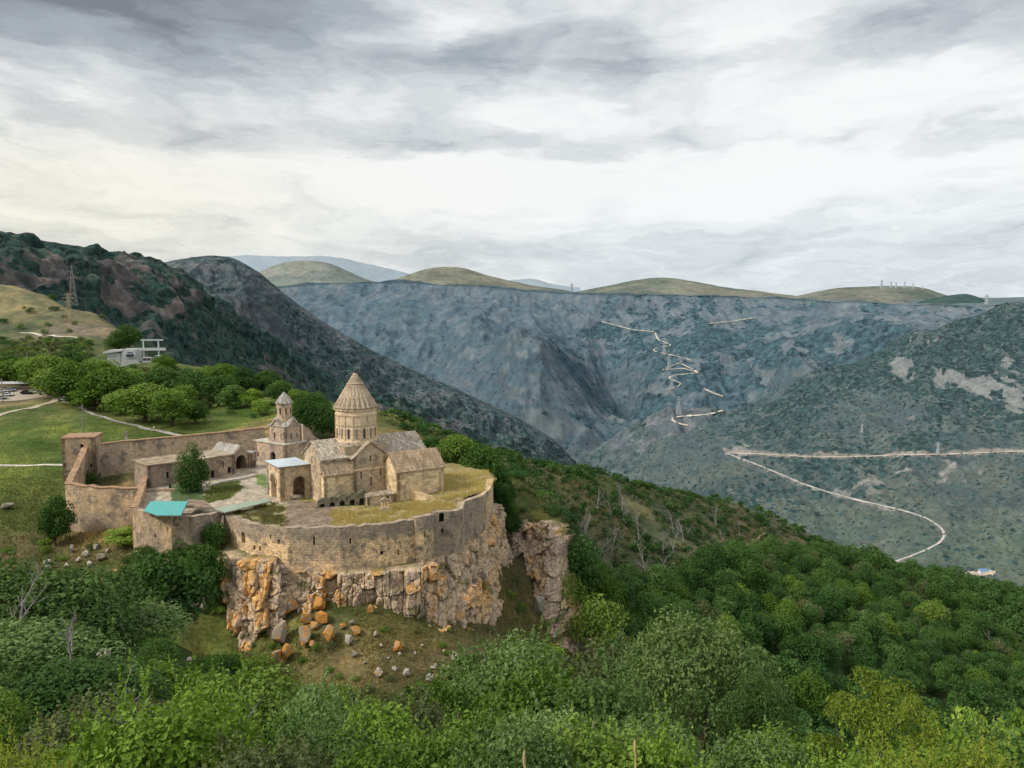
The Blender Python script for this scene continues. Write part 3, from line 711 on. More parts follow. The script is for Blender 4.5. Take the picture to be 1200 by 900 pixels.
# ================================================================ materials of the monastery
def mat_masonry(name, base, light, dark, stain, bw=0.62, rh=0.33, bump=0.06, rub=0.5, mortar=0.75, big=0.09, band=None):
    m, t = new_mat(name); uv = tc(t, 'UV'); p = geo_pos(t)
    br = t.new('ShaderNodeTexBrick'); br.offset = 0.5; br.inputs['Scale'].default_value = 1.0
    wob = t.vm('SCALE', t.comb(t.m('SUBTRACT', t.noise(uv, 1.7, 2), .5), t.m('SUBTRACT', t.noise(uv, 2.3, 2), .5), 0)); wob.node.inputs['Scale'].default_value = 0.22*rub*2
    t.put(br.inputs['Vector'], t.vm('ADD', uv, wob))
    br.inputs['Brick Width'].default_value = bw; br.inputs['Row Height'].default_value = rh; br.inputs['Mortar Size'].default_value = 0.022; br.inputs['Mortar Smooth'].default_value = 0.4; br.inputs['Bias'].default_value = -0.1
    br.inputs['Color1'].default_value = (1.25,)*3 + (1,); br.inputs['Color2'].default_value = (.66,)*3 + (1,); br.inputs['Mortar'].default_value = (mortar,)*3 + (1,)
    vo = t.new('ShaderNodeTexVoronoi'); vo.inputs['Scale'].default_value = 2.6; t.put(vo.inputs['Vector'], uv)
    vk = t.map(t.new('ShaderNodeSeparateColor').outputs[0] if False else t.m('FRACT', t.m('MULTIPLY', t.noise(vo.outputs['Position'], 31.0, 0), 7.0)), 0, 1, .62, 1.28, False)
    tone = t.mix(rub, br.outputs[0], t.comb(vk, vk, vk))
    n1 = t.noise(p, big, 5, .62); n2 = t.noise(p, big*4.1, 5, .65); n3 = t.noise(t.vm('MULTIPLY', p, (1, 1, .22)), big*8, 4, .6)
    c = t.mix(t.map(n1, .38, .64), base, light)
    c = t.mix(t.map(n2, .48, .66), c, dark)
    c = t.mix(t.m('MULTIPLY', t.map(n3, .55, .75), .65), c, stain)
    if band:
        zz = t.new('ShaderNodeSeparateXYZ'); t.l.new(p, zz.inputs[0])
        q = t.m('ADD', zz.outputs[2], t.m('MULTIPLY', t.m('SUBTRACT', n2, .5), 5.0))
        c = t.mix(t.m('MULTIPLY', t.map(q, band[0], band[1]), .8), c, band[2])
    fine = t.noise(uv, 9.0, 4, .7); fk = t.map(fine, .25, .75, .72, 1.25)
    c = t.mix(1.0, t.mix(1.0, c, tone, 'MULTIPLY'), t.comb(fk, fk, fk), 'MULTIPLY')
    hgt = t.m('ADD', t.m('MULTIPLY', br.outputs['Fac'], -0.6), t.m('MULTIPLY', fine, .8))
    c = t.mix(1.0, c, (1.56, 1.49, 1.42), 'MULTIPLY')
    finish(t, c, .92, hgt, bump, 1.0, spec=.08); return m
def mat_slab_roof(name, base, light, dark, sw=0.55, sl=1.3):
    m, t = new_mat(name); uv = tc(t, 'UV'); p = geo_pos(t)
    br = t.new('ShaderNodeTexBrick'); br.inputs['Scale'].default_value = 1
    rot = t.new('ShaderNodeVectorRotate', rotation_type='Z_AXIS'); rot.inputs['Angle'].default_value = math.pi/2; t.put(rot.inputs['Vector'], uv)
    t.put(br.inputs['Vector'], rot.outputs[0]); br.inputs['Brick Width'].default_value = sl; br.inputs['Row Height'].default_value = sw; br.inputs['Mortar Size'].default_value = .035
    br.inputs['Color1'].default_value = (1.3,)*3 + (1,); br.inputs['Color2'].default_value = (.62,)*3 + (1,); br.inputs['Mortar'].default_value = (.42,)*3 + (1,)
    n1 = t.noise(p, .5, 6, .7); n2 = t.noise(p, 2.2, 5, .7)
    c = t.mix(t.map(n1, .4, .62), base, light); c = t.mix(t.map(n2, .52, .68), c, dark)
    k = t.map(t.noise(uv, 6, 4, .7), .25, .75, .7, 1.3)
    c = t.mix(1.0, t.mix(.8, c, t.mix(1.0, c, br.outputs[0], 'MULTIPLY')), t.comb(k, k, k), 'MULTIPLY')
    c = t.mix(1.0, c, (1.3, 1.26, 1.22), 'MULTIPLY')
    finish(t, c, .9, t.m('ADD', t.m('MULTIPLY', br.outputs['Fac'], -1.0), t.m('MULTIPLY', n2, .6)), .09, 1, spec=.08); return m
M_fort = mat_masonry('rubble_wall', (.31,.245,.185), (.50,.375,.235), (.165,.145,.125), (.15,.085,.05))
M_fort_grey = mat_masonry('grey_rubble_wall', (.27,.225,.175), (.37,.295,.215), (.145,.13,.112), (.12,.085,.06))
M_curtain = mat_masonry('curtain_rubble', (.38,.30,.21), (.66,.49,.29), (.185,.16,.135), (.20,.115,.065), bw=.95, rh=.5, big=.16, rub=.85, bump=.1, band=(-45.0, -43.2, (.235,.20,.165)))
M_church = mat_masonry('church_ashlar', (.355,.29,.215), (.52,.42,.285), (.21,.18,.145), (.24,.14,.09), .8, .42, .04, .3)
M_plaster = mat_masonry('cream_ashlar', (.52,.415,.265), (.64,.52,.345), (.36,.29,.195), (.34,.25,.16), .9, .5, .03, .2, .85)
M_drum = mat_masonry('drum_ashlar', (.48,.385,.275), (.55,.45,.325), (.35,.285,.21), (.34,.22,.14), .8, .45, .03, .15, .85)
M_chapel = mat_masonry('chapel_ashlar', (.33,.27,.215), (.42,.32,.235), (.20,.175,.155), (.22,.15,.11), .7, .4, .04, .3)
M_roof = mat_slab_roof('stone_slab_roof', (.29,.235,.175), (.40,.335,.26), (.15,.12,.095))
M_roof_pale = mat_slab_roof('weathered_slab_roof', (.34,.295,.235), (.47,.425,.35), (.15,.13,.11), .6, .9)
M_roof_brown = mat_slab_roof('brown_slab_roof', (.30,.225,.15), (.36,.275,.19), (.2,.15,.105), .5, 1.6)
M_roof_grey = mat_slab_roof('grey_slab_roof', (.30,.29,.27), (.40,.39,.37), (.18,.17,.16), .4, .8)
M_cone = mat_slab_roof('cone_slab', (.35,.28,.20), (.44,.36,.265), (.20,.16,.12), .42, 1.1)
M_void = mat_plain('dark_opening', (.012,.011,.010), .9, .2)  # near-black panes; the shade inside openings is put into their colour
M_trim = mat_plain('carved_stone', (.42,.345,.25), .9, .25, 2.5, spec=.1)
M_cap = mat_plain('wall_cap', (.36,.235,.15), .95, .3, 1.2, spec=.05)
M_cap_pale = mat_plain('pale_wall_cap', (.52,.48,.41), .95, .2, 1.2, spec=.05)
def mat_sheet(name, c, dirt, ribs=2.2):
    m, t = new_mat(name); p = geo_pos(t); wv = t.new('ShaderNodeTexWave'); wv.inputs['Scale'].default_value = ribs; t.put(wv.inputs['Vector'], t.vm('ADD', p, (0, 0, 0)))
    n = t.noise(p, .9, 5, .65); n2 = t.noise(t.vm('MULTIPLY', p, (.4, 2.5, 1)), 1.6, 5, .65)
    k = t.map(wv.outputs['Fac'], 0, 1, .82, 1.1, False)
    cc = t.mix(t.m('MULTIPLY', t.map(n, .48, .70), .55), c, dirt); cc = t.mix(t.m('MULTIPLY', t.map(n2, .52, .72), .4), cc, (c[0]*.6+.25, c[1]*.6+.25, c[2]*.6+.25))
    finish(t, t.mix(1.0, cc, t.comb(k, k, k), 'MULTIPLY'), .55, wv.outputs['Fac'], .06, .8, spec=.2); return m
M_teal = mat_sheet('turquoise_sheet', (.13,.50,.48), (.10,.36,.27))
M_pgreen = mat_sheet('pale_green_sheet', (.34,.43,.33), (.28,.26,.18), 1.2)
M_sheet = mat_sheet('pale_blue_sheet', (.58,.66,.71), (.40,.40,.38), 1.6)
M_iron = mat_plain('dark_iron', (.05,.045,.04), .6)
M_wood = mat_plain('weathered_wood', (.16,.12,.085), .85, .25, 6)

# ================================================================ terrace of the monastery
ZC = -41.5
T2 = np.array([pz(px, py, ZC)[:2] for px, py in [(264,602),(276,608),(290,612.5),(310,616),(330,618),(360,618.5),(400,617.5),(430,615.5),(460,612),(485,608),(508,602.5),(541,596),(545,588),(566,581),(578,571),(582,562),(570,552),(500,534),(430,525),(362,538),(310,537),(290,538),(230,546),(172,560),(160,590),(164,605),(186,607)]])
def inpoly(x, y, poly):
    c = np.zeros(x.shape, bool); n = len(poly); j = n - 1
    for i in range(n):
        a, b = poly[i], poly[j]
        with np.errstate(divide='ignore', invalid='ignore'):
            k = ((a[1] > y) != (b[1] > y)) & (x < (b[0]-a[0]) * (y-a[1]) / (b[1]-a[1]) + a[0])
        c ^= k; j = i
    return c
gx, gy = np.meshgrid(np.arange(-88, 8, .4), np.arange(148, 238, .4), indexing='ij')
UPT = np.array([pz(a, b, -40.7)[:2] for a, b in [(471,574),(490,579),(510,584.5),(528,587),(543,586),(566,580),(577,571),(581,561),(570,552),(520,556),(500,568)]])
def terr_h(x, y):
    h = ZC + fbm(x*.15, y*.15, 1.0, 3)*.14
    return h + .85*inpoly(x, y, UPT)
gh = terr_h(gx, gy)
ins = inpoly(gx, gy, T2)
ppx, ppy = proj(np.stack([gx, gy, gh], -1))
n1 = fbm(gx*.14, gy*.14, 5.0, 5); n2 = fbm(gx*.5, gy*.5, 8.0, 3)
tcx = mixc(np.array([.30,.235,.115]), np.array([.22,.21,.07]), sstep(-.1, .3, n1))
stone = mixc(np.array([.33,.265,.20]), np.array([.24,.195,.145]), sstep(-.2, .3, n2))
court = sstep(-42, -46, gx + n1*6)
tcx = mixc(tcx, mixc(np.array([.44,.375,.29]), np.array([.35,.295,.225]), sstep(-.2, .3, n2)), court*(1-sstep(.1, .3, n1 - .2)))
# grass beds in the courtyard and the worn stone ramp in front of the porch
def wpoly(pts): return inpoly(gx + n2*.6, gy + n1*.8, np.array([pz(a, b, ZC)[:2] for a, b in pts]))
for pts, c in [([(237,585),(246,568),(278,563),(284,572),(272,583),(240,590)], np.array([.16,.19,.05])), ([(298,556),(313,556),(313,572),(302,568)], np.array([.12,.19,.05])), ([(200,570),(236,566),(240,590),(200,592)], np.array([.05,.10,.03]))]:
    tcx = mixc(tcx, c*np.ones(3), wpoly(pts)*.9)
ramp = wpoly([(338,588),(392,588),(392,612),(388,622),(330,622)]); tcx = mixc(tcx, mixc(np.array([.25,.19,.14]), np.array([.19,.145,.11]), sstep(-.2, .3, n2)), ramp*.95)
wlow = wpoly([(264,602),(300,590),(336,588),(332,622),(264,606)]); tcx = mixc(tcx, np.array([.22,.21,.06]), wlow*.8*sstep(-.3, .2, n1))
idx = np.arange(gx.size).reshape(gx.shape)
q = np.stack([idx[:-1,:-1], idx[1:,:-1], idx[1:,1:], idx[:-1,1:]], -1)
keep = ins[:-1,:-1] & ins[1:,:-1] & ins[1:,1:] & ins[:-1,1:]
M_terr = mat_land('terrace_ground', 1.6, .35, .12, .4)
tag(link('courtyard', mesh_np('courtyard', np.stack([gx, gy, gh], -1).reshape(-1, 3), q[keep], M_terr, col=tcx.reshape(-1, 3), smooth=True)), kind='structure')

# ================================================================ walls from surveyed corner points
def wall_run(name, pts, zb, mats, label, cat, holes=(), thick=1.3, cap=None, capname='coping', group=None, close_in=None, rough_top=.22, winlabel=None):
    """pts: (px, py, ztop, or given depth as 4th) along the top edge, left to right seen from outside (the viewer's side)"""
    W = []
    for p in pts:
        if len(p) == 4: w = pd(p[0], p[1], p[3])
        else: w = pz(p[0], p[1], p[2])
        W.append(w)
    base = W[0].copy(); root = empty(name, (base[0], base[1], zb), 0, label, cat, group)
    bm = NB(); bw = []; off = np.array([base[0], base[1], 0]); bc = NB() if cap else None
    for a, b in zip(W, W[1:]):
        L = math.hypot(*(b-a)[:2]); t = (b-a)[:2]/L; inw = (-t[1], t[0])
        k = max(2, int(L/1.2)); top = [(L*i/k, a[2] + (b[2]-a[2])*i/k + (random.uniform(-1, 1)*rough_top if 0 < i < k else 0)) for i in range(k+1)]
        outl = [(0, zb), (L, zb)] + top[::-1]
        hl = []
        for (px, py, w, h, arch) in holes:
            dirx = (px-600)/1000/(CT + (450-py)/1000*ST)
            # a + s t on the ray x = dirx*y
            s = (dirx*a[1] - a[0]) / (t[0] - dirx*t[1])
            if w/2 + .05 < s < L - w/2 - .05 :
                y = a[1] + s*t[1]; z = -ratio(py)*y - h/2
                hl.append(opening(s, z, w, h, arch, 6)); bw.append((a, t, inw, s, z, w, h))
        o = a - off
        b_panel(bm, o[:2], (b-off)[:2], [(s, z - zb) for s, z in outl], [[(s, z - zb) for s, z in hh] for hh in hl], thick, inw)
        if cap:
            o0 = np.array([-inw[0]*.12, -inw[1]*.12]); o1 = np.array(inw)*(thick + .1)
            for (s0, z0), (s1, z1) in zip(top, top[1:]):
                pp = []
                for (s, z) in ((s0, z0), (s1, z1)):
                    c = o[:2] + t*s
                    pp.append([(c[0]+o0[0], c[1]+o0[1], z-zb), (c[0]+o1[0], c[1]+o1[1], z-zb)])
                lo = .02; th = .22
                b_hexa(bc, [(*pp[0][0][:2], pp[0][0][2]+lo), (*pp[1][0][:2], pp[1][0][2]+lo), (*pp[1][1][:2], pp[1][1][2]+lo), (*pp[0][1][:2], pp[0][1][2]+lo),
                            (*pp[0][0][:2], pp[0][0][2]+th), (*pp[1][0][:2], pp[1][0][2]+th), (*pp[1][1][:2], pp[1][1][2]+th), (*pp[0][1][:2], pp[0][1][2]+th)])
    part('wall', bm, mats, root)
    if cap: part(capname, bc, cap, root)
    for (a, t, inw, s, z, w, h) in bw:
        b = NB(); c = (a-off)[:2] + t*s + np.array(inw)*.75
        e = t*(w/2+.15); f = np.array(inw)*.12
        P = [c-e, c+e, c+e+f, c-e+f]
        b_hexa(b, [(*p, z-zb-.12) for p in P] + [(*p, z-zb+h+.12) for p in P])
        part('window', b, M_void, root)
    return root
ZT = -41.25
wall_run('curtain_wall', [(258,600,ZT),(265,603,ZT+.1),(292,613.5,ZT),(336,618.6,ZT-.15),(398,618.2,ZT),(452,613.4,ZT+.1),(487,608.2,ZT),(487.6,607.2,ZT+.35),(508,602.6,ZT+.2)], -53, M_curtain,
         'long curved stone curtain wall rising from the orange cliff below the grassy terrace', 'wall',
         [(285,630,1.45,2.3,True),(298,642,.5,.95,False),(304.5,643,.5,.95,False),(326.5,635,.5,.8,False),(368,634,.35,1.7,False),(410.5,634,.3,1.1,False),(447.5,648,.55,.75,False),(467,647.5,.4,1.1,True),(484,640,.3,.7,False),(498,627,.5,.9,False),(500.5,646,.3,.9,False),(317,629,.35,.6,False),(455,630,.25,.5,False)], 1.4)
wall_run('bastion_wall', [(508,600.5,ZT+.35),(526,599.2,ZT+.35),(541,596.5,ZT+.3)], -54, M_fort_grey,
         'stone wall section with an arched opening at the right end of the curved curtain wall', 'wall',
         [(517.5,606.5,1.05,1.9,True),(518.5,622,.45,.9,False),(525,606,.35,1.4,False),(540,605,.4,1.0,False),(542,617,.5,.7,False)], 1.4)
wall_run('bastion_wall', [(541.5,596.3,ZT+.3),(545,587.5,ZT+.4),(556,584,ZT+.4),(566,580.5,ZT+.4)], -58, M_fort_grey,
         'tall narrow stone wall at the right corner of the fortress above the cliff', 'wall', [(552,604,.35,.9,False)], 1.4)
wall_run('bastion_wall', [(566.3,580.3,ZT+.4),(575,572,ZT+.7),(578,561,ZT+1.0)], -62, M_fort,
         'shadowed stone side wall at the far right edge of the monastery terrace', 'wall', [], 1.4)
# western walls
wall_run('bastion_wall', [(76,567.5,-39.4),(92,570,-39.45),(110,571.5,-39.5),(136,572.5,-39.6),(162,573,-39.7)], -52, M_fort,
         'broad stone bastion wall with a flat top above the brown slope on the left', 'wall', [], 1.2, M_cap)
wall_run('sloping_wall', [(97,523.5,-36,213.5),(90,540,-37.6,200),(83,554,-38.7,191),(76.3,567,-39.4)], -50, M_fort,
         'stone wall with tan coping stepping down from the square tower to the bastion', 'wall', [], 1.2, M_cap)
wall_run('dividing_wall', [(172,547,-39.4),(166,562,-39.5),(160,580,-39.6),(154,595.5,-39.7)], -49, M_fort,
         'long straight stone wall with tan coping running from the roofed range down to the front', 'wall', [], 1.1, M_cap)
wall_run('front_wall', [(154,595.8,-39.8),(160,598,-39.9),(168,600,-39.9),(177,601.5,-39.9)], -51, M_fort,
         'stone wall end with a cream corner left of the turquoise roof', 'wall', [], 1.2)
wall_run('front_wall', [(177.2,603,-39.9),(187,605,-40.1),(200,606.5,-40.2)], -51, M_fort,
         'stone wall directly under the turquoise sheet roof', 'wall', [(182,628,.35,.9,False),(196,620,.3,1.0,False)], 1.2)
wall_run('front_wall', [(200.2,606.7,-40.4),(225,606,-40.4),(248,603,-40.5),(258,600,-40.7)], -51, M_fort_grey,
         'stone wall with one framed window between turquoise roof and curved curtain wall', 'wall', [(224,618,.75,1.5,False)], 1.2)
wall_run('back_wall', [(116,521,-36,213),(150,517,-35.6,215),(190,513.5,-35.2,217),(230,510,-34.8,219),(270,506,-34.2,221),(310,501.5,-33.6,223)], -45, M_fort_grey,
         'long low rear wall with red-brown cap joining the square tower to the small chapel', 'wall', [], 1.2, M_cap, rough_top=.06)
wall_run('back_wall', [(355,498,-33,226),(362,503,-34.5,227),(368,512,-37,229),(376,517,-38.5,232)], -45, M_chapel,
         'short stepped wall falling from the right side of the small chapel', 'wall', [], 1.0, M_cap_pale)

# square tower at the west corner
def corner_tower():
    c = pd(98, 550, 216); z0 = -46.0
    root = empty('corner_tower', (c[0], c[1], z0), R(12), 'squat square stone tower with one dark window at the left end of the walls', 'tower')
    bm = NB(); h = 34.45; H = -34.6 - z0; a = 3.9; b = 3.7
    b_panel(bm, (-a,-b), (a,-b), [(0,0),(2*a,0),(2*a,H),(0,H)], [opening(4.75, H-3.0, .8, 1.5, False), opening(6.6, H-7.6, .5, 1.1, True)], 1.0, (0,1))
    b_panel(bm, (-a,b), (-a,-b), [(0,0),(2*b,0),(2*b,H),(0,H)], [], .9, (1,0))
    b_panel(bm, (a,-b), (a,b), [(0,0),(2*b,0),(2*b,H),(0,H)], [], .9, (-1,0))
    b_panel(bm, (a,b), (-a,b), [(0,0),(2*a,0),(2*a,H),(0,H)], [], .9, (0,-1))
    part('wall', bm, M_fort, root)
    bm = NB(); b_box(bm, -a-.12, a+.12, -b-.12, b+.12, H+.01, H+.35); part('roof', bm, M_cap, root)
    for x, z, w, hh in ((.85, H-3.0, .8, 1.5), (2.7, H-7.6, .5, 1.1)):
        bm = NB(); b_box(bm, x-w/2-.1, x+w/2+.1, -b+.75, -b+.85, z-.1, z+hh+.1); part('window', bm, M_void, root)
corner_tower()

# ================================================================ building helpers in a local frame (x along, y back, z up)
def walls_box(x0, x1, y0, y1, H, mat, root, front=(), left=(), right=(), thick=.8, zb=-1.5, gable=None, name='wall', peak=0):
    """four wall panels; holes on each seen side in (s, z, w, h, arch), s measured left to right from outside; gable 'x' = gables at the x ends"""
    bm = NB()
    def outl(L, g):
        o = [(0, zb), (L, zb), (L, H)]
        if g: o.append((L/2, peak))
        return o + [(0, H)]
    W, D = x1-x0, y1-y0; gx_, gy_ = gable == 'x', gable == 'y'
    hs = lambda hh: [opening(s, z, w, h, a, 8) for s, z, w, h, a in hh]
    b_panel(bm, (x0,y0), (x1,y0), outl(W, gy_), hs(front), thick, (0,1))
    b_panel(bm, (x0,y1), (x0,y0), outl(D, gx_), hs(left), thick, (1,0))
    b_panel(bm, (x1,y0), (x1,y1), outl(D, gx_), hs(right), thick, (-1,0))
    b_panel(bm, (x1,y1), (x0,y1), outl(W, gy_), [], thick, (0,-1))
    w = part(name, bm, mat, root)
    for side, hh in (('f', front), ('l', left), ('r', right)):
        for s, z, w_, h, a in hh:
            bm = NB(); k = thick*.75; e = w_/2+.12
            if side == 'f': b_box(bm, x0+s-e, x0+s+e, y0+k, y0+k+.1, z-.1, z+h+.1)
            elif side == 'l': b_box(bm, x0+k, x0+k+.1, y1-s-e, y1-s+e, z-.1, z+h+.1)
            else: b_box(bm, x1-k-.1, x1-k, y0+s-e, y0+s+e, z-.1, z+h+.1)
            part('window' if h < 2.2 else 'doorway', bm, M_void, root)
    return w
def gable_roof(x0, x1, y0, y1, eave, ridge, axis, mat, root, oh=.35, th=.28, name='roof'):
    bm = NB()
    if axis == 'x':
        ym = (y0+y1)/2; s = (ridge-eave)/(ym-y0)
        a, b = y0-oh, y1+oh; ze = eave - oh*s
        b_prism(bm, [(x0-oh, a, ze+.02), (x0-oh, ym, ridge+.02), (x0-oh, b, ze+.02), (x0-oh, b, ze+th), (x0-oh, ym, ridge+th), (x0-oh, a, ze+th)], (x1-x0+2*oh, 0, 0))
    else:
        xm = (x0+x1)/2; s = (ridge-eave)/(xm-x0)
        a, b = x0-oh, x1+oh; ze = eave - oh*s
        b_prism(bm, [(a, y0-oh, ze+.02), (xm, y0-oh, ridge+.02), (b, y0-oh, ze+.02), (b, y0-oh, ze+th), (xm, y0-oh, ridge+th), (a, y0-oh, ze+th)], (0, y1-y0+2*oh, 0))
    return part(name, bm, mat, root)
def arch_trim(root, cx, y, z0, w, h, prj=.18, tw=.42, side=None, mat=None, imp=True):
    """a moulded arch around an opening on a wall at plan line y (front) or x (side='l')"""
    bm = NB(); r = w/2; zc = z0+h-r; n = 12
    ring = [(cx + k*math.cos(a), zc + k*math.sin(a)) for k in () for a in ()]
    inn = [(r*math.cos(math.pi*i/n), r*math.sin(math.pi*i/n)) for i in range(n+1)]; out = [((r+tw)*math.cos(math.pi*i/n), (r+tw)*math.sin(math.pi*i/n)) for i in range(n+1)]
    for i in range(n):
        q = [inn[i], out[i], out[i+1], inn[i+1]]
        if side is None: P = [(cx+a, y-.003, zc+b) for a, b in q]; v = (0, -prj, 0)
        else: P = [(y-.003, cx-a, zc+b) for a, b in q]; v = (-prj, 0, 0)
        b_prism(bm, P, v)
    part('arch', bm, mat or M_trim, root)

# ================================================================ the great church
E1 = R(34)
M_niche = mat_plain('blind_niche', (.27,.215,.15), .9); M_dwin = mat_plain('shadowed_window', (.07,.058,.045), .9)  # drum windows: shade inside the openings put into a flat dark colour
church = empty('domed_church', (-33.5, 181.5, ZC), E1, 'large stone church with a tall conical dome standing in the middle of the terrace', 'church')
walls_box(-10, 14, -5, 5, 8.9, M_church, church, gable='x', peak=12.1, left=[(5, 7.5, .6, 1.6, False)])
gable_roof(-10, -3.9, -5, 5, 8.95, 12.15, 'x', M_roof_pale, church, .3)
gable_roof(4.6, 14, -5, 5, 8.95, 12.15, 'x', M_roof_pale, church, .3)
walls_box(-3.6, 4.3, -6.4, -5.02, 8.8, M_church, church, front=[(3.95, 7.9, .42, 1.25, False), (1.75, 4.5, .42, 1.5, False), (6.2, 4.6, .42, 1.5, False), (4.0, 2.7, .5, 1.9, False)], gable='y', peak=11.85, name='gable_wall')
gable_roof(-3.6, 4.3, -6.4, -3.2, 8.85, 11.9, 'y', M_roof, church, .3)
bm = NB(); b_box(bm, -3.75, 4.45, -6.52, -6.403, 6.25, 6.6); part('string_course', bm, M_plaster, church)
bm = NB(); b_box(bm, -3.75, 4.45, -6.6, -6.403, .5, 1.1); part('plinth', bm, M_plaster, church)
# square base below the drum, with sloping shoulders
bm = NB(); b_box(bm, -4.7, 4.7, -4.7, 4.7, 8.0, 11.2); part('drum_base', bm, M_church, church)
bm = NB()
lo = [(-4.95,-4.95,11.2),(4.95,-4.95,11.2),(4.95,4.95,11.2),(-4.95,4.95,11.2)]; hi = [(-4.3,-4.3,11.75),(4.3,-4.3,11.75),(4.3,4.3,11.75),(-4.3,4.3,11.75)]
b_hexa(bm, lo + hi); part('cornice', bm, M_roof, church)
bm = NB(); b_lathe(bm, [(4.5, 11.6), (4.5, 12.1), (4.3, 12.15), (4.3, 18.55)], 32); drum = part('drum', bm, M_drum, church)
bm = NB(); b_lathe(bm, [(4.33, 15.2), (4.42, 15.22), (4.42, 15.45), (4.33, 15.47)], 32); b_lathe(bm, [(4.33, 17.3), (4.44, 17.32), (4.44, 17.5), (4.33, 17.52)], 32); b_lathe(bm, [(4.33, 18.2), (4.6, 18.4), (4.6, 18.7), (4.33, 18.72)], 32); part('moulding', bm, M_drum, drum)
for k in range(16):
    a = 2*math.pi*(k+.5)/16
    bm = NB(); c, s = math.cos(a), math.sin(a); px_, py_ = 4.36*c, 4.36*s
    P = [(px_ - s*u + c*v, py_ + c*u + s*v) for u, v in ((-.13,-.1),(.13,-.1),(.13,.1),(-.13,.1))]
    b_hexa(bm, [(*p, 12.2) for p in P] + [(*p, 17.3) for p in P]); part('pilaster', bm, M_drum, drum)
for k in range(16):
    a = 2*math.pi*k/16; c, s = math.cos(a), math.sin(a)
    bm = NB(); P = [(4.31*c - s*u + c*v, 4.31*s + c*u + s*v) for u, v in ((-.24,-.1),(.24,-.1),(.24,.03),(-.24,.03))]
    b_hexa(bm, [(*p, 12.5) for p in P] + [(*p, 14.6) for p in P]); part('window', bm, M_dwin if k % 2 == 0 else M_niche, drum)
# conical roof: ribs of stone slabs ending in a zigzag eave
bm = NB(); n = 24; rings = []
for f, (r, z) in enumerate([(4.78, 18.62), (4.78, 18.9), (3.3, 21.3), (1.75, 23.85), (.28, 26.25)]):
    ring = []
    for k in range(n*2):
        a = math.pi*k/n; o = (1.0 if k % 2 == 0 else .955)
        dz = (0 if k % 2 == 0 else .34) if f == 0 else 0
        ring.append(bm.verts.new((r*o*math.cos(a), r*o*math.sin(a), z+dz)))
    rings.append(ring)
for a, b in zip(rings, rings[1:]):
    for k in range(2*n): bm.faces.new([a[k], a[(k+1) % (2*n)], b[(k+1) % (2*n)], b[k]])
bm.faces.new(rings[-1]); bm.faces.new(rings[0][::-1])
cone = part('dome_roof', bm, M_cone, church)
bm = NB()
for r, z in ((1.77, 23.83),): b_lathe(bm, [(r-.05, z-.02), (r+.07, z), (r+.05, z+.14), (r-.1, z+.2)], 24)
part('slab_ring', bm, M_cone, cone)
bm = NB(); b_lathe(bm, [(0, 26.1), (.36, 26.2), (.42, 26.45), (.25, 26.75), (0.1, 26.9), (0, 26.95)], 12); b_tube(bm, [(0,0,26.8),(0,0,29.3)], .045, 6); b_bar(bm, (-.35,0,28.7), (.35,0,28.7), .05); part('cross', bm, M_iron, cone)
# lean-to chapel on the south-west
walls_box(-10.1, -3.65, -6.6, -5.03, 6.0, M_plaster, church, thick=.7, name='side_chapel_wall')
bm = NB(); b_prism(bm, [(-10.4,-7.0,5.75),(-10.4,-5.03,8.15),(-10.4,-5.03,8.45),(-10.4,-7.0,6.05)], (6.75, 0, 0)); part('roof', bm, M_roof_brown, church)
# south-east chapel under its own gable roof
walls_box(3.6, 14.7, -12.1, -5.05, 6.1, M_plaster, church, gable='x', peak=9.5, thick=.7, left=[(3.6, 1.5, .5, 1.4, False)], name='side_chapel_wall')
gable_roof(3.6, 14.7, -12.1, -5.05, 6.15, 9.55, 'x', M_roof_brown, church, .3)
bm = NB(); b_box(bm, 4.6, 5.4, -12.55, -12.102, -1, 3.4); part('buttress', bm, M_church, church)
bm = NB(); b_box(bm, 13.6, 14.3, -12.5, -12.102, -1, 5.2); part('buttress', bm, M_church, church)

# porch / bell-tower with open arches and a sheet-metal roof
porch = empty('stone_porch', (-47.9, 173.4, ZC), E1, 'square open-arched stone porch with pale blue sheet roof in front of the church', 'porch')
bm = NB(); H = 7.0
b_panel(bm, (0,0), (8.2,0), [(0,-1.5),(8.2,-1.5),(8.2,H),(0,H)], [opening(4.1, -.4, 2.9, 5.3, True, 12)], 1.0, (0,1))
b_panel(bm, (0,8.2), (0,0), [(0,-1.5),(8.2,-1.5),(8.2,H),(0,H)], [opening(4.1, -.4, 3.4, 5.5, True, 12)], 1.0, (1,0))
b_panel(bm, (8.2,0), (8.2,8.2), [(0,-1.5),(8.2,-1.5),(8.2,H),(0,H)], [], 1.0, (-1,0))
b_panel(bm, (8.2,8.2), (0,8.2), [(0,-1.5),(8.2,-1.5),(8.2,H),(0,H)], [opening(4.1, -.4, 2.9, 4.6, True, 12)], 1.0, (0,-1))
part('wall', bm, M_church, porch)
bm = NB(); b_box(bm, 2.4, 5.8, 8.4, 8.6, -.5, 5); part('doorway', bm, M_void, porch)
arch_trim(porch, 4.1, 0, -.4, 2.9, 5.3); arch_trim(porch, 4.1, 0, -.4, 3.4, 5.5, side='l')
bm = NB(); b_box(bm, -.3, 8.5, -.3, 8.5, 7.005, 7.35); part('cornice', bm, M_trim, porch)
for x0, x1 in ((1.9, 2.65), (5.55, 6.3)):
    bm = NB(); b_box(bm, x0, x1, -.25, -.003, 3.05, 3.4); part('impost', bm, M_trim, porch)
bm = NB(); v = b_hexa(bm, [(-.5,-.5,7.36),(6.6,-.5,7.36),(6.6,8.7,7.36),(-.5,8.7,7.36),(2.6,3.4,8.0),(5.2,3.4,8.0),(5.2,4.8,8.0),(2.6,4.8,8.0)]); part('roof', bm, M_sheet, porch)
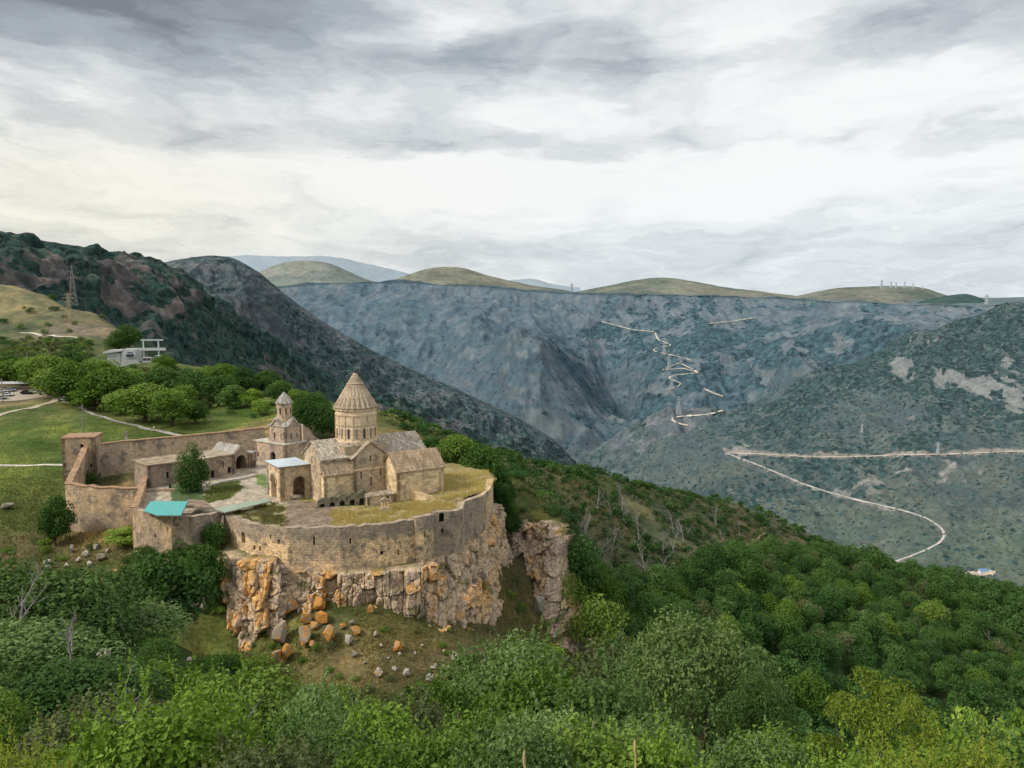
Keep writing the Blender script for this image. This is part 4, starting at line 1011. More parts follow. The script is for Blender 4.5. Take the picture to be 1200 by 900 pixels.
bm = NB(); b_hexa(bm, [(6.7,-.2,7.36),(8.4,-.2,7.36),(8.4,8.4,7.36),(6.7,8.4,7.36),(6.9,.1,7.95),(8.2,.2,7.7),(8.1,8.1,7.8),(6.9,8.1,8.05)]); part('roof_rubble', bm, mat_plain('mossy_rubble', (.14,.13,.06), .95, .4, 2.0, spec=.05), porch)

# low arcade of mossy arches before the church
M_moss = mat_plain('mossy_stone', (.17,.165,.115), .95, .45, 1.4, spec=.05)
arc0 = pz(372, 595, ZC); arc1 = pz(430, 592, ZC)
L = math.hypot(*(arc1-arc0)[:2]); ang_ = math.atan2(arc1[1]-arc0[1], arc1[0]-arc0[0])
arcade = empty('ruined_arcade', arc0, ang_, 'low ruined arcade of five mossy arches between porch and church', 'arcade')
for i in range(5):
    w = L/5; h = 1.7 + .32*i; x0 = i*w
    bm = NB(); b_panel(bm, (x0+.004,0), (x0+w-.004,0), [(0,-.8),(w-.008,-.8),(w-.008,h*.82+.1),(w*.72,h+.12),(w*.4,h+.1),(0,h*.78)], [opening(w/2, -.3, w*.52, h*.62, True, 8)], 1.0, (0,1)); part('arch', bm, M_moss, arcade)
bm = NB(); b_box(bm, .1, L-.1, 1.05, 1.2, -.5, 1.5); part('back_wall', bm, mat_plain('shaded_moss', (.07,.065,.045), .95), arcade)  # darker moss copy: shade behind the arches is put into its colour
# small stone shelters and the twin-arched shrine on the grass
sh = pz(451, 598, ZC)
shrine = empty('stone_shrine', sh, R(15), 'tiny twin-arched stone shrine on a stepped base in the tall dry grass', 'shrine')
bm = NB(); b_box(bm, -1.0, 1.0, -.8, .8, -.3, .35); b_box(bm, -.75, .75, -.6, .6, .352, .6); part('base', bm, M_trim, shrine)
for x in (-.55, 0, .55):
    bm = NB(); b_box(bm, x-.11, x+.11, -.42, -.2, .602, 1.9); part('column', bm, M_plaster, shrine)
bm = NB(); b_box(bm, -.68, .68, .25, .5, .602, 1.95); part('back_slab', bm, M_church, shrine)
bm = NB(); b_prism(bm, [(-.85,-.6,1.96),(.85,-.6,1.96),(.85,-.6,2.15),(0,-.6,2.65),(-.85,-.6,2.15)], (0, 1.25, 0)); part('roof', bm, M_roof, shrine)
hut0 = pz(439, 592, ZC)
hut = empty('stone_hut', hut0, E1, 'low stone hut with a rounded slab roof against the church wall', 'hut')
walls_box(-1.5, 4.2, 0, 2.4, 1.7, M_church, hut, front=[(4.4, .2, .7, 1.3, True)], thick=.4, zb=-.8)
bm = NB(); b_prism(bm, [(-1.7,-.3,1.72),(-1.7,2.6,1.72),(-1.7,2.6,1.9),(-1.7,1.2,2.5),(-1.7,-.3,1.95)], (6.1, 0, 0)); part('roof', bm, M_roof, hut)
# retaining wall of the upper terrace
wall_run('retaining_wall', [(471,571,-39.2,175.5),(490,577,-39.8,174.8),(510,583,-40.3,174.4),(528,585.5,-40.5,174.6)], -43, M_plaster, 'low cream retaining wall holding the upper grass terrace right of the church', 'wall', [], .8, rough_top=.04)

# ================================================================ small chapel over the gate
E2 = R(54)
chp = pd(334, 543, 212); chp[2] = ZC
chapel = empty('small_chapel', chp, E2, 'small grey domed chapel with crossed gables raised on a gate block', 'chapel')
walls_box(0, 6.8, 0, 11.9, 5.2, M_chapel, chapel, left=[(7.2, -.2, 2.0, 3.3, True), (1.2, 1.2, .8, 1.2, False)], thick=.9, name='gate_block')
bm = NB(); b_box(bm, -.25, 7.0, -.25, 12.1, 5.205, 5.5); part('coping', bm, M_cap_pale, chapel)
bx0, bx1, by0, by1 = .9, 6.3, .9, 7.4
walls_box(bx0, bx1, by0, by1, 9.6, M_chapel, chapel, front=[(2.0, 6.3, .5, 1.5, True), (3.9, 6.5, .35, 1.3, True)], left=[(2.5, 6.3, .6, 1.7, True), (5.0, 6.4, .35, 1.4, True)], thick=.6, zb=5.51)
cxm, cym = (bx0+bx1)/2, (by0+by1)/2
bm = NB(); b_prism(bm, [(bx0,cym-1.9,9.61),(bx0,cym,11.3),(bx0,cym+1.9,9.61)], (bx1-bx0, 0, 0)); part('gable_wall', bm, M_chapel, chapel)
bm = NB(); b_prism(bm, [(cxm-1.7,by0,9.61),(cxm,by0,11.3),(cxm+1.7,by0,9.61)], (0, by1-by0, 0)); part('gable_wall', bm, M_chapel, chapel)
gable_roof(bx0, bx1, cym-1.9, cym+1.9, 9.63, 11.32, 'x', M_roof_grey, chapel, .25, .2)
gable_roof(cxm-1.7, cxm+1.7, by0, by1, 9.625, 11.315, 'y', M_roof_grey, chapel, .25, .2)
bm = NB(); s_ = .25
b_hexa(bm, [(bx0-s_,by0-s_,9.605),(bx1+s_,by0-s_,9.605),(bx1+s_,by1+s_,9.605),(bx0-s_,by1+s_,9.605),(bx0+1.2,by0+1.2,10.5),(bx1-1.2,by0+1.2,10.5),(bx1-1.2,by1-1.2,10.5),(bx0+1.2,by1-1.2,10.5)]); part('corner_roof', bm, M_roof_grey, chapel)
bm = NB(); b_lathe(bm, [(1.95, 10.2), (1.95, 14.9), (2.1, 15.0), (2.1, 15.2)], 12, cxm, cym); cd = part('drum', bm, M_chapel, chapel)
for k in range(8):
    a = 2*math.pi*k/8 + .3; c, s = math.cos(a), math.sin(a)
    bm = NB(); P = [(cxm + 1.9*c - s*u + c*v, cym + 1.9*s + c*u + s*v) for u, v in ((-.16,-.2),(.16,-.2),(.16,.075),(-.16,.075))]
    b_hexa(bm, [(*p, 12.6) for p in P] + [(*p, 14.2) for p in P]); part('window', bm, M_void, cd)
bm = NB(); n = 12; rings = []
for f, (r, z) in enumerate([(2.3, 15.21), (2.3, 15.4), (1.25, 17.0), (.1, 18.2)]):
    rings.append([bm.verts.new((cxm + r*(1 if k % 2 == 0 else .93)*math.cos(math.pi*k/n), cym + r*(1 if k % 2 == 0 else .93)*math.sin(math.pi*k/n), z + (.22 if f == 0 and k % 2 else 0))) for k in range(2*n)])
for a, b in zip(rings, rings[1:]):
    for k in range(2*n): bm.faces.new([a[k], a[(k+1) % (2*n)], b[(k+1) % (2*n)], b[k]])
bm.faces.new(rings[-1]); bm.faces.new(rings[0][::-1]); cc_ = part('dome_roof', bm, M_roof_grey, chapel)
bm = NB(); b_lathe(bm, [(0,18.1),(.2,18.2),(.15,18.5),(0,18.6)], 8, cxm, cym); b_tube(bm, [(cxm,cym,18.5),(cxm,cym,20.0)], .05, 5); b_bar(bm, (cxm-.3,cym,19.5), (cxm+.3,cym,19.5), .05); part('cross', bm, M_iron, cc_)

# ================================================================ range of rooms along the courtyard, vaulted hall, sheds
def block(name, px0, py0, px1, py1, ztop, depth, mat, label, cat, front=(), roofmat=None, zf=ZC, th=.3, oh=.25, thick=.7):
    a = pz(px0, py0, zf); b = pz(px1, py1, zf); L = math.hypot(*(b-a)[:2]); an = math.atan2(b[1]-a[1], b[0]-a[0])
    root = empty(name, a, an, label, cat)
    walls_box(0, L, 0, depth, ztop-zf, mat, root, front=[(s*L, z, w, h, ar) for s, z, w, h, ar in front], thick=thick)
    bm = NB(); b_box(bm, -oh, L+oh, -oh, depth+oh, ztop-zf+.005, ztop-zf+th); part('roof', bm, roofmat or M_cap_pale, root)
    return root, L
block('stone_range', 174, 572, 236, 563, -36.6, 9, M_fort_grey, 'flat-roofed stone range with a pale edge left of the courtyard tree', 'building', [(.36, 1.6, .55, 1.5, False)], mat_plain('earth_roof', (.32,.255,.175), .95, .3, .5, spec=.05))
block('stone_range', 236.5, 563, 275, 556, -36.7, 9, M_fort_grey, 'stone range with two small doors right of the courtyard tree', 'building', [(.33, -.1, 1.0, 2.1, True), (.84, .5, .9, 1.6, True), (.66, 2.0, .35, 1.6, False)], mat_plain('earth_roof', (.36,.30,.22), .95, .3, .5, spec=.05))
a = pz(272.5, 553, ZC); b = pz(294, 549, ZC); L = math.hypot(*(b-a)[:2])
hall = empty('vaulted_hall', a, math.atan2(b[1]-a[1], b[0]-a[0]), 'stone hall with one big dark arch and grey gabled roof behind the courtyard', 'building')
bm = NB(); h0 = 3.6; pk = 6.0
b_panel(bm, (0,0), (L,0), [(0,-1),(L,-1),(L,h0),(L*.5,pk),(0,h0)], [opening(L*.47, .3, 2.9, 3.5, True, 12)], .9, (0,1))
b_panel(bm, (0,9), (0,0), [(0,-1),(9,-1),(9,h0),(0,h0)], [], .8, (1,0)); b_panel(bm, (L,0), (L,9), [(0,-1),(9,-1),(9,h0),(0,h0)], [], .8, (-1,0)); b_panel(bm, (L,9), (0,9), [(0,-1),(L,-1),(L,h0),(L/2,pk),(0,h0)], [], .8, (0,-1))
part('wall', bm, M_fort_grey, hall); gable_roof(0, L, .6, 9, h0+.01, pk+.01, 'y', M_roof_grey, hall, .3, .2)
arch_trim(hall, L*.47, 0, .3, 2.9, 3.5, .12, .3)
bm = NB(); b_box(bm, .5, L-.5, 5, 5.2, 0, 3.4); part('doorway', bm, M_void, hall)
bm = NB(); b_box(bm, -.3, L+.3, -1.6, -.05, -.5, .12); b_box(bm, 0, L, -1.0, -.05, .125, .28); part('step', bm, M_trim, hall)
block('stone_shed', 295.5, 549.5, 300.5, 547.5, -37.6, 3, M_fort_grey, 'small grey shed with a slab roof between vaulted hall and chapel gate', 'shed', [(.5, 0, .9, 1.9, False)], M_roof_grey, thick=.35)
# low parapets and steps in the courtyard
wall_run('parapet_wall', [(240,569.5,-41.0),(262,563.5,-41.0),(284,560,-41.0),(300,556,-41.0)], -42, M_cap_pale, 'low pale kerb wall along the back of the courtyard lawn', 'wall', [], .5, rough_top=.02)
wall_run('parapet_wall', [(172,574,-40.9),(190,573,-40.9),(205,572.5,-40.9)], -42.5, M_fort_grey, 'low stone terrace wall at the foot of the flat-roofed range', 'wall', [], .6, rough_top=.02)
# sheet roofs along the front
def sheet_roof(name, pts, mat, label, th=.12, posts=True):
    W = [pz(px, py, z) for px, py, z in pts]
    c = np.mean(W, axis=0); root = empty(name, (c[0], c[1], c[2]-.5), 0, label, 'roof')
    bm = NB(); b_prism(bm, [tuple(w - np.array([c[0], c[1], c[2]-.5])) for w in W], (0, 0, th)); part('sheet', bm, mat, root)
    bm = NB()
    for i in range(len(W)):
        p, q_ = W[i], W[(i+1) % len(W)]; o = np.array([c[0], c[1], c[2]-.5])
        b_bar(bm, tuple((p-o) + [0,0,-.08]), tuple((q_-o) + [0,0,-.08]), .09)
    part('beam', bm, M_wood, root)
    return root
sheet_roof('sheet_roof', [(168,599.5,-39.35),(176.5,601.5,-39.35),(184.5,604.5,-39.35),(212,604.5,-39.4),(220,588,-39.0),(177,588,-38.9)], M_teal, 'bright turquoise corrugated sheet roof on the front stone wall')
sheet_roof('sheet_roof', [(250,596.5,-40.3),(264,601,-40.5),(318,587.5,-40.6),(309,585.5,-40.4)], M_pgreen, 'pale green flat sheet roof left of the open-arched porch')
sheet_roof('sheet_roof', [(213,594,-39.9),(250,595.5,-40.1),(240,587,-39.9),(220,585.5,-39.7)], mat_plain('brown_sheet', (.24,.18,.135), .9, .3, .8, spec=.05), 'dull brown flat roof between the turquoise and pale green roofs')

# ================================================================ cliffs: fractured rock faces
def voro(s, v, seed, full=False):
    """2D cell noise: distance to the border between cells, and a random number per cell"""
    si, vi = np.floor(s).astype(int), np.floor(v).astype(int)
    f1 = np.full(s.shape, 9.0); f2 = np.full(s.shape, 9.0); cid = np.zeros(s.shape); ox = np.zeros(s.shape); oy = np.zeros(s.shape)
    for a in (-1, 0, 1):
        for b in (-1, 0, 1):
            cx, cy = si + a, vi + b
            hsh = lambda k: _perm[(_perm[(cx + seed*31 + k*57) & 255] + cy + k*13) & 255] / 255.0
            dx = cx + .12 + .76*hsh(1) - s; dy = cy + .12 + .76*hsh(2) - v
            dd = np.hypot(dx, dy); r = hsh(3)
            c1 = dd < f1
            f2 = np.where(c1, f1, np.minimum(f2, dd)); cid = np.where(c1, r, cid); ox = np.where(c1, dx, ox); oy = np.where(c1, dy, oy); f1 = np.where(c1, dd, f1)
    return (f2 - f1, cid, ox, oy) if full else (f2 - f1, cid)
M_cliff_m, t = new_mat('cliff_rock'); p = geo_pos(t)
n_ = t.noise(p, 1.1, 7, .7); n2_ = t.noise(t.vm('MULTIPLY', p, (1, 1, .3)), 3.2, 5, .65); k = t.m('MULTIPLY', t.map(n_, .28, .72, .66, 1.34), t.map(n2_, .3, .7, .75, 1.25))
finish(t, t.mix(1.0, t.mix(1.0, t.attr('Col').outputs['Color'], (1.45,1.36,1.28), 'MULTIPLY'), t.comb(k, k, k), 'MULTIPLY'), .93, t.m('ADD', n_, t.m('MULTIPLY', n2_, .6)), .28, 1.0, spec=.06)
ORANGE = np.array([.46,.245,.075])
def cliff(name, tops, bots, nu, nv, cw_, ch_, amp, seed, orange, tone, rubble=0.0, ledge=1.6, lean=.0):
    T = cr(np.array([pd(*a) for a in tops]), nu); B = cr(np.array([pd(*a) for a in bots]), nu)
    B = B + np.array([0, 0, -4.0])*1.0
    f = np.linspace(0, 1, nv)[:, None, None]
    P = T[None]*(1-f) + B[None]*f
    ds = np.r_[0, np.cumsum(np.linalg.norm(np.diff((T[:, :2]+B[:, :2])/2, axis=0), axis=1))]
    S = np.broadcast_to(ds[None], (nv, nu)); Z = P[..., 2]
    tan = np.gradient((T+B)/2, axis=0)[:, :2]; tan /= np.linalg.norm(tan, axis=1)[:, None]
    out = np.stack([tan[:, 1], -tan[:, 0]], 1)        # outward: to the right of the running direction
    ws = S + fbm(S*.12, Z*.06, seed, 2)*.9 + fbm(S*1.3, Z*.9, seed+3, 2)*.12; wz = Z + fbm(S*.2, Z*.2, seed+5, 2)*1.2 + fbm(S*1.1, Z*1.1, seed+6, 2)*.2
    e1, c1, x1, y1 = voro(ws/cw_, wz/ch_ + seed, seed, True); e2, c2, x2, y2 = voro(ws/(cw_*.42), wz/(ch_*.30), seed+3, True)
    col_e, col_c = voro(ws/(cw_*1.3), ws*0 + .5, seed+9)
    fr = lambda c, k: np.modf(c*k)[0]*2-1            # further random numbers of a block
    dsp = amp*(c1-.5)*1.35 + amp*.42*(c2-.5) + amp*(x1*fr(c1, 37.7)*.85 + y1*fr(c1, 91.3)*.7) + amp*.35*(x2*fr(c2, 37.7) + y2*fr(c2, 71.9))
    dsp += -amp*.42*np.exp(-(e1/.06)**2) - amp*.16*np.exp(-(e2/.07)**2) + amp*.9*(col_c-.5)*(1-rubble) - amp*.45*np.exp(-(col_e/.05)**2)*(1-rubble)
    dsp += fbm(S*.10, Z*.06, seed+1, 3)*amp*1.5 + fbm(S*2.2, Z*1.6, seed+2, 4)*amp*.14
    edge = sstep(0, .05, np.broadcast_to(np.linspace(0, 1, nv)[:, None], (nv, nu)))
    # every block is a tilted facet: tilt along and down the face
    gs = (c2-.5)*.0
    Q = P.copy(); Q[..., 0] += out[None, :, 0]*dsp; Q[..., 1] += out[None, :, 1]*dsp; Q[..., 2] += (c1-.5)*.5*edge
    led = Q[0] - np.c_[out*ledge*2.2, np.zeros(nu)] + np.array([0, 0, .25])
    Q = np.concatenate([led[None], Q]); 
    o_f = fbm(S*.16, Z*.07, seed+11, 4) + (c1-.5)*.75 + fbm(S*.9, Z*.5, seed+14, 4)*.5 + orange + (.16*np.exp(-((S-26)/20)**2) - .10 if not rubble else 0) - .16*np.exp(-(e1/.1)**2)
    base = mixc(np.array(tone), np.array([.27,.225,.18]), sstep(-.1, .45, fbm(S*.3, Z*.15, seed+21, 4) + (c2-.5)*.7))
    base = mixc(base, np.array([.47,.35,.21]), sstep(.05, .4, fbm(S*.2, Z*.1, seed+25, 4) + (c1-.5)*.3)*.75)
    orc = mixc(ORANGE, np.array([.48,.32,.15]), sstep(-.25, .2, fbm(S*1.5, Z*1.5, seed+30, 3)))
    C = mixc(base, orc, sstep(.10, .30, o_f)*.92)
    moss = sstep(.28, .45, fbm(S*.22, Z*.4, seed+40, 4) + .12*(f[..., 0]))
    C = mixc(C, np.array([.09,.10,.035]), moss*.8)
    crack = np.exp(-(e1/.04)**2)*.35 + np.exp(-(e2/.05)**2)*.15
    C = C*(1-np.clip(crack, 0, .6))[..., None]
    C = np.concatenate([C[:1]*0 + np.array([.10,.105,.045]), C])
    o = link(name, mesh_np(name, Q.reshape(-1, 3), grid_faces(nv+1, nu), M_cliff_m, col=C.reshape(-1, 3)))
    tag(o, kind='structure'); BVH[name + str(seed)] = BVHTree.FromPolygons(Q.reshape(-1, 3).tolist(), grid_faces(nv+1, nu).tolist()); return o
tops = [(232,632,166),(246,634,163),(262,646,157),(276,654,153.5),(292,657,151.5),(310,659,150.5),(326,661,150),(333,664,151.2),(342,670,151.8),(370,673,150.6),(400,674,150.2),(440,673,151.2),(475,669,153.2),(498,663,156),(515,655,160.5),(535,648,164),(550,640,169),(562,628,174.5),(572,612,182),(580,598,191),(584,590,199)]
bots = [(234,690,162),(245,720,155),(258,745,150),(270,756,146.5),(287,764,143.5),(305,768,142.5),(326,764,143),(336,722,146.5),(344,708,148.6),(370,704,148.6),(400,704,148.8),(440,705,149.8),(475,712,150),(498,730,149.5),(512,744,149.5),(535,752,152),(556,753,156),(574,745,162),(588,722,172),(594,690,182),(600,650,194)]
cliff('cliff', tops, bots, 900, 170, 2.4, 3.5, 1.25, 5, .0, (.42,.34,.245))
tops, bots = ECT_, ECB_
cliff('cliff', tops, bots, 420, 190, 1.9, 2.4, 1.5, 12, -.22, (.36,.295,.225), rubble=.9, ledge=1.2)
# ================================================================ plant material and plant meshes
L_ = lambda *c: tuple(c)
ML_oak = mat_leaf('leaf_oak_green', (.030,.070,.010), (.108,.190,.028), (.27,.36,.08))
ML_grey = mat_leaf('leaf_grey_green', (.030,.066,.016), (.122,.200,.058), (.33,.42,.18))
ML_tall = mat_leaf('leaf_tall_tree', (.024,.055,.014), (.080,.140,.038), (.24,.31,.115))
ML_yellow = mat_leaf('leaf_yellow_green', (.07,.11,.014), (.20,.265,.036), (.46,.47,.09))
ML_dark = mat_leaf('leaf_dark_green', (.022,.056,.012), (.062,.132,.028), (.16,.26,.065))
ML_fresh = mat_leaf('leaf_fresh_green', (.055,.115,.014), (.165,.27,.036), (.38,.50,.11))
ML_forest = mat_leaf('leaf_forest', (.018,.056,.016), (.056,.128,.032), (.13,.225,.06))
ML_olive = mat_leaf('leaf_olive_scrub', (.050,.072,.028), (.105,.135,.052), (.20,.22,.10))
ML_fir = mat_leaf('leaf_fir', (.018,.045,.026), (.035,.075,.038), (.06,.11,.055), .1)
M_bark = mat_plain('bark', (.10,.08,.06), .95, .3, 4, spec=.05)
M_deadbark = mat_plain('dead_bark', (.27,.255,.235), .95, .25, 4, spec=.05)

def unit(n):
    v = rng.normal(size=(n, 3)); return v/np.linalg.norm(v, axis=1)[:, None]
def leaves(C, N, size, asp=.5, up=.35, jitter=.9):
    """rhombic leaf blades: two triangles folded a little along the midrib"""
    n = len(C); size = np.broadcast_to(size, (n,))
    nn = N + unit(n)*jitter + np.array([0, 0, up]); nn /= np.linalg.norm(nn, axis=1)[:, None] + 1e-9
    a = np.cross(nn, unit(n)); a /= np.linalg.norm(a, axis=1)[:, None] + 1e-9
    b = np.cross(nn, a)
    s = size[:, None]
    P0 = C - a*s*.5; P2 = C + a*s*.5; f = nn*s*.10
    P1 = C + b*s*asp*.5 + f; P3 = C - b*s*asp*.5 + f
    V = np.stack([P0, P1, P2, P3], 1).reshape(-1, 3)
    i = np.arange(n)*4
    F = np.concatenate([np.stack([i, i+1, i+2], 1), np.stack([i, i+2, i+3], 1)])
    return V, F
def crown_mesh(name, mat, R_, Hc, nclump, nleaf, size, base=0.0, asp=.6, flat=.75, spread=.62, lopside=.25, clump=.42):
    """crown of leaf clumps; R_ radius, Hc crown height, base height of the crown's underside"""
    d = unit(nclump); d[:, 2] = np.where(rng.random(nclump) < .36, -.62*np.abs(d[:, 2]), np.abs(d[:, 2]))
    rr = (spread + (1-spread)*rng.random(nclump)**.6)*(1-clump*.55)
    cen = d*rr[:, None]; cen[:, :2] += (rng.random((1, 2))-.5)*lopside
    cs = clump*(.65 + .7*rng.random(nclump))
    w = cs**2; k = rng.choice(nclump, nleaf, p=w/w.sum())
    u = unit(nleaf); u[:, 2] = np.where(u[:, 2] < -.35, -u[:, 2], u[:, 2])
    rad = (.62 + .43*rng.random(nleaf)**.7)
    p = cen[k] + u*(cs[k]*rad)[:, None]*np.array([1, 1, flat])
    cr_ = rng.random(nclump)
    C = p*np.array([R_, R_, Hc*.62]); C[:, 2] += base + Hc*.42
    V, F = leaves(C, u, size*(.7+.6*rng.random(nleaf)), asp)
    vert_val = np.clip(.25*cr_[k] + .45*rng.random(nleaf) + .30*np.clip((p[:, 2]+.3)/1.2, 0, 1), 0, 1)  # last term lightens upper leaves: light from above put into the tone
    return mesh_np(name, V, F, mat, vert_val=np.repeat(vert_val, 4))
def shoot_mesh(name, mat, R_, H, nsh, per, size, asp=.5, spiky=.25, round_=1.0, droop=.0):
    """bush of leafy shoots that rise from a low heart; shoots overshoot the outline"""
    d = unit(nsh); d[:, 2] = np.abs(d[:, 2])**.8
    d /= np.linalg.norm(d, axis=1)[:, None]
    lump = 1 + .30*np.sin(d[:, 0]*5+rng.random()*6)*np.cos(d[:, 1]*4+rng.random()*6) + .12*rng.normal(size=nsh)
    end = d*np.array([R_, R_, H])*(lump*(.72+.28*rng.random(nsh)))[:, None]
    st = end*(.45 + .15*rng.random((nsh, 1)))
    tipd = d*.6 + np.array([0, 0, .7 - droop]) + unit(nsh)*.45; tipd /= np.linalg.norm(tipd, axis=1)[:, None]
    ln = spiky*(.4+1.2*rng.random(nsh)**2)*R_
    k = np.repeat(np.arange(nsh), per); f = rng.random(nsh*per)
    seg = f < .55; g = np.where(seg, f/.55, (f-.55)/.45)
    C = np.where(seg[:, None], st[k] + (end[k]-st[k])*g[:, None], end[k] + tipd[k]*(ln[k]*g)[:, None])
    C = C + unit(len(k))*np.where(seg, .16, .07*(1.15-g))[:, None]*R_*.55
    N = d[k]*.7 + unit(len(k))*.4
    sz = size*np.where(seg, 1.0, 1.0-.45*g)*(.65+.7*rng.random(len(k)))
    V, F = leaves(C, N, sz, asp, .5, .8)
    hr = rng.random(nsh)
    vert_val = np.clip(.28*hr[k] + .36*rng.random(len(k)) + np.where(seg, .02+.12*g, .2+.16*g), 0, 1)
    return mesh_np(name, V, F, mat, vert_val=np.repeat(vert_val, 4))
def bush_mesh(name, mat, R_, H, n, size, asp=.55, shoots=.3, spiky=.3, nclump=34, clump=.36):
    """leafy bush: rounded leaf clumps with gaps between them, and shoots breaking the outline"""
    nc = int(n*(1-shoots))
    d = unit(nclump); d[:, 2] = np.abs(d[:, 2])*.95 + .05; rr = (.35 + .4*rng.random(nclump)**.6)
    cen = d*rr[:, None]; cs = clump*(.5 + .8*rng.random(nclump)); w = cs**2; k = rng.choice(nclump, nc, p=w/w.sum())
    u = unit(nc); u[:, 2] = np.where(u[:, 2] < -.2, -u[:, 2], u[:, 2])
    p = cen[k] + u*(cs[k]*(.7+.38*rng.random(nc)))[:, None]; hr = rng.random(nclump)
    Cc = p*np.array([R_, R_, H]); r1 = .30*hr[k] + .40*rng.random(nc) + .25*np.clip(p[:, 2], 0, 1)  # higher leaves lighter too: top light is part of the leaf value
    V1, F1 = leaves(Cc, u, size*(.6+.75*rng.random(nc)), asp, .45, .85)
    ns = int(n*shoots/26); ks = rng.choice(nclump, ns, p=w/w.sum()); us = unit(ns); us[:, 2] = np.abs(us[:, 2])*.8 + .2
    st = cen[ks] + us*(cs[ks]*.9)[:, None]; dr = us*.7 + np.array([0, 0, .5]) + unit(ns)*.3; dr /= np.linalg.norm(dr, axis=1)[:, None]
    ln = spiky*(.25+rng.random(ns)**2.2); j = np.repeat(np.arange(ns), 26); f = rng.random(ns*26)
    Cs = (st[j] + dr[j]*(ln[j]*f)[:, None])*np.array([R_, R_, H]) + unit(len(j))*(.07*(1.1-f))[:, None]
    V2, F2 = leaves(Cs, dr[j]*.4 + unit(len(j)), size*(1.0-.4*f)*(.7+.6*rng.random(len(j))), asp, .5, .8)
    vert_val = np.clip(np.r_[r1, .35*rng.random(len(j)) + .25 + .35*f], 0, 1)
    return mesh_np(name, np.concatenate([V1, V2]), np.concatenate([F1, F2+len(V1)]), mat, vert_val=np.repeat(vert_val, 4))
def stems_mesh(name, mat, R_, H, n, r0=.05, wig=.15):
    bm = NB()
    for i in range(n):
        d = Vector(unit(1)[0]); d.z = abs(d.z)*1.2+.3; d.normalize(); e = Vector((d.x*R_*.8, d.y*R_*.8, d.z*H*.85))
        pts = [Vector((0,0,-.4)), e*.35 + Vector(unit(1)[0])*wig*.5, e*.7 + Vector(unit(1)[0])*wig, e]
        b_tube(bm, pts, [r0, r0*.75, r0*.45, r0*.15], 5)
    bmesh.ops.recalc_face_normals(bm, faces=bm.faces[:])
    me = bpy.data.meshes.new(name); bm.to_mesh(me); bm.free(); me.materials.append(mat); return me
def trunk_mesh(name, mat, h, r, limbs, R_, Hc, lean=.1):
    bm = NB(); l = Vector((random.uniform(-1,1)*lean*h, random.uniform(-1,1)*lean*h, 0))
    top = Vector((l.x, l.y, h))
    b_tube(bm, [(0,0,-1.0), (l.x*.1, l.y*.1, h*.15), (l.x*.5, l.y*.5, h*.6), tuple(top), (l.x*1.2, l.y*1.2, h+Hc*.5)], [r*1.5, r, r*.8, r*.6, r*.2], 7)
    for i in range(limbs):
        a = 2*math.pi*(i+random.random()*.6)/limbs; s = Vector((l.x*.7, l.y*.7, h*random.uniform(.7, 1)))
        e = Vector((math.cos(a)*R_*random.uniform(.5,.8), math.sin(a)*R_*random.uniform(.5,.8), h+Hc*random.uniform(.2,.6)))
        m_ = s.lerp(e, .5) + Vector((0,0,-.08*Hc))
        b_tube(bm, [s, m_, e], [r*.45, r*.28, r*.08], 5)
    bmesh.ops.recalc_face_normals(bm, faces=bm.faces[:])
    me = bpy.data.meshes.new(name); bm.to_mesh(me); bm.free(); me.materials.append(mat); return me
def dead_mesh(name, mat, h):
    bm = NB()
    def br(p, d, ln, r, lv):
        pts = [p]; q = p; dd = d
        for i in range(3):
            dd = (dd + Vector(unit(1)[0])*.22 + Vector((0,0,.08))).normalized(); q = q + dd*ln/3; pts.append(q)
        b_tube(bm, pts, [r, r*.85, r*.7, r*.45], 4)
        if lv:
            for i in range(4 if lv > 1 else 3):
                k = random.randint(1, 3); nd = (dd + Vector(unit(1)[0])*.85 + Vector((0,0,.25))).normalized()
                br(pts[k], nd, ln*random.uniform(.4,.6), r*.45, lv-1)
    br(Vector((0,0,-.5)), Vector((0,0,1)), h, h*.036, 3)
    me = bpy.data.meshes.new(name); bm.to_mesh(me); bm.free(); me.materials.append(mat); return me

def make_tree(name, mat, R_, H, trunk_h, nclump, nleaf, size, limbs=4, label='-', cat='tree', **kw):
    """a unit of the kind at the origin: trunk and crown under an Empty"""
    root = empty(name, (0,0,0), 0, label, cat)
    link('trunk', trunk_mesh('trunk', M_bark, trunk_h, R_*.06+.06, limbs, R_, H-trunk_h), root)
    link('crown', crown_mesh('crown', mat, R_, H-trunk_h*.5, nclump, nleaf, size, trunk_h*.35, **kw), root)
    return root
def make_bush(name, mat, R_, H, nsh, per, size, label='-', cat='bush', stems=9, stemname='stem', **kw):
    root = empty(name, (0,0,0), 0, label, cat)
    link('branch', stems_mesh('branch', M_bark, R_, H, stems, .03+.008*R_), root)
    link('foliage', bush_mesh('foliage', mat, R_, H, nsh*per, size, **kw), root)
    return root
protos = {}
def plant(key, x, y, s, label, cat=None, group=None, name=None, sz=1.0, dz=-.15, rot=None):
    src, used = protos[key]
    o = copy_tree(src) if used else src
    protos[key][1] = True
    o.location = (float(x), float(y), gz(x, y) + dz); o.rotation_euler = (random.uniform(-.05,.05), random.uniform(-.05,.05), random.uniform(0, 6.28) if rot is None else rot)
    o.scale = (s*random.uniform(.92,1.08), s*random.uniform(.92,1.08), s*sz)
    o['label'] = label
    if cat: o['category'] = cat
    if group: o['group'] = group
    elif 'group' in o: del o['group']
    return o
def P_(key, root): protos[key] = [root, False]
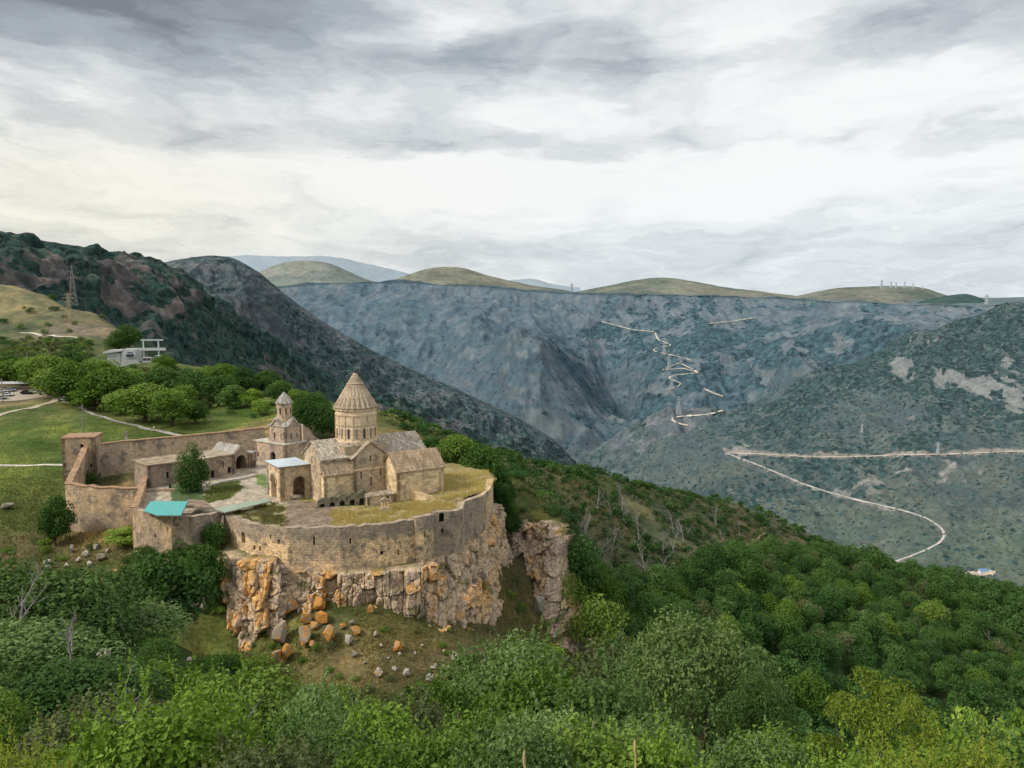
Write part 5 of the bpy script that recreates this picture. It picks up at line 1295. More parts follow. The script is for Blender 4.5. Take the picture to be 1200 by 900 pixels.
# kinds (built at a nominal size of metres)
for i in range(3):
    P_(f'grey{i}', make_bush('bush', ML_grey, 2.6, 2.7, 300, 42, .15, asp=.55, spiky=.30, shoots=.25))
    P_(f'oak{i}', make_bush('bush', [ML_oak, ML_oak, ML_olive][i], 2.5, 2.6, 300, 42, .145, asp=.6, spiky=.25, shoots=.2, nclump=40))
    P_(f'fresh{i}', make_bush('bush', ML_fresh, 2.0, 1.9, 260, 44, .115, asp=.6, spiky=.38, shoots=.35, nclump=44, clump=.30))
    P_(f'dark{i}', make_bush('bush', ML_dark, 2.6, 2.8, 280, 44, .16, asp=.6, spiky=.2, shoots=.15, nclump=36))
for i in range(2):
    P_(f'yel{i}', make_bush('bush', ML_yellow, 2.0, 2.2, 200, 48, .10, asp=.42, spiky=.55, shoots=.5, clump=.26))
    P_(f'tall{i}', make_tree('tree', ML_tall, 3.4, 7.2, 1.6, 70, 20000, .155, 6, clump=.30, lopside=.5, asp=.5))
    P_(f'locust{i}', make_tree('tree', ML_yellow, 2.6, 5.6, 1.8, 46, 9000, .15, 9, clump=.21, spread=.45, asp=.42))
for i in range(4):
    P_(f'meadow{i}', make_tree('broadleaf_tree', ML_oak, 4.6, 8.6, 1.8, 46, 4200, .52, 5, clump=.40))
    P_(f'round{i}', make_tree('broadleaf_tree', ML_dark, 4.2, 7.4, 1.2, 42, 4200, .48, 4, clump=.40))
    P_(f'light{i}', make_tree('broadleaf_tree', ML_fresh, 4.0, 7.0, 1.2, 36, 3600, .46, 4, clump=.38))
P_('slim', make_tree('broadleaf_tree', ML_dark, 3.6, 13.0, 1.6, 60, 6500, .42, 6, clump=.30, spread=.5, lopside=.7))
def make_fir():
    root = empty('fir_tree', (0,0,0), 0, '-', 'tree'); n = 2400; h = 6.0
    link('trunk', trunk_mesh('trunk', M_bark, 3.5, .14, 0, 1, 4, .0), root)
    f = rng.random(n)**.7; z = h*(1-f*.92); rr = (1.7*f)*(.35+.65*rng.random(n)**.5)*(.8+.2*np.sin(z*7)); a = rng.random(n)*6.28
    C = np.stack([rr*np.cos(a), rr*np.sin(a), z-.15*rr], 1); N = np.stack([np.cos(a), np.sin(a), np.full(n, .3)], 1)
    V, F = leaves(C, N, .34, .3); link('crown', mesh_np('crown', V, F, ML_fir, vert_val=np.repeat(rng.random(n), 4)), root); return root
P_('fir', make_fir())
def make_scrub(mat, R_, H, n, size):
    root = empty('shrub', (0,0,0), 0, '-', 'shrub')
    link('foliage', crown_mesh('foliage', mat, R_, H, 14, n, size, 0.0, clump=.5, flat=.9), root); return root
for i in range(4):
    P_(f'scrub{i}', make_scrub([ML_olive, ML_forest, ML_dark, ML_forest][i], 2.1, 2.3, 420, .42))
    P_(f'low{i}', make_scrub([ML_olive, ML_oak, ML_fresh, ML_dark][i], 1.2, 1.1, 900, .16))
    r0 = empty('dead_tree', (0,0,0), 0, '-', 'tree'); link('branches', dead_mesh('branches', M_deadbark, 4.2), r0); P_(f'dead{i}', r0)
def single(mesh, name, cat):
    o = link(name, mesh); tag(o, '-', cat); return o
for i in range(6):
    P_(f'forest{i}', single(crown_mesh('forest_tree', [ML_forest, ML_forest, ML_dark, ML_forest, ML_oak, ML_olive][i], 5.2, 10.5, 22, 2200, .64, .0, clump=.44), 'forest_tree', 'tree'))

# ---------------------------------------------------------------- foreground: bushes on the viewer's own hillside
def by_top(px, ytop, d_, hgt):
    """ground spot whose plant of height hgt reaches the photo row ytop"""
    x = (px-600)/1000*d_*1.01
    return x, d_
def fit(key, px, ytop, d_, wpx, label, nomR, nomH, group=None, cat=None):
    p = pd(px, ytop, d_); g = gz(p[0], p[1]); h = max(p[2] - g, .8)
    s = max(wpx*d_/1000/2/nomR, h/(nomH*1.35))
    return plant(key, p[0], p[1], s, label, cat, group, sz=np.clip(h/(nomH*s), .5, 2.4)*1.0)
# nearest row, along the bottom edge of the view
near = [('fresh0',190,806,13,150,'bright yellow-green leafy shrub at the bottom edge, left of centre'),
        ('oak2',300,852,11,130,'small green shrub at the bottom edge below the large grey-green thicket'),
        ('oak0',90,850,14,150,'dark shaded shrub at the bottom left corner'),
        ('yel0',14,862,9,60,'yellow-leaved weed bush with pale tall shoots in the bottom left corner'),
        ('grey0',400,845,15,170,'grey-green shrub at the bottom edge below the cliff boulders'),
        ('oak0',480,842,13,150,'leafy green shrub at the bottom edge, under the scattered grey rocks'),
        ('grey1',610,846,12,150,'broad grey-green shrub at the bottom edge behind the left reed stalk'),
        ('oak1',700,846,13,150,'dark green shrub at the bottom edge between the two reed stalks'),
        ('fresh1',770,858,12,120,'light green shrub at the bottom edge right of the right reed stalk'),
        ('grey1',915,866,16,120,'grey-green shrub at the bottom edge below the large dark tree'),
        ('yel1',1090,866,10,130,'yellow-green bush with long leaves at the bottom edge near the right corner'),
        ('yel0',1165,866,14,110,'large-leaved yellowish bush in the bottom right corner'),
        ('fresh2',975,876,14,110,'green shrub at the bottom edge below the yellow-green sapling')]
for k, px, yt, d_, w, lab in near:
    nr, nh = {'f': (2.0,1.9), 'o': (2.5,2.6), 'g': (2.6,2.7), 'y': (2.0,2.2)}[k[0]]
    fit(k, px, yt, d_, w, lab, nr, nh)
mid = [('grey0',40,655,62,230,'big grey-green bush at the left edge under the meadow rocks'),
       ('grey1',30,740,44,260,'pale-leaved spreading thicket at the left edge below the biggest grey-green bush'),
       ('dark0',70,790,34,250,'darkest bush in the lower left corner of the slope'),
       ('grey2',120,705,66,190,'grey-green thicket right of the big bush at the left edge'),
       ('oak0',200,770,38,220,'mid-green bush below the round dark tree on the left'),
       ('oak1',290,790,33,220,'leafy green bush in front of the brown gully below the left cliff buttress'),
       ('grey0',380,806,30,210,'grey-green bush below the heap of orange boulders'),
       ('oak2',460,808,33,190,'rounded green bush under the small scattered slope rocks'),
       ('fresh0',440,832,22,190,'bright green bush left of the dense central thicket'),
       ('oak0',540,790,42,190,'dense central thicket in front of the scattered white rocks'),
       ('grey1',612,760,55,150,'grey-green bush reaching up to the foot of the rocky gully'),
       ('grey2',590,745,72,160,'pale grey-green bush just below the right end of the cliff'),
       ('oak1',640,790,36,180,'dark leafy bush right of the dense central thicket'),
       ('grey0',700,800,34,170,'grey-green bush left of the large dark tree on the right'),
       ('oak2',690,760,60,150,'rounded bush at the left foot of the large dark tree'),
       ('fresh1',255,832,19,190,'yellowish leafy bush low on the left, above the bottom shrubs'),
       ('oak2',130,812,24,230,'deep green bush at lower left behind the yellow-green shrub'),
       ('dark1',340,836,20,150,'shaded green bush in the lower middle left'),
       ('oak1',560,838,18,190,'leafy bush in the lower centre behind the left reed'),
       ('grey1',660,840,17,170,'muted green bush in the lower centre between the reeds'),
       ('grey2',760,838,21,170,'muted green bush below the left side of the large dark tree'),
       ('oak0',890,846,24,130,'bush under the right side of the large dark tree'),
       ('dark2',1165,866,22,110,'dark bush behind the yellowish bush in the right corner'),
       ('fresh0',1120,868,15,110,'bright green bush right of the yellow-green sapling')]
for k, px, yt, d_, w, lab in mid:
    nr, nh = {'f': (2.0,1.9), 'o': (2.5,2.6), 'g': (2.6,2.7), 'd': (2.6,2.8)}[k[0]]
    fit(k, px, yt, d_, w, lab, nr, nh)
def fit_tree(key, px, ytop, ybase, d_, wpx, label, nomR, nomH, cat='tree', group=None, ground=True):
    g = gp(px, ybase) if ground else None
    if g is not None and .6*d_ < g[1] < 1.5*d_: d_ = g[1]
    p = pd(px, ytop, d_); b = pd(px, ybase, d_); s = wpx*d_/1000/2/nomR
    zb_ = (gz(p[0], p[1]) - .15) if ground else b[2]
    hh = max(p[2] - zb_, (p[2]-b[2])*.45)
    o = plant(key, p[0], p[1], s, label, cat, group, sz=hh/(nomH*s))
    if p[2] - zb_ < hh: o.location.z = float(p[2] - hh)
    if not ground: o.location.z = float(b[2])
    return o
fit_tree('tall0', 820, 722, 920, 42, 220, 'large dark grey-green tree at lower right with sparse pale top shoots', 3.4, 7.2)
fit_tree('tall1', 765, 770, 925, 40, 130, 'smaller grey-green tree leaning on the left of the large dark tree', 3.4, 7.2)
fit_tree('tall0', 885, 790, 930, 38, 120, 'low right-hand neighbour of the large dark grey-green tree', 3.4, 7.2)
fit_tree('locust0', 1030, 774, 905, 24, 170, 'yellow-green sapling with feathery leaves before the dark forest, lower right', 2.6, 5.6)
fit_tree('locust1', 1075, 812, 905, 22, 110, 'lower yellow-green sapling beside the feathery one, lower right', 2.6, 5.6)
fit_tree('light0', 1150, 832, 905, 44, 110, 'rounded bright green tree near the right corner below the forest', 4.0, 7.0)
fit_tree('light1', 1195, 842, 905, 46, 80, 'bright green tree cut by the right edge near the bottom', 4.0, 7.0)
fit_tree('round0', 183, 652, 790, 112, 118, 'big round dark green tree below the turquoise-roofed wall', 4.2, 7.4)
fit_tree('round1', 235, 640, 705, 138, 62, 'dark green tree between the round tree and the left end of the cliff', 4.2, 7.4)
fit_tree('light2', 172, 740, 800, 96, 66, 'lighter green tree at the foot of the big round dark tree', 4.0, 7.0)
fit_tree('round2', 215, 628, 660, 149, 44, 'dark shrub-like tree hugging the wall below the turquoise roof', 4.2, 7.4)
fit_tree('round3', 250, 612, 655, 154, 34, 'dark green ivy-like tree growing at the angle of the front walls', 4.2, 7.4)
fit_tree('round0', 170, 640, 668, 154, 34, 'small dark tree below the corner of the front wall end', 4.2, 7.4)
fit_tree('light3', 145, 618, 640, 168, 44, 'low green tree under the right end of the broad bastion', 4.0, 7.0)
fit_tree('round1', 62, 582, 640, 186, 42, 'dark green bush-like tree against the left side of the broad bastion', 4.2, 7.4)
fit_tree('meadow0', 300, 768, 800, 130, 46, 'green bushy tree in the shaded gully under the left cliff buttress', 4.6, 8.6)
fit_tree('light2', 722, 742, 795, 160, 66, 'green tree at the lower right foot of the outer rocky cliff', 4.0, 7.0)
fit_tree('light3', 640, 760, 800, 150, 70, 'bright green tree under the gap between the two cliffs', 4.0, 7.0)
# courtyard and terrace trees
o = fit_tree('slim', 222, 519, 588, 184, 37, 'tall dark leaning tree standing in the courtyard', 3.6, 13.0, ground=False)
o = fit_tree('fir', 200, 566, 586, 184, 14, 'small dark conifer beside the tall courtyard tree', 1.7, 6.0, ground=False)
fit_tree('round2', 95, 551, 573, 190, 34, 'dark bush inside the bastion below the square tower', 4.2, 7.4, cat='bush')
# dark trees right behind the church
for i, (px, yt, yb, d_, w) in enumerate([(360,466,512,262,34),(378,472,514,258,34),(345,470,508,268,26),(392,482,512,262,24),(535,508,560,238,50),(560,522,580,226,56),(585,545,605,214,34),(520,520,556,246,36),(548,545,590,214,36),(592,570,622,208,26),(600,590,634,204,20),(505,512,540,255,36),(575,530,560,240,30)]):
    fit_tree(f'round{i%4}' if i != 4 else 'meadow1', px, yt, yb, d_, w, ['dark tree behind the gap between chapel and dome','dark tree just left of the conical dome','dark tree right behind the small chapel dome','low dark tree touching the left edge of the drum','big green tree behind the church roofs, right of the ridge','broad dark tree right of the south-east chapel roof','dark tree on the edge right of the upper grass terrace','tree behind the pale right-hand roof of the church','dark tree filling the corner behind the upper grass terrace','dark tree low on the drop beside the right corner wall','small dark tree lowest on the drop beside the corner wall','tree directly above the pale church roof','dark tree behind the broad dark tree on the ridge'][i], 4.2 if i != 4 else 4.6, 7.4 if i != 4 else 8.6)
# the belt of trees on the left meadow and hillside
belt = [('meadow0',22,418,448,380,56),('meadow1',55,415,464,352,60),('meadow2',92,420,474,340,60),('light3',34,430,450,372,46),('meadow3',72,432,466,345,52),('meadow1',130,428,481,330,60),('light0',110,450,480,325,46),('light1',95,456,474,322,34),('meadow2',168,448,495,300,76),('meadow3',200,456,499,296,48),('meadow0',140,460,486,310,42),
        ('round1',185,430,470,335,52),('meadow3',150,430,468,345,56),('round2',225,434,474,335,46),('round3',255,440,476,338,42),('meadow0',210,450,482,318,40),('round1',272,452,478,330,34),('light2',240,430,452,385,36),('round2',285,430,462,375,36),('meadow1',262,425,455,390,34),('round0',312,434,464,370,34),('round3',330,446,472,345,32),('meadow2',350,455,478,330,28),('round2',370,460,486,318,30),('round0',150,381,410,500,30),('round1',138,388,412,480,26),('meadow0',190,415,440,410,26),
        ('round3',45,425,452,390,46),('round1',10,418,446,400,44),('meadow3',120,420,450,385,40),('round0',80,412,440,400,44),('light3',295,455,478,325,26),('round1',228,470,496,300,26),('light1',305,468,486,318,22)]
dsc = ['left of the parking area','behind the path bend','in the row above the dirt road','at the back of the belt','beside the grey path','on the meadow before the tree belt','below the cable car station','along the ridge right of the station']
for i, (k, px, yt, yb, d_, w) in enumerate(belt):
    nr, nh = {'m': (4.6,8.6), 'r': (4.2,7.4), 'l': (4.0,7.0)}[k[0]]
    where = 'in the belt of trees above the dirt road and parked cars' if px < 130 and d_ < 360 else 'on the hill behind the front belt of trees' if px < 130 else 'on the meadow between grey path and cable car station' if px < 225 else 'on the green slope left of the small chapel dome'
    fit_tree(k, px, yt, yb, d_, w*1.08, {'m': 'broad mid-green tree ', 'r': 'dark rounded tree ', 'l': 'light green low tree '}[k[0]] + where, nr, nh, group='trees on the left hillside')
# shrubs dotted over the left hill, the meadow edges and the slopes
def scatter_px(n, x0, x1, y0, y1, test=None, sep=0):
    out = []; tries = 0
    while len(out) < n and tries < n*30:
        tries += 1
        px, py = random.uniform(x0, x1), random.uniform(y0, y1)
        if test and not test(px, py): continue
        g = gp(px, py)
        if g is None or g[1] > 900: continue
        if sep and any((g[0]-q[0])**2 + (g[1]-q[1])**2 < sep*sep for q in out): continue
        out.append(g)
    return out
bvh_ok = lambda x, y: not inpoly(np.array([x]), np.array([y]), T2)[0]
T2c = T2.mean(0); T2big = T2c + (T2 - T2c)*1.06
free = lambda x, y: not inpoly(np.array([x]), np.array([y]), T2big)[0]
hillsc = 0
for g in scatter_px(52, 0, 200, 392, 440, lambda a, b: b > 398 - a*.02 and not (110 < a < 190 and 395 < b < 432), 5):
    plant(f'scrub{random.choice([0,0,1,3])}', g[0], g[1], random.uniform(.7,1.5), 'low rounded shrub on the terraced hillside under the tan hill', 'shrub', 'shrubs on the left hillside')
for g in scatter_px(12, 0, 120, 345, 392, None, 12):
    plant(f'scrub{random.choice([2,3])}', g[0], g[1], random.uniform(.8,1.8), 'dark shrub dotted on the bare tan hill', 'shrub', 'shrubs on the tan hill')
for g in scatter_px(34, 215, 400, 425, 492, lambda a, b: b > 428 + (a-240)*.36, 4):
    plant(f'scrub{random.choice([1,2,3])}', g[0], g[1], random.uniform(.6,1.3), 'small shrub on the green slope beside the chapel', 'shrub', 'shrubs on the green slope')
for g in scatter_px(40, 0, 330, 636, 720, None, 2.5):
    if free(g[0], g[1]): plant(f'low{random.choice([0,1,2,3])}', g[0], g[1], random.uniform(.7,1.6), 'low weedy shrub on the slope below the front walls', 'shrub', 'shrubs below the front walls')
for g in scatter_px(54, 230, 640, 700, 830, lambda a, b: b > 735 - abs(a-420)*.05, 2.0):
    if g[1] > 90: plant(f'low{random.choice([0,0,1,1])}', g[0], g[1], random.uniform(.45,1.0), 'low scrubby shrub in the grass below the cliff', 'shrub', 'shrubs in the grass below the cliff')
for g in scatter_px(22, 595, 660, 560, 740, None, 2.5):
    if free(g[0], g[1]): plant(f'low{random.choice([0,1,3])}', g[0], g[1], random.uniform(.8,1.7), 'shrub in the steep grassy gully between the two cliffs', 'shrub', 'shrubs in the gully')
# filler bushes over the viewer's slope so that no bare ground shows between the large ones
fill = 0
for g in scatter_px(105, -40, 1240, 690, 905, lambda a, b: b > 700 + max(0, 230-abs(a-430))*.30 and (a < 900 or b > 885), 1.5):
    r = math.hypot(g[0], g[1])
    if r < 11 or r > 118: continue
    k = random.choice(['grey0','grey1','grey2','oak0','oak1','oak2','dark0','dark1'] if r > 30 else ['oak0','oak1','grey2','fresh0','fresh1','fresh2'])
    side = 'left' if g[0] < -.2*g[1] else 'middle' if g[0] < .12*g[1] else 'right'
    tone = {'g': 'grey-green', 'o': 'mid-green', 'd': 'dark green', 'f': 'fresh green'}[k[0]]
    plant(k, g[0], g[1], random.uniform(.45,.85)*(1 if r > 30 else .62), f'{tone} bush filling the {side} of the near slope between larger bushes', 'bush', f'{tone} bushes on the {side} of the near slope')

# ---------------------------------------------------------------- the wooded ridge on the right: trees, shrubs and bare trees
def region(poly, n, sep, seed):
    r_ = np.random.default_rng(seed)
    x = r_.uniform(-60, 480, n*14); y = r_.uniform(120, 620, n*14)
    k = x/y < .75; x, y = x[k], y[k]
    z = height(x, y); px, py = proj(np.stack([x, y, z], 1))
    ok = inpoly(px, py, np.array(poly, float)) & (z > -330)
    x, y, z, px, py = x[ok], y[ok], z[ok], px[ok], py[ok]
    out = []; cell = {}
    for i in range(len(x)):
        c = (int(x[i]//sep), int(y[i]//sep)); bad = False
        for a in (-1,0,1):
            for b in (-1,0,1):
                for j in cell.get((c[0]+a, c[1]+b), ()):
                    if (x[i]-x[j])**2 + (y[i]-y[j])**2 < sep*sep: bad = True
        if bad: continue
        cell.setdefault(c, []).append(i); out.append((x[i], y[i], z[i], px[i], py[i]))
        if len(out) >= n: break
    return out
def add_stuff(name, spots, mat, R_, H, nl, size, kind='stuff', nclump=10):
    Vs, Fs, rs = [], [], []; n0 = 0
    tm = []
    for i in range(8):
        d = unit(nclump); d[:, 2] = np.abs(d[:, 2])*.9 - .1; d[:3, 2] = -.5; cen = d*.58; k = rng.integers(0, nclump, nl); u = unit(nl); u[:, 2] = np.abs(u[:, 2])
        p = cen[k] + u*(.40+.12*rng.random((nl, 1))); tm.append((p, u, rng.random(nclump)[k]))
    for x, y, z, s in spots:
        p, u, cl = tm[random.randrange(8)]
        a = random.random()*6.28; c_, s_ = math.cos(a), math.sin(a)
        q = np.stack([p[:, 0]*c_ - p[:, 1]*s_, p[:, 0]*s_ + p[:, 1]*c_, p[:, 2]], 1)
        C = q*np.array([R_*s, R_*s, H*s*.62]) + np.array([x, y, z + H*s*.30])
        V, F = leaves(C, u, size*s*(.7+.6*rng.random(nl)), .7)
        Vs.append(V); Fs.append(F + n0); n0 += len(V)
        rs.append(np.repeat(np.clip(.35*random.random() + .3*cl + .35*rng.random(nl), 0, 1), 4))
    o = link(name, mesh_np(name, np.concatenate(Vs), np.concatenate(Fs), mat, vert_val=np.concatenate(rs))); tag(o, kind=kind); return o
forest_poly = [(690,760),(640,700),(700,690),(760,700),(830,668),(880,650),(940,662),(1010,655),(1060,672),(1130,684),(1215,702),(1215,905),(930,960),(800,930),(700,830)]
fs = region(forest_poly, 2200, 6.6, 3)
fs.sort(key=lambda q: -1/math.hypot(q[0], q[1]))
vis = [q for q in fs if -20 < q[3] < 1220 and q[4] < 905]
vis.sort(key=lambda q: math.hypot(q[0], q[1]))
# nearest visible trees as objects
hid = lambda q: q[4] > 790 and 700 < q[3] < 940 or (q[4] > 830 and q[3] > 960)
first = [q for q in vis if not hid(q)][:290]; fset = set(id(q) for q in first)
for i, q in enumerate(first):
    plant(f'forest{random.choice([0,1,2,3,0,1,2,3,0,1,4,4,5])}', q[0], q[1], random.uniform(.6,1.3), 'round green tree in the dense forest on the right-hand slope', 'tree', 'trees of the dense forest', dz=-.4, sz=random.uniform(.75, 1.35))
rest = [(q[0], q[1], q[2]-.4, random.uniform(.8,1.3)) for q in fs if id(q) not in fset]
add_stuff('far_forest', rest, ML_forest, 5.4, 10.5, 420, 1.0)
# shrubs on the ridge
ridge_poly = [(448,492),(520,512),(600,542),(700,557),(780,576),(860,593),(930,622),(1000,655),(1080,674),(960,668),(880,655),(830,672),(760,705),(700,695),(650,702),(668,640),(640,600),(600,560),(530,535)]
rs_ = region(ridge_poly, 4200, 2.9, 5)
rs_ = [q for q in rs_ if free(q[0], q[1])]
bare = fbm(np.array([q[0] for q in rs_])*.02, np.array([q[1] for q in rs_])*.02, 4.0, 3)
rs_ = [q for q, b in zip(rs_, bare) if b < .20 or random.random() < .35]
rs_.sort(key=lambda q: math.hypot(q[0], q[1]))
for i, q in enumerate(rs_[:95]):
    plant(f'scrub{random.choice([0,0,1,3])}', q[0], q[1], random.uniform(.6,1.35), 'rounded shrub on the brushy ridge behind the outer cliff', 'shrub', 'shrubs on the brushy ridge')
add_stuff('far_scrub', [(q[0], q[1], q[2]-.2, random.uniform(.6,1.3)) for q in rs_[95::2]], ML_forest, 2.3, 3.4, 130, .7)
add_stuff('far_scrub', [(q[0], q[1], q[2]-.2, random.uniform(.5,1.2)) for q in rs_[96::2]], ML_olive, 2.1, 2.8, 120, .6)
crest = region([(448,486),(520,506),(600,536),(700,551),(780,570),(860,586),(930,616),(1000,650),(1080,668),(1160,690),(1215,704),(1215,712),(1160,700),(1080,684),(1000,662),(930,628),(860,597),(780,580),(700,562),(600,547),(520,518)], 420, 4.5, 9)
add_stuff('far_scrub', [(q[0], q[1], q[2]-.3, random.uniform(.7,1.4)) for q in crest], ML_dark, 2.6, 3.6, 160, .75)
hs = []
for g in scatter_px(420, 0, 205, 393, 445, lambda a, b: b > 400 - a*.02 and not (108 < a < 192 and 395 < b < 434)): hs.append((g[0], g[1], g[2]-.2, random.uniform(.5,1.3)))
add_stuff('far_scrub', hs[::2], ML_olive, 2.2, 2.6, 130, .65); add_stuff('far_scrub', hs[1::2], ML_oak, 2.2, 2.6, 130, .65)
dead = region([(650,610),(720,600),(840,640),(880,660),(820,690),(720,690),(665,660)], 90, 3.6, 11) + region([(700,580),(860,605),(900,640),(850,650),(720,620)], 26, 8, 12) + region([(980,672),(1190,712),(1190,800),(1000,760)], 22, 14, 13)
for i, q in enumerate(dead):
    plant(f'dead{i%4}', q[0], q[1], random.uniform(1.2,2.1), 'bare grey leafless tree among green shrubs on the right-hand slope', 'tree', 'bare grey trees on the slope')

for i, (px, yb, d_, s) in enumerate([(150,860,22,.42),(262,880,16,.30),(520,862,20,.34),(585,850,30,.5),(330,830,34,.5),(80,800,40,.6),(680,870,18,.3),(20,760,52,.7),(850,850,30,.5),(1010,880,20,.34)]):
    g = pd(px, yb, d_)
    plant(f'dead{i%4}', g[0], g[1], s*1.25, 'thin bare twiggy shrub poking out between the leafy near bushes', 'shrub', 'bare twiggy shrubs on the near slope')
# ---------------------------------------------------------------- grass
def grass(name, spots, hmin, hmax, w, mat, lean=.35, col=None):
    n = len(spots); C = np.array([s[:3] for s in spots]); h = rng.uniform(hmin, hmax, n)
    a = rng.random(n)*6.28; t_ = np.stack([np.cos(a), np.sin(a), np.zeros(n)], 1)*w/2
    ln = np.stack([rng.normal(size=n)*lean, rng.normal(size=n)*lean, np.ones(n)], 1)*h[:, None]
    V = np.stack([C - t_, C + t_, C + ln], 1).reshape(-1, 3); F = np.arange(3*n).reshape(n, 3)
    o = link(name, mesh_np(name, V, F, mat, vert_val=np.repeat(rng.random(n), 3))); tag(o, kind='stuff'); return o
MG_dry = mat_leaf('dry_grass', (.26,.20,.075), (.50,.395,.165), (.68,.57,.28), .35)
MG_mixed = mat_leaf('mixed_grass', (.075,.085,.025), (.16,.155,.05), (.34,.28,.12), .25)
MG_green = mat_leaf('meadow_grass', (.065,.100,.022), (.115,.155,.035), (.24,.23,.09), .25)
def on_terrace(poly, n, f=.0, thr=-9):
    W = np.array([pz(a, b, ZC)[:2] for a, b in poly]); lo, hi = W.min(0), W.max(0); out = []
    x = rng.uniform(lo[0]-1, hi[0]+1, n*3); y = rng.uniform(lo[1]-1, hi[1]+1, n*3); k = inpoly(x + fbm(x*.35, y*.35, 1.0, 3)*2.6, y + fbm(x*.35, y*.35, 7.0, 3)*2.6, W) & inpoly(x, y, T2)
    x, y = x[k][:int(n)], y[k][:int(n)]; d = fbm(x*.25, y*.25, 3.3, 3); k = d > thr; x, y = x[k], y[k]
    return np.stack([x, y, terr_h(x, y)], 1)
grass('tall_grass', on_terrace([(390,598),(430,600),(470,590),(520,588),(566,580),(566,584),(545,590),(541,598),(508,604),(460,613.5),(400,619),(388,620)], 17000, thr=-.12), .2, .85, .09, MG_dry)
grass('tall_grass', on_terrace([(471,573),(500,562),(530,556),(570,552),(582,562),(578,571),(566,581),(545,586),(520,586),(500,581)], 14000, thr=-.18), .2, .85, .09, MG_dry)
grass('tall_grass', on_terrace([(270,603),(300,592),(336,589),(333,617),(310,616),(290,612)], 6000, thr=-.12), .2, .6, .09, MG_mixed)
grass('lawn_grass', on_terrace([(237,587),(246,567),(278,562),(286,571),(272,583),(240,591)], 6000), .1, .3, .12, MG_green)
def on_land(n, x0, x1, y0, y1, test=None, noise=None):
    out = []
    for i in range(n):
        px, py = random.uniform(x0, x1), random.uniform(y0, y1)
        if test and not test(px, py): continue
        g = gp(px, py)
        if g is None or not (80 < g[1] < 420): continue
        out.append(g)
    return np.array(out)
def thin(S, thr, sc=.12):
    k = fbm(S[:, 0]*sc, S[:, 1]*sc, 7.7, 3) > thr; return S[k & ~inpoly(S[:, 0], S[:, 1], T2)]
grass('slope_grass', thin(on_land(26000, 225, 700, 690, 830), -.2), .25, .75, .13, MG_mixed, .5)
grass('slope_grass', thin(on_land(12000, 585, 660, 560, 745), -.3), .3, .9, .13, MG_mixed, .5)
grass('slope_grass', thin(on_land(16000, 0, 270, 560, 720), -.25), .25, .8, .15, MG_mixed, .5)
grass('slope_grass', thin(on_land(16000, 0, 330, 470, 640), -.15), .15, .45, .2, MG_green, .5)
# ================================================================ boulders and rocks
M_rock_o, t = new_mat('lichen_rock'); p = geo_pos(t); n_ = t.noise(p, 1.0, 6, .65); n2_ = t.noise(p, 4.5, 5, .65); ob = t.new('ShaderNodeObjectInfo').outputs['Random']
c = t.mix(t.map(t.m('ADD', n_, t.m('MULTIPLY', t.m('SUBTRACT', ob, .5), .22)), .44, .54), (.33,.275,.215), (.50,.245,.06)); k = t.map(n2_, .28, .72, .6, 1.35)
finish(t, t.mix(1.0, c, t.comb(k, k, k), 'MULTIPLY'), .93, n2_, .12, 1.0, spec=.06)
M_rock_g, t = new_mat('pale_rock'); p = geo_pos(t); n_ = t.noise(p, 1.2, 6, .65); n2_ = t.noise(p, 5, 5, .65); k = t.map(n2_, .28, .72, .6, 1.35)
finish(t, t.mix(1.0, t.mix(t.map(n_, .42, .62), (.36,.315,.26), (.46,.42,.36)), t.comb(k, k, k), 'MULTIPLY'), .93, n2_, .12, 1.0, spec=.06)
def rock_mesh(mat):
    bm = NB()
    for i in range(15):
        v = Vector(unit(1)[0]); s = random.uniform(.75, 1.0)
        m = max(abs(v.x), abs(v.y), abs(v.z)); v = v.lerp(v/m*.85, .72)*s
        bm.verts.new(v)
    r = bmesh.ops.convex_hull(bm, input=bm.verts[:])
    bmesh.ops.delete(bm, geom=list({e for e in r['geom_interior'] + r['geom_unused'] if isinstance(e, bmesh.types.BMVert)}), context='VERTS')
    bmesh.ops.bevel(bm, geom=bm.edges[:], offset=.035, segments=1, affect='EDGES', profile=.5)
    bmesh.ops.triangulate(bm, faces=bm.faces[:])
    bmesh.ops.subdivide_edges(bm, edges=[e for e in bm.edges if e.calc_length() > .25], cuts=1, use_grid_fill=True)
    for v in bm.verts:
        n = float(fbm(v.co.x*2.2+i, v.co.y*2.2, v.co.z*2.2, 3)); v.co *= 1 + .05*n
    bmesh.ops.recalc_face_normals(bm, faces=bm.faces[:])
    me = bpy.data.meshes.new('boulder'); bm.to_mesh(me); bm.free(); me.materials.append(mat); return me
RO = [rock_mesh(M_rock_o) for _ in range(7)]; RG = [rock_mesh(M_rock_g) for _ in range(6)]
def rock(px, py, w, h, mat, label, group=None, i=[0], dback=0.0, surf='land', name='boulder'):
    i[0] += 1
    g = gp(px, py + h*.5)
    if g is None: return
    d_ = g[1] + dback; me = (RO if mat == 'o' else RG)[i[0] % (7 if mat == 'o' else 6)]
    o = link(name, me); c = pd(px, py, d_); o.location = [float(c[0]), float(c[1]), float(c[2]) - h*d_/1000*.08]
    o.scale = (w*d_/2000, max(w, h)*d_/2000*.9, h*d_/2000*1.04); o.rotation_euler = (random.uniform(-.2,.2), random.uniform(-.2,.2), random.uniform(-.5,.5))
    tag(o, label, 'boulder', group); return o
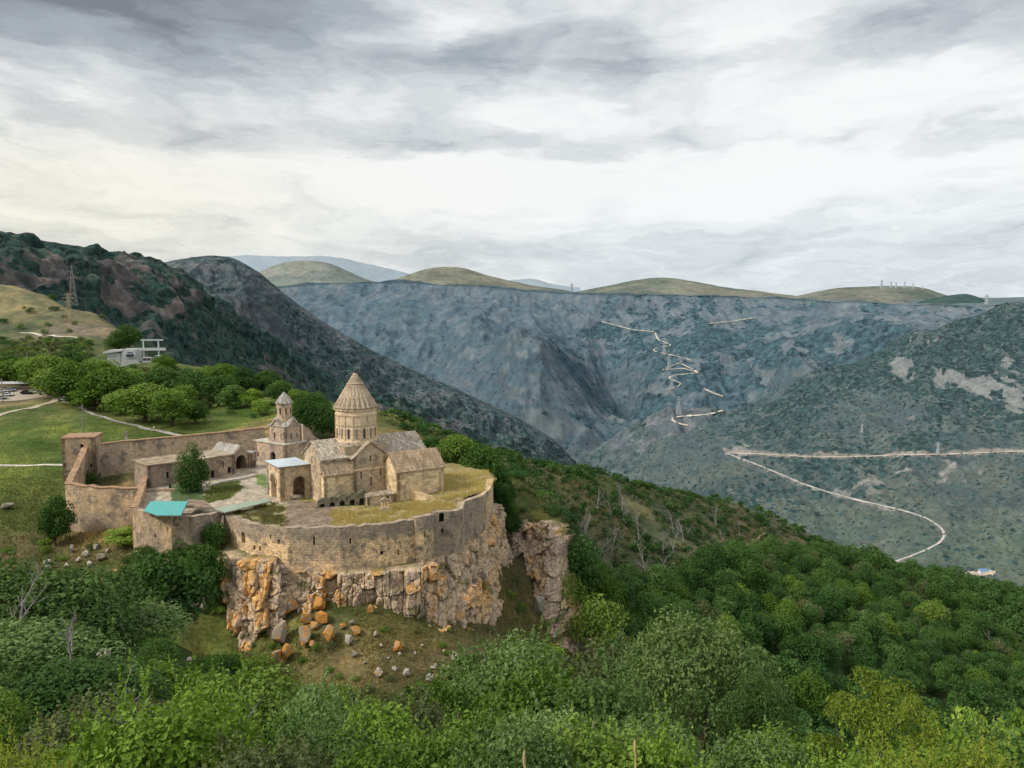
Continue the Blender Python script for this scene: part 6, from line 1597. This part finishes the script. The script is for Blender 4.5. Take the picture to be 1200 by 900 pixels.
big = [(341,709,22,22,'o','squarish orange boulder wedged against the right side of the cliff buttress'),(356,702,20,13,'o','flat-topped boulder under the small cave in the wall'),(374,706,23,18,'o','large orange boulder, topmost right of the heap below the wall'),
       (378,721,23,17,'o','rounded orange boulder just under the topmost right one of the heap'),(385,741,17,25,'o','tall orange boulder with a white foot at the lower right of the heap'),(357,743,22,28,'o','bright orange boulder in the middle of the heap'),
       (328,739,22,32,'o','leaning orange-topped boulder at the foot of the cliff buttress'),(337,762,16,24,'o','lowest upright boulder of the heap below the buttress'),(325,768,12,26,'o','narrow pointed boulder at the bottom left of the heap'),(369,732,14,11,'o','small dark-sided orange boulder between larger ones'),
       (358,722,18,16,'o','orange boulder in the centre of the heap'),(366,755,12,12,'o','small orange boulder below the bright orange one'),(417,738,15,13,'o','orange boulder right of the heap, under a few small stones'),(408,748,12,14,'g','grey-pink angular rock right of the tall orange boulder'),
       (402,733,10,8,'o','small orange stone right of the heap'),(412,729,9,7,'o','small pale orange stone on top of the right-hand orange boulder'),(466,756,17,15,'o','lone orange and white boulder on the grassy slope'),(434,712,10,12,'o','orange block lying against the foot of the middle cliff'),
       (443,788,16,9,'o','brownish flat boulder low on the slope above the bushes'),(503,793,14,10,'g','rounded grey-brown rock low in the grass')]
for px, py, w, h, m, lab in big: rock(px, py, w, h, m, lab)
for px, py, w, h in [(440,742,8,9),(447,756,6,6),(415,766,8,10),(468,766,6,6),(476,787,10,13),(462,783,9,6),(527,797,8,10),(534,769,12,14),(543,768,8,10),(525,782,11,5),(510,779,5,5),(569,774,9,10),(574,778,8,9),(508,782,10,5),(444,785,9,10),(676,802,9,9),(222,772,9,7),(486,765,5,5),(520,762,5,4),(495,756,5,4),(428,776,5,4),(455,771,5,4)]:
    rock(px, py, w, h, 'g', 'small pale grey rock lying in the grass below the cliff', 'pale rocks on the slope below the cliff')
for px, py, w, h in [(100,648,12,10),(112,640,10,8),(92,655,9,8),(106,660,11,9),(118,652,13,11),(97,668,9,7),(84,642,6,12),(56,660,14,14),(40,672,9,9),(70,670,10,8),(88,690,12,9),(126,645,8,6),(78,662,8,7)]:
    rock(px, py, w, h, 'g', 'grey rock in the tumbled outcrop below the broad bastion', 'grey rocks below the bastion')
for px, py, w, h, m, lab in [(14,663,20,14,'o','large pale orange rock at the left edge below the meadow'),(14,682,14,14,'g','grey rock under the large orange one at the left edge'),(138,672,18,22,'o','upright tan rock below the end of the front wall'),(148,690,16,12,'o','low tan rock beside the upright tan one'),(190,657,14,14,'o','orange rock among dark bushes below the framed window'),
                             (243,660,10,22,'o','narrow orange crag left of the cliff beneath the wall corner'),(228,700,16,22,'g','grey boulder in dark bushes left of the cliff buttress'),(238,706,12,22,'g','blue-grey boulder touching the left side of the cliff buttress'),(250,680,16,30,'g','tall grey boulder at the left shoulder of the cliff'),
                             (8,592,18,9,'g','white sheet-like stone in the green grass at the left edge'),(106,737,11,7,'o','small orange rock showing between the bushes at left'),(122,765,22,16,'g','pale ragged rock deep among the left bushes'),(930,878,36,22,'o','pinkish-grey outcrop between bushes at the lower right'),
                             (700,728,12,8,'g','pale rock at the foot of the outer cliff'),(632,706,14,30,'g','long leaning grey slab in the gully beside the outer cliff'),(230,455,9,5,'o','tan rock pile on the green slope above the chapel'),(289,474,6,3,'g','pale rock on the grass left of the small chapel')]:
    rock(px, py, w, h, m, lab)

# ================================================================ roads and paths, draped on the ground
def ribbon(name, pts, width, col, which='land', lift=.12, n=None, rag=.15, sub=4, amt=.25, kind='structure', bench=0.0):
    W = []
    for px, py in pts:
        h = hit(which, px, py)
        if h is not None: W.append(np.array(h))
    if len(W) < 2: return None
    W = np.array(W); L = np.linalg.norm(np.diff(W, axis=0), axis=1).sum(); n = n or int(min(400, max(8, L/width*1.2)))
    C = cr(W, n)
    bench = .6 if which != 'land' else 0.0
    if which != 'land':
        zz = np.pad(C[:, 2], 4, mode='edge'); C[:, 2] = np.convolve(zz, np.ones(9)/9, 'valid')
    T = np.gradient(C, axis=0)[:, :2]; T /= np.linalg.norm(T, axis=1)[:, None] + 1e-9; S = np.stack([-T[:, 1], T[:, 0]], 1)
    wv = np.broadcast_to(width, (n,))/2
    V = []; ok = True
    for j in range(sub+1):
        f = j/sub*2-1; e = wv*(1 + rag*fbm(np.arange(n)*.35, f*3.0, 2.0, 3)*2)
        x = C[:, 0] + S[:, 0]*e*f; y = C[:, 1] + S[:, 1]*e*f
        z = np.empty(n)
        for k in range(n):
            h = BVH[which].ray_cast(Vector((x[k], y[k], 3000)), Vector((0,0,-1)))[0]
            z[k] = (h.z if h is not None else C[k, 2])*(1-bench) + C[k, 2]*bench
        V.append(np.stack([x, y, z + lift], 1))
    V = np.array(V)
    m = mat_plain(name, tuple(col), .95, amt, 1.0/max(width, .5), spec=.05)
    o = link(name, mesh_np(name, V.reshape(-1, 3), grid_faces(sub+1, n), m, smooth=True)); tag(o, kind=kind); return o
ribbon('dirt_road', [(-20,492),(0,486),(20,481),(40,477.5),(56,473),(66,468.5),(62,464),(50,461)], 3.0, (.46,.40,.31))
ribbon('dirt_road', [(66,468.5),(74,468),(84,471)], 4.0, (.38,.33,.26))
ribbon('parking_ground', [(-30,466),(0,465),(30,463),(50,461)], 16, (.36,.31,.25))
ribbon('footpath', [(74,470),(92,477),(105,483.5),(118,488),(140,494.5),(165,500.5),(190,506),(214,511)], 1.8, (.36,.335,.30))
ribbon('footpath', [(-20,546.5),(20,546),(60,545),(84,545)], 1.4, (.55,.50,.42))
ribbon('hill_road', [(24,390.5),(40,391.5),(60,393.5),(92,396.5)], 3.6, (.58,.53,.45), lift=.4)
ribbon('earth_track', [(855,650),(868,643),(885,632),(896,624)], 2.0, (.38,.28,.17), lift=.25)
ribbon('earth_track', [(290,522),(300,508),(312,500)], 3.0, (.36,.26,.16), lift=.25)
# road across the gorge: zigzags above, terrace road and the long straight below
def far_road(name, pts, width, col, which, lift=1.5, rag=.1, smooth=5):
    """laid on the mountainside: densely surveyed along its line, offset a little from the slope"""
    pts = np.array(pts, float); seg = np.r_[0, np.cumsum(np.hypot(*np.diff(pts, axis=0).T))]
    q = np.linspace(0, seg[-1], max(6, int(seg[-1]/2.0))); qx, qy = np.interp(q, seg, pts[:, 0]), np.interp(q, seg, pts[:, 1])
    C, N = [], []
    for px, py in zip(qx, qy):
        dv = Vector(pd(px, py, 1.0)).normalized(); h, nn, _, _ = BVH[which].ray_cast(Vector((0,0,0)), dv)
        if h is None: continue
        if nn.dot(dv) > 0: nn = -nn
        C.append(h); N.append(nn)
    if len(C) < 4: return
    C = np.array(C); N = np.array(N)
    sm = lambda A: np.stack([np.convolve(np.pad(A[:, i], smooth//2, mode='edge'), np.ones(smooth)/smooth, 'valid') for i in range(3)], 1)
    C = sm(C); N = sm(sm(N)); N[:, 2] += .35; N /= np.linalg.norm(N, axis=1)[:, None]
    T = np.gradient(C, axis=0); S = np.cross(N, T); S /= np.linalg.norm(S, axis=1)[:, None]
    w = width/2*(1 + rag*fbm(q[:len(C)]*.25, 1.0, seg[-1], 3)*2)[:, None]
    V = np.stack([C - S*w + N*lift*.6, C + N*lift, C + S*w + N*lift*.6], 0)
    m = mat_plain(name, tuple(col), .95, .25, .06, spec=.05)
    tag(link(name, mesh_np(name, V.reshape(-1, 3), grid_faces(3, len(C)), m, smooth=True)), kind='structure')
far_road('gorge_road', ROAD_UP, 4.0, (.42,.38,.33), 'mountain_slope')
far_road('gorge_road', ROAD_LOW, 4.4, (.40,.39,.365), 'mountain_slope', rag=.06)
for pts in [[(704,377),(720,381),(742,387),(768,389)],[(768,389),(770,398),(788,405),(768,408),(764,411),(790,417),(812,423)],[(800,424),(775,434),(800,432),(820,437),(797,426)],[(820,437),(790,440),(782,443),(800,450),(788,456),(780,457)],[(824,455),(836,461),(848,465)],[(825,380),(856,377),(888,372)]]:
    far_road('zigzag_road', pts, 5.5, (.47,.43,.37), 'plateau_wall', 2.6, rag=.7)
far_road('zigzag_road', [(786,490),(800,488),(830,486),(848,481),(850,477)], 7, (.56,.51,.43), 'mountain_spur', 2, rag=.5)
far_road('zigzag_road', [(786,491),(796,497),(808,499)], 6, (.55,.50,.42), 'mountain_spur', 2, rag=.5)

# ================================================================ pylons
M_steel = mat_plain('pylon_steel', (.30,.29,.27), .6, .1, spec=.3)
M_steel_tan = mat_plain('rusty_pylon_steel', (.42,.33,.21), .7, .1, spec=.2)
M_steel_far = mat_plain('hazy_pylon_steel', (.44,.48,.50), .8, .1, spec=.1)  # far pylons: haze painted in as a paler steel colour
def pylon(base, H, w, label, group=None, mat=None, arms=3, t_=None):
    mat = mat or M_steel; t_ = t_ or H*.006
    root = empty('power_pylon', base, random.uniform(-.3,.3), label, 'pylon', group)
    bm = NB(); nseg = 8; lv = []
    for i in range(nseg+1):
        f = i/nseg; e = w/2*(1-f)**1.15*.92 + w*.04; z = H*f*(1 if i else 1); lv.append([(e,e,z),(-e,e,z),(-e,-e,z),(e,-e,z)])
    for a, b in zip(lv, lv[1:]):
        for k in range(4):
            b_bar(bm, a[k], b[k], t_*1.5); b_bar(bm, a[k], b[(k+1)%4], t_); b_bar(bm, a[(k+1)%4], b[k], t_); b_bar(bm, b[k], b[(k+1)%4], t_)
    part('tower', bm, mat, root)
    for i in range(arms):
        z = H*(.97-.13*i); L = w*(.55 + .25*(i == 1))
        bm = NB()
        for s in (-1, 1):
            b_bar(bm, (0,-w*.04,z), (s*L,0,z-.01*H), t_*1.3); b_bar(bm, (0,w*.04,z), (s*L,0,z-.01*H), t_*1.3); b_bar(bm, (0,0,z-.05*H), (s*L,0,z-.01*H), t_)
            b_bar(bm, (s*L,0,z-.01*H), (s*L,0,z-.06*H), t_*1.4)
        part('cross_arm', bm, mat, root)
    return root
def pylon_px(px, yb, yt, which, label, w=None, d_=None, mat=None, group=None, arms=3, tk=None):
    g = hit(which, px, yb) if d_ is None else None
    g = np.array(g) if g is not None else pd(px, yb, d_ or 3000)
    H = (yb-yt)/1000*g[1]*1.0
    return pylon(g - np.array([0,0,.3]), H, w or H*.24, label, group, mat, arms, tk)
pylon_px(81, 377, 343, 'land', 'tan lattice pylon standing on the tan hill', mat=M_steel_tan, tk=.10)
pylon_px(86, 358, 311, 'land', 'tall grey lattice pylon behind the tan one at left', w=7, d_=800, mat=M_steel, tk=.12)
for px, yb, yt, wh, lab in [(778,417,396,'plateau_wall','pale pylon beside the upper loops of the zigzag road'),(784,434,416,'plateau_wall','pale pylon beside the middle loops of the zigzag road'),(787,457,441,'plateau_wall','pale pylon above the rocky spur in the gorge'),(795,487,464,'mountain_spur','pale pylon standing on the rocky spur'),(1099,533,518,'mountain_slope','grey pylon beside the terrace road on the right slope'),(1010,507,497,'mountain_slope','faint small pylon on the slope above the terrace road')]:
    pylon_px(px, yb, yt, wh, lab, mat=M_steel_far, tk=.45 if wh != 'plateau_wall' else .7)
for i, (px, yb, yt) in enumerate([(1033,338,328),(1044,338,330),(1050,338,331),(1060,338,330),(1070,338,332),(1081,339,335),(1156,358,345),(670,345,332)]):
    pylon_px(px, yb, yt, 'x', ['pylon farthest left in the row on the far plateau','second pylon from the left on the far plateau','third pylon from the left on the far plateau','middle portal pylon on the far plateau','low pylon right of the middle of the far plateau row','smallest pylon at the right end of the far plateau row','lone pylon on the rim at the right edge','thin lone mast on the plateau rim above the gorge'][i], d_=4300 if px < 1100 else 3100 if px > 1100 else 4000, mat=M_steel_far, group='pylons on the far plateau', arms=2, tk=.9)

# ================================================================ cable car station
stn_g = gp(158, 426); st = empty('cable_car_station', stn_g, R(8), 'grey cable car station with dark cabin opening and steel gantry on the hill', 'building'); st.scale = (.78,)*3
k = stn_g[1]/1000
M_conc = mat_plain('station_concrete', (.47,.48,.47), .8, .1, .8, spec=.15); M_stroof = mat_plain('station_roof', (.55,.57,.58), .6, .1, .8); M_stdark = mat_plain('station_dark', (.05,.055,.06), .5)
bm = NB(); b_prism(bm, [(-8.0,0,-2),(1.6,0,-2),(1.6,0,8.6),(-6.2,0,8.6),(-7.6,0,4)], (0, 9, 0)); part('hall', bm, M_conc, st)
bm = NB(); b_prism(bm, [(-5.0,-.5,3.6),(0.2,-.5,3.6),(.9,-.5,6.2),(.2,-.5,8.0),(-4.6,-.5,8.0),(-5.6,-.5,6.2)], (0, .45, 0)); part('front_panel', bm, M_stroof, st)
bm = NB(); b_prism(bm, [(-4.4,-.62,4.0),(-.4,-.62,4.0),(.1,-.62,5.6),(-4.9,-.62,5.6)], (0, .1, 0)); part('window', bm, M_stdark, st)
bm = NB(); b_box(bm, -3.9, -.9, -.64, -.52, 6.2, 6.9); part('sign', bm, mat_plain('station_sign', (.09,.14,.26), .5), st)
bm = NB(); b_prism(bm, [(-18,1,6.0),(-8.02,1,7.2),(-8.02,1,8.2),(-15,1,7.9),(-18,1,7.0)], (0, 8, 0)); part('side_roof', bm, M_stroof, st)
bm = NB(); b_box(bm, -16, -8.7, 2, 8, -2, 6.0); part('side_hall', bm, M_conc, st)
for x in (4.6, 13.2):
    bm = NB(); b_box(bm, x-.35, x+.35, 2, 2.7, -2, 13.4); part('gantry_post', bm, M_stroof, st)
bm = NB(); b_box(bm, 1.7, 17.5, 1.2, 1.6, 7.6, 9.2); part('gantry_deck', bm, M_stroof, st)
bm = NB(); b_box(bm, 3.2, 16.0, 1.9, 2.8, 13.41, 14.2); part('gantry_beam', bm, M_stroof, st)
bm = NB(); b_box(bm, 1.7, 12, -.5, 7, -2, 0.4); part('platform', bm, M_conc, st)
bm = NB(); b_tube(bm, [(10.6,.4,0.4),(10.8,.4,3.4),(11.8,.4,4.3),(15.0,.4,4.5)], .3, 6); part('guide_arm', bm, M_stroof, st)
cb = empty('cable_car', tuple(np.array(stn_g) + np.array([5.6, .8, .3])), R(8), 'small pale cable car cabin docked under the station gantry', 'cable car')
bm = NB(); b_box(bm, -1.9, 1.9, -1.1, 1.1, .1, 2.6); part('cabin', bm, M_conc, cb)
bm = NB(); b_box(bm, -1.7, -.1, -1.14, -1.103, 1.1, 2.2); part('window', bm, M_stdark, cb)
bm = NB(); b_box(bm, .1, 1.7, -1.14, -1.103, 1.1, 2.2); part('window', bm, M_stdark, cb)
bm = NB(); b_bar(bm, (0,0,2.6), (0,0,5.5), .14); part('hanger', bm, M_steel, cb)

# ================================================================ cars, canopy, poles, people, reeds
M_glass = mat_plain('car_glass', (.02,.025,.03), .15, .05, spec=.5); M_tyre = mat_plain('tyre', (.02,.02,.02), .9)
def car(loc, rz, paint, label):
    root = empty('parked_car', loc, rz, label, 'car', 'cars by the dirt road')
    bm = NB()
    prof = [(-2.1,.35),(2.1,.35),(2.15,.7),(1.9,.85),(1.05,.95),(.45,1.42),(-1.1,1.45),(-1.9,1.0),(-2.15,.9)]
    b_prism(bm, [(x, -.85, z) for x, z in prof], (0, 1.7, 0)); bmesh.ops.bevel(bm, geom=bm.edges[:], offset=.06, segments=2, affect='EDGES'); part('body', bm, paint, root)
    for s in (-1, 1):
        bm = NB(); y = .853*s; b_prism(bm, [(-1.6,y,.98),(.8,y,.98),(.4,y,1.34),(-1.0,y,1.36)], (0, .012*s, 0)); part('window', bm, M_glass, root)
    bm = NB(); b_hexa(bm, [(1.02,-.7,.99),(1.02,.7,.99),(1.00,.7,.98),(1.00,-.7,.98),(.52,-.65,1.42),(.52,.65,1.42),(.47,.65,1.41),(.47,-.65,1.41)]); part('windscreen', bm, M_glass, root)
    for x in (-1.35, 1.35):
        for y in (-.8, .8):
            bm = NB(); b_tube(bm, [(x,y-.1,.32),(x,y+.1,.32)], .32, 14); part('wheel', bm, M_tyre, root)
    for y in (-.6, .6):
        bm = NB(); b_box(bm, 2.1, 2.17, y-.16, y+.16, .66, .8); part('headlight', bm, M_conc, root)
    return root
pw = mat_plain('white_paint', (.74,.75,.76), .3, .04, spec=.5); ps = mat_plain('silver_paint', (.45,.46,.48), .3, .04, spec=.5); pb_ = mat_plain('black_paint', (.03,.03,.035), .3, .04, spec=.5); pl = mat_plain('pale_blue_paint', (.42,.5,.6), .3, .04, spec=.5)
for px, py, paint, rz, lab in [(3,460,pw,.3,'white car at the left edge of the parking ground'),(9,464.5,pw,.2,'white car nearest the road in the parking ground'),(1,468,ps,.3,'silver car lowest in the parking ground at the left edge'),(12,459,pl,.4,'pale blue car at the back of the parking ground'),(31,462,pb_,.2,'black car parked under the trees before the white van-like one'),(40,461,pw,.1,'white car in the shade of the tree belt'),(52,462.5,ps,.2,'silver car parked along the road under the tree belt'),(75,470,ps,.15,'grey car at the start of the footpath')]:
    g = gp(px, py)
    if g is not None: car(g + np.array([0,0,.14]), rz, paint, lab)
g = gp(20, 457); can = empty('market_canopy', g, R(6), 'long dark stall canopy with pale roof edge by the parking ground', 'stall')
bm = NB(); b_prism(bm, [(-8,-2,2.7),(-8,2,2.9),(-8,0,3.5)], (18, 0, 0)); part('roof', bm, mat_plain('canopy_cloth', (.42,.42,.42), .8), can)
for x in (-7.8, -2, 4, 9.8):
    bm = NB(); b_bar(bm, (x,-1.8,-.3), (x,-1.8,2.75), .12); part('post', bm, M_wood, can)
bm = NB(); b_box(bm, -7, 9, -1.2, .6, -.2, 1.0); part('counter', bm, M_wood, can)
def pole(px, yb, yt, label, w=.12, arm=False):
    g = gp(px, yb); H = (yb-yt)/1000*g[1]; root = empty('utility_pole', g, .2, label, 'pole')
    bm = NB(); b_tube(bm, [(0,0,-.5),(0,0,H*.5),(0,0,H)], [w*1.3,w,w*.8], 8); part('post', bm, M_deadbark, root)
    bm = NB(); b_bar(bm, (-.6,0,H*.94), (.6,0,H*.94), .07); part('cross_arm', bm, M_deadbark, root)
pole(98, 511, 473, 'slender pale pole standing behind the square tower', .16); pole(3.5, 474, 443, 'wooden pole in front of the parked white cars', .2); pole(32, 424, 413, 'short pole among the shrubs above the tree belt', .2)
g = gp(148, 517); mon = empty('stone_monument', g + np.array([0,0,-.3]), .3, 'small grey stone pillar monument standing on the meadow behind the rear wall', 'monument')
bm = NB(); b_box(bm, -.9, .9, -.9, .9, 0, .6); part('base', bm, M_roof_grey, mon)
bm = NB(); b_hexa(bm, [(-.5,-.4,.6),(.5,-.4,.6),(.5,.4,.6),(-.5,.4,.6),(-.35,-.3,2.4),(.35,-.3,2.4),(.35,.3,2.4),(-.35,.3,2.4)]); part('pillar', bm, M_roof_grey, mon)
bm = NB(); b_box(bm, -.6, .6, -.18, .18, 2.401, 3.2); part('cap', bm, M_roof_grey, mon)
# visitors
M_skin = mat_plain('skin', (.45,.29,.21), .6); M_hair = mat_plain('hair', (.03,.022,.018), .7)
def person(px, py, shirt, trousers, label):
    g = gp(px, py)
    if g is None: return
    root = empty('person', g, random.uniform(-1, 1), label, 'person', 'visitors on the meadow')
    J = [((0,0,.95),.16),((0,0,1.2),.15),((0,0,1.42),.16),((0,0,1.52),.065),((0,0,1.63),.10),((0,0,1.72),.085)]
    V = [j[0] for j in J]; Rd = [j[1] for j in J]; E = [(i, i+1) for i in range(5)]
    for s in (-1, 1):
        n = len(V); V += [(.1*s,0,.86),(.11*s,.03,.48),(.12*s,-.03,.07),(.13*s,.13,.03)]; Rd += [.095,.065,.045,.04]; E += [(0,n),(n,n+1),(n+1,n+2),(n+2,n+3)]
        n = len(V); V += [(.2*s,0,1.4),(.26*s,-.02,1.12),(.25*s,.08,.88),(.25*s,.12,.78)]; Rd += [.06,.045,.035,.03]; E += [(2,n),(n,n+1),(n+1,n+2),(n+2,n+3)]
    def skin(name, Vv, Ee, Rr, mats):
        me = bpy.data.meshes.new(name); me.from_pydata(Vv, Ee, []); o = link(name, me, root)
        md = o.modifiers.new('skin', 'SKIN'); o.modifiers.new('sub', 'SUBSURF').levels = 1; o.modifiers['sub'].render_levels = 1
        if not me.skin_vertices: me.attributes.new('x', 'FLOAT', 'POINT')
        for i, r in enumerate(Rr): me.skin_vertices[0].data[i].radius = (r, r*.85)
        me.skin_vertices[0].data[0].use_root = True
        me.materials.append(mats); return o
    skin('body', V, E, Rd, M_skin)
    def sleeve(Vs, Es, Rs, nm, mt): skin(nm, Vs, Es, Rs, mt)
    sv = [(0,0,.93),(0,0,1.2),(0,0,1.42)]; sr = [.18,.17,.175]; se = [(0,1),(1,2)]
    for s in (-1, 1):
        n = len(sv); sv += [(.2*s,0,1.4),(.25*s,-.015,1.18)]; sr += [.075,.06]; se += [(2,n),(n,n+1)]
    skin('shirt', sv, se, sr, mat_plain('shirt', shirt, .9))
    tv = [(0,0,.95)]; tr = [.17]; te = []
    for s in (-1, 1):
        n = len(tv); tv += [(.1*s,0,.84),(.11*s,.03,.48),(.12*s,-.03,.14)]; tr += [.11,.08,.06]; te += [(0,n),(n,n+1),(n+1,n+2)]
    skin('trousers', tv, te, tr, mat_plain('trousers', trousers, .9))
    bm = NB(); b_lathe(bm, [(.03,1.60),(.095,1.66),(.10,1.74),(.07,1.80),(0,1.825)], 10, 0, -.025); part('hair', bm, M_hair, root, True)
for px, py, a, b, lab in [(62,466.5,(.7,.7,.7),(.05,.06,.1),'person in white shirt walking on the dirt road near the trees'),(57,464,(.1,.12,.2),(.04,.04,.05),'person in dark clothes on the road under the tree belt'),(115,491,(.75,.72,.7),(.6,.5,.45),'person in pale clothes beside the grey footpath'),(156,495,(.75,.75,.75),(.5,.5,.5),'person in white standing at the foot of the big meadow tree'),(180.5,505.5,(.8,.8,.78),(.5,.45,.4),'person in white at the lower end of the footpath'),(233.5,478,(.85,.85,.85),(.7,.7,.7),'person in white on the open green slope left of the chapel')]:
    person(px, py, a, b, lab)
# dry reed stalks rising from the near bushes
M_reed = mat_plain('dry_reed', (.58,.43,.22), .8, .2, 20)
for px, yt, yb, d_, lab in [(614,878,930,6.0,'dry reed stalk with a tan seed head at the bottom edge, left one'),(743,866,935,6.5,'pale straight reed stalk at the bottom edge, right one')]:
    b = pd(px, yb, d_); b[2] = min(b[2], -2.2); tp = pd(px, yt, d_); root = empty('reed', b, 0, lab, 'reed'); H = tp[2]-b[2]
    bm = NB(); b_tube(bm, [(0,0,-1.5),(.01,0,H*.5),(0,0,H*.97)], [.008,.007,.005], 6); part('stalk', bm, M_reed, root)
    bm = NB(); b_lathe(bm, [(0,H-.15),(.007,H-.12),(.011,H-.07),(.007,H-.025),(0,H)], 8); part('seed_head', bm, M_reed, root)
# huts and vehicles far below on the valley road
vb = hit('mountain_slope', 1150, 671)
if vb is not None:
    camp = empty('roadside_shed', np.array(vb), .1, 'tiny white and blue sheds on a bare patch by the valley road', 'shed')
    bm = NB(); b_box(bm, -4, 8, -4, 2, -1, 4); part('wall', bm, pw, camp)
    bm = NB(); b_prism(bm, [(-4.5,-4.5,4.01),(8.5,-4.5,4.01),(8.5,-1,5.4),(-4.5,-1,5.4)], (0, 3, .0)); part('roof', bm, mat_plain('blue_roof', (.12,.26,.5), .5), camp)
far_road('bare_patch', [(1128,672),(1145,672.5),(1168,671)], 10, (.45,.38,.31), 'mountain_slope', 1.0, rag=.6)
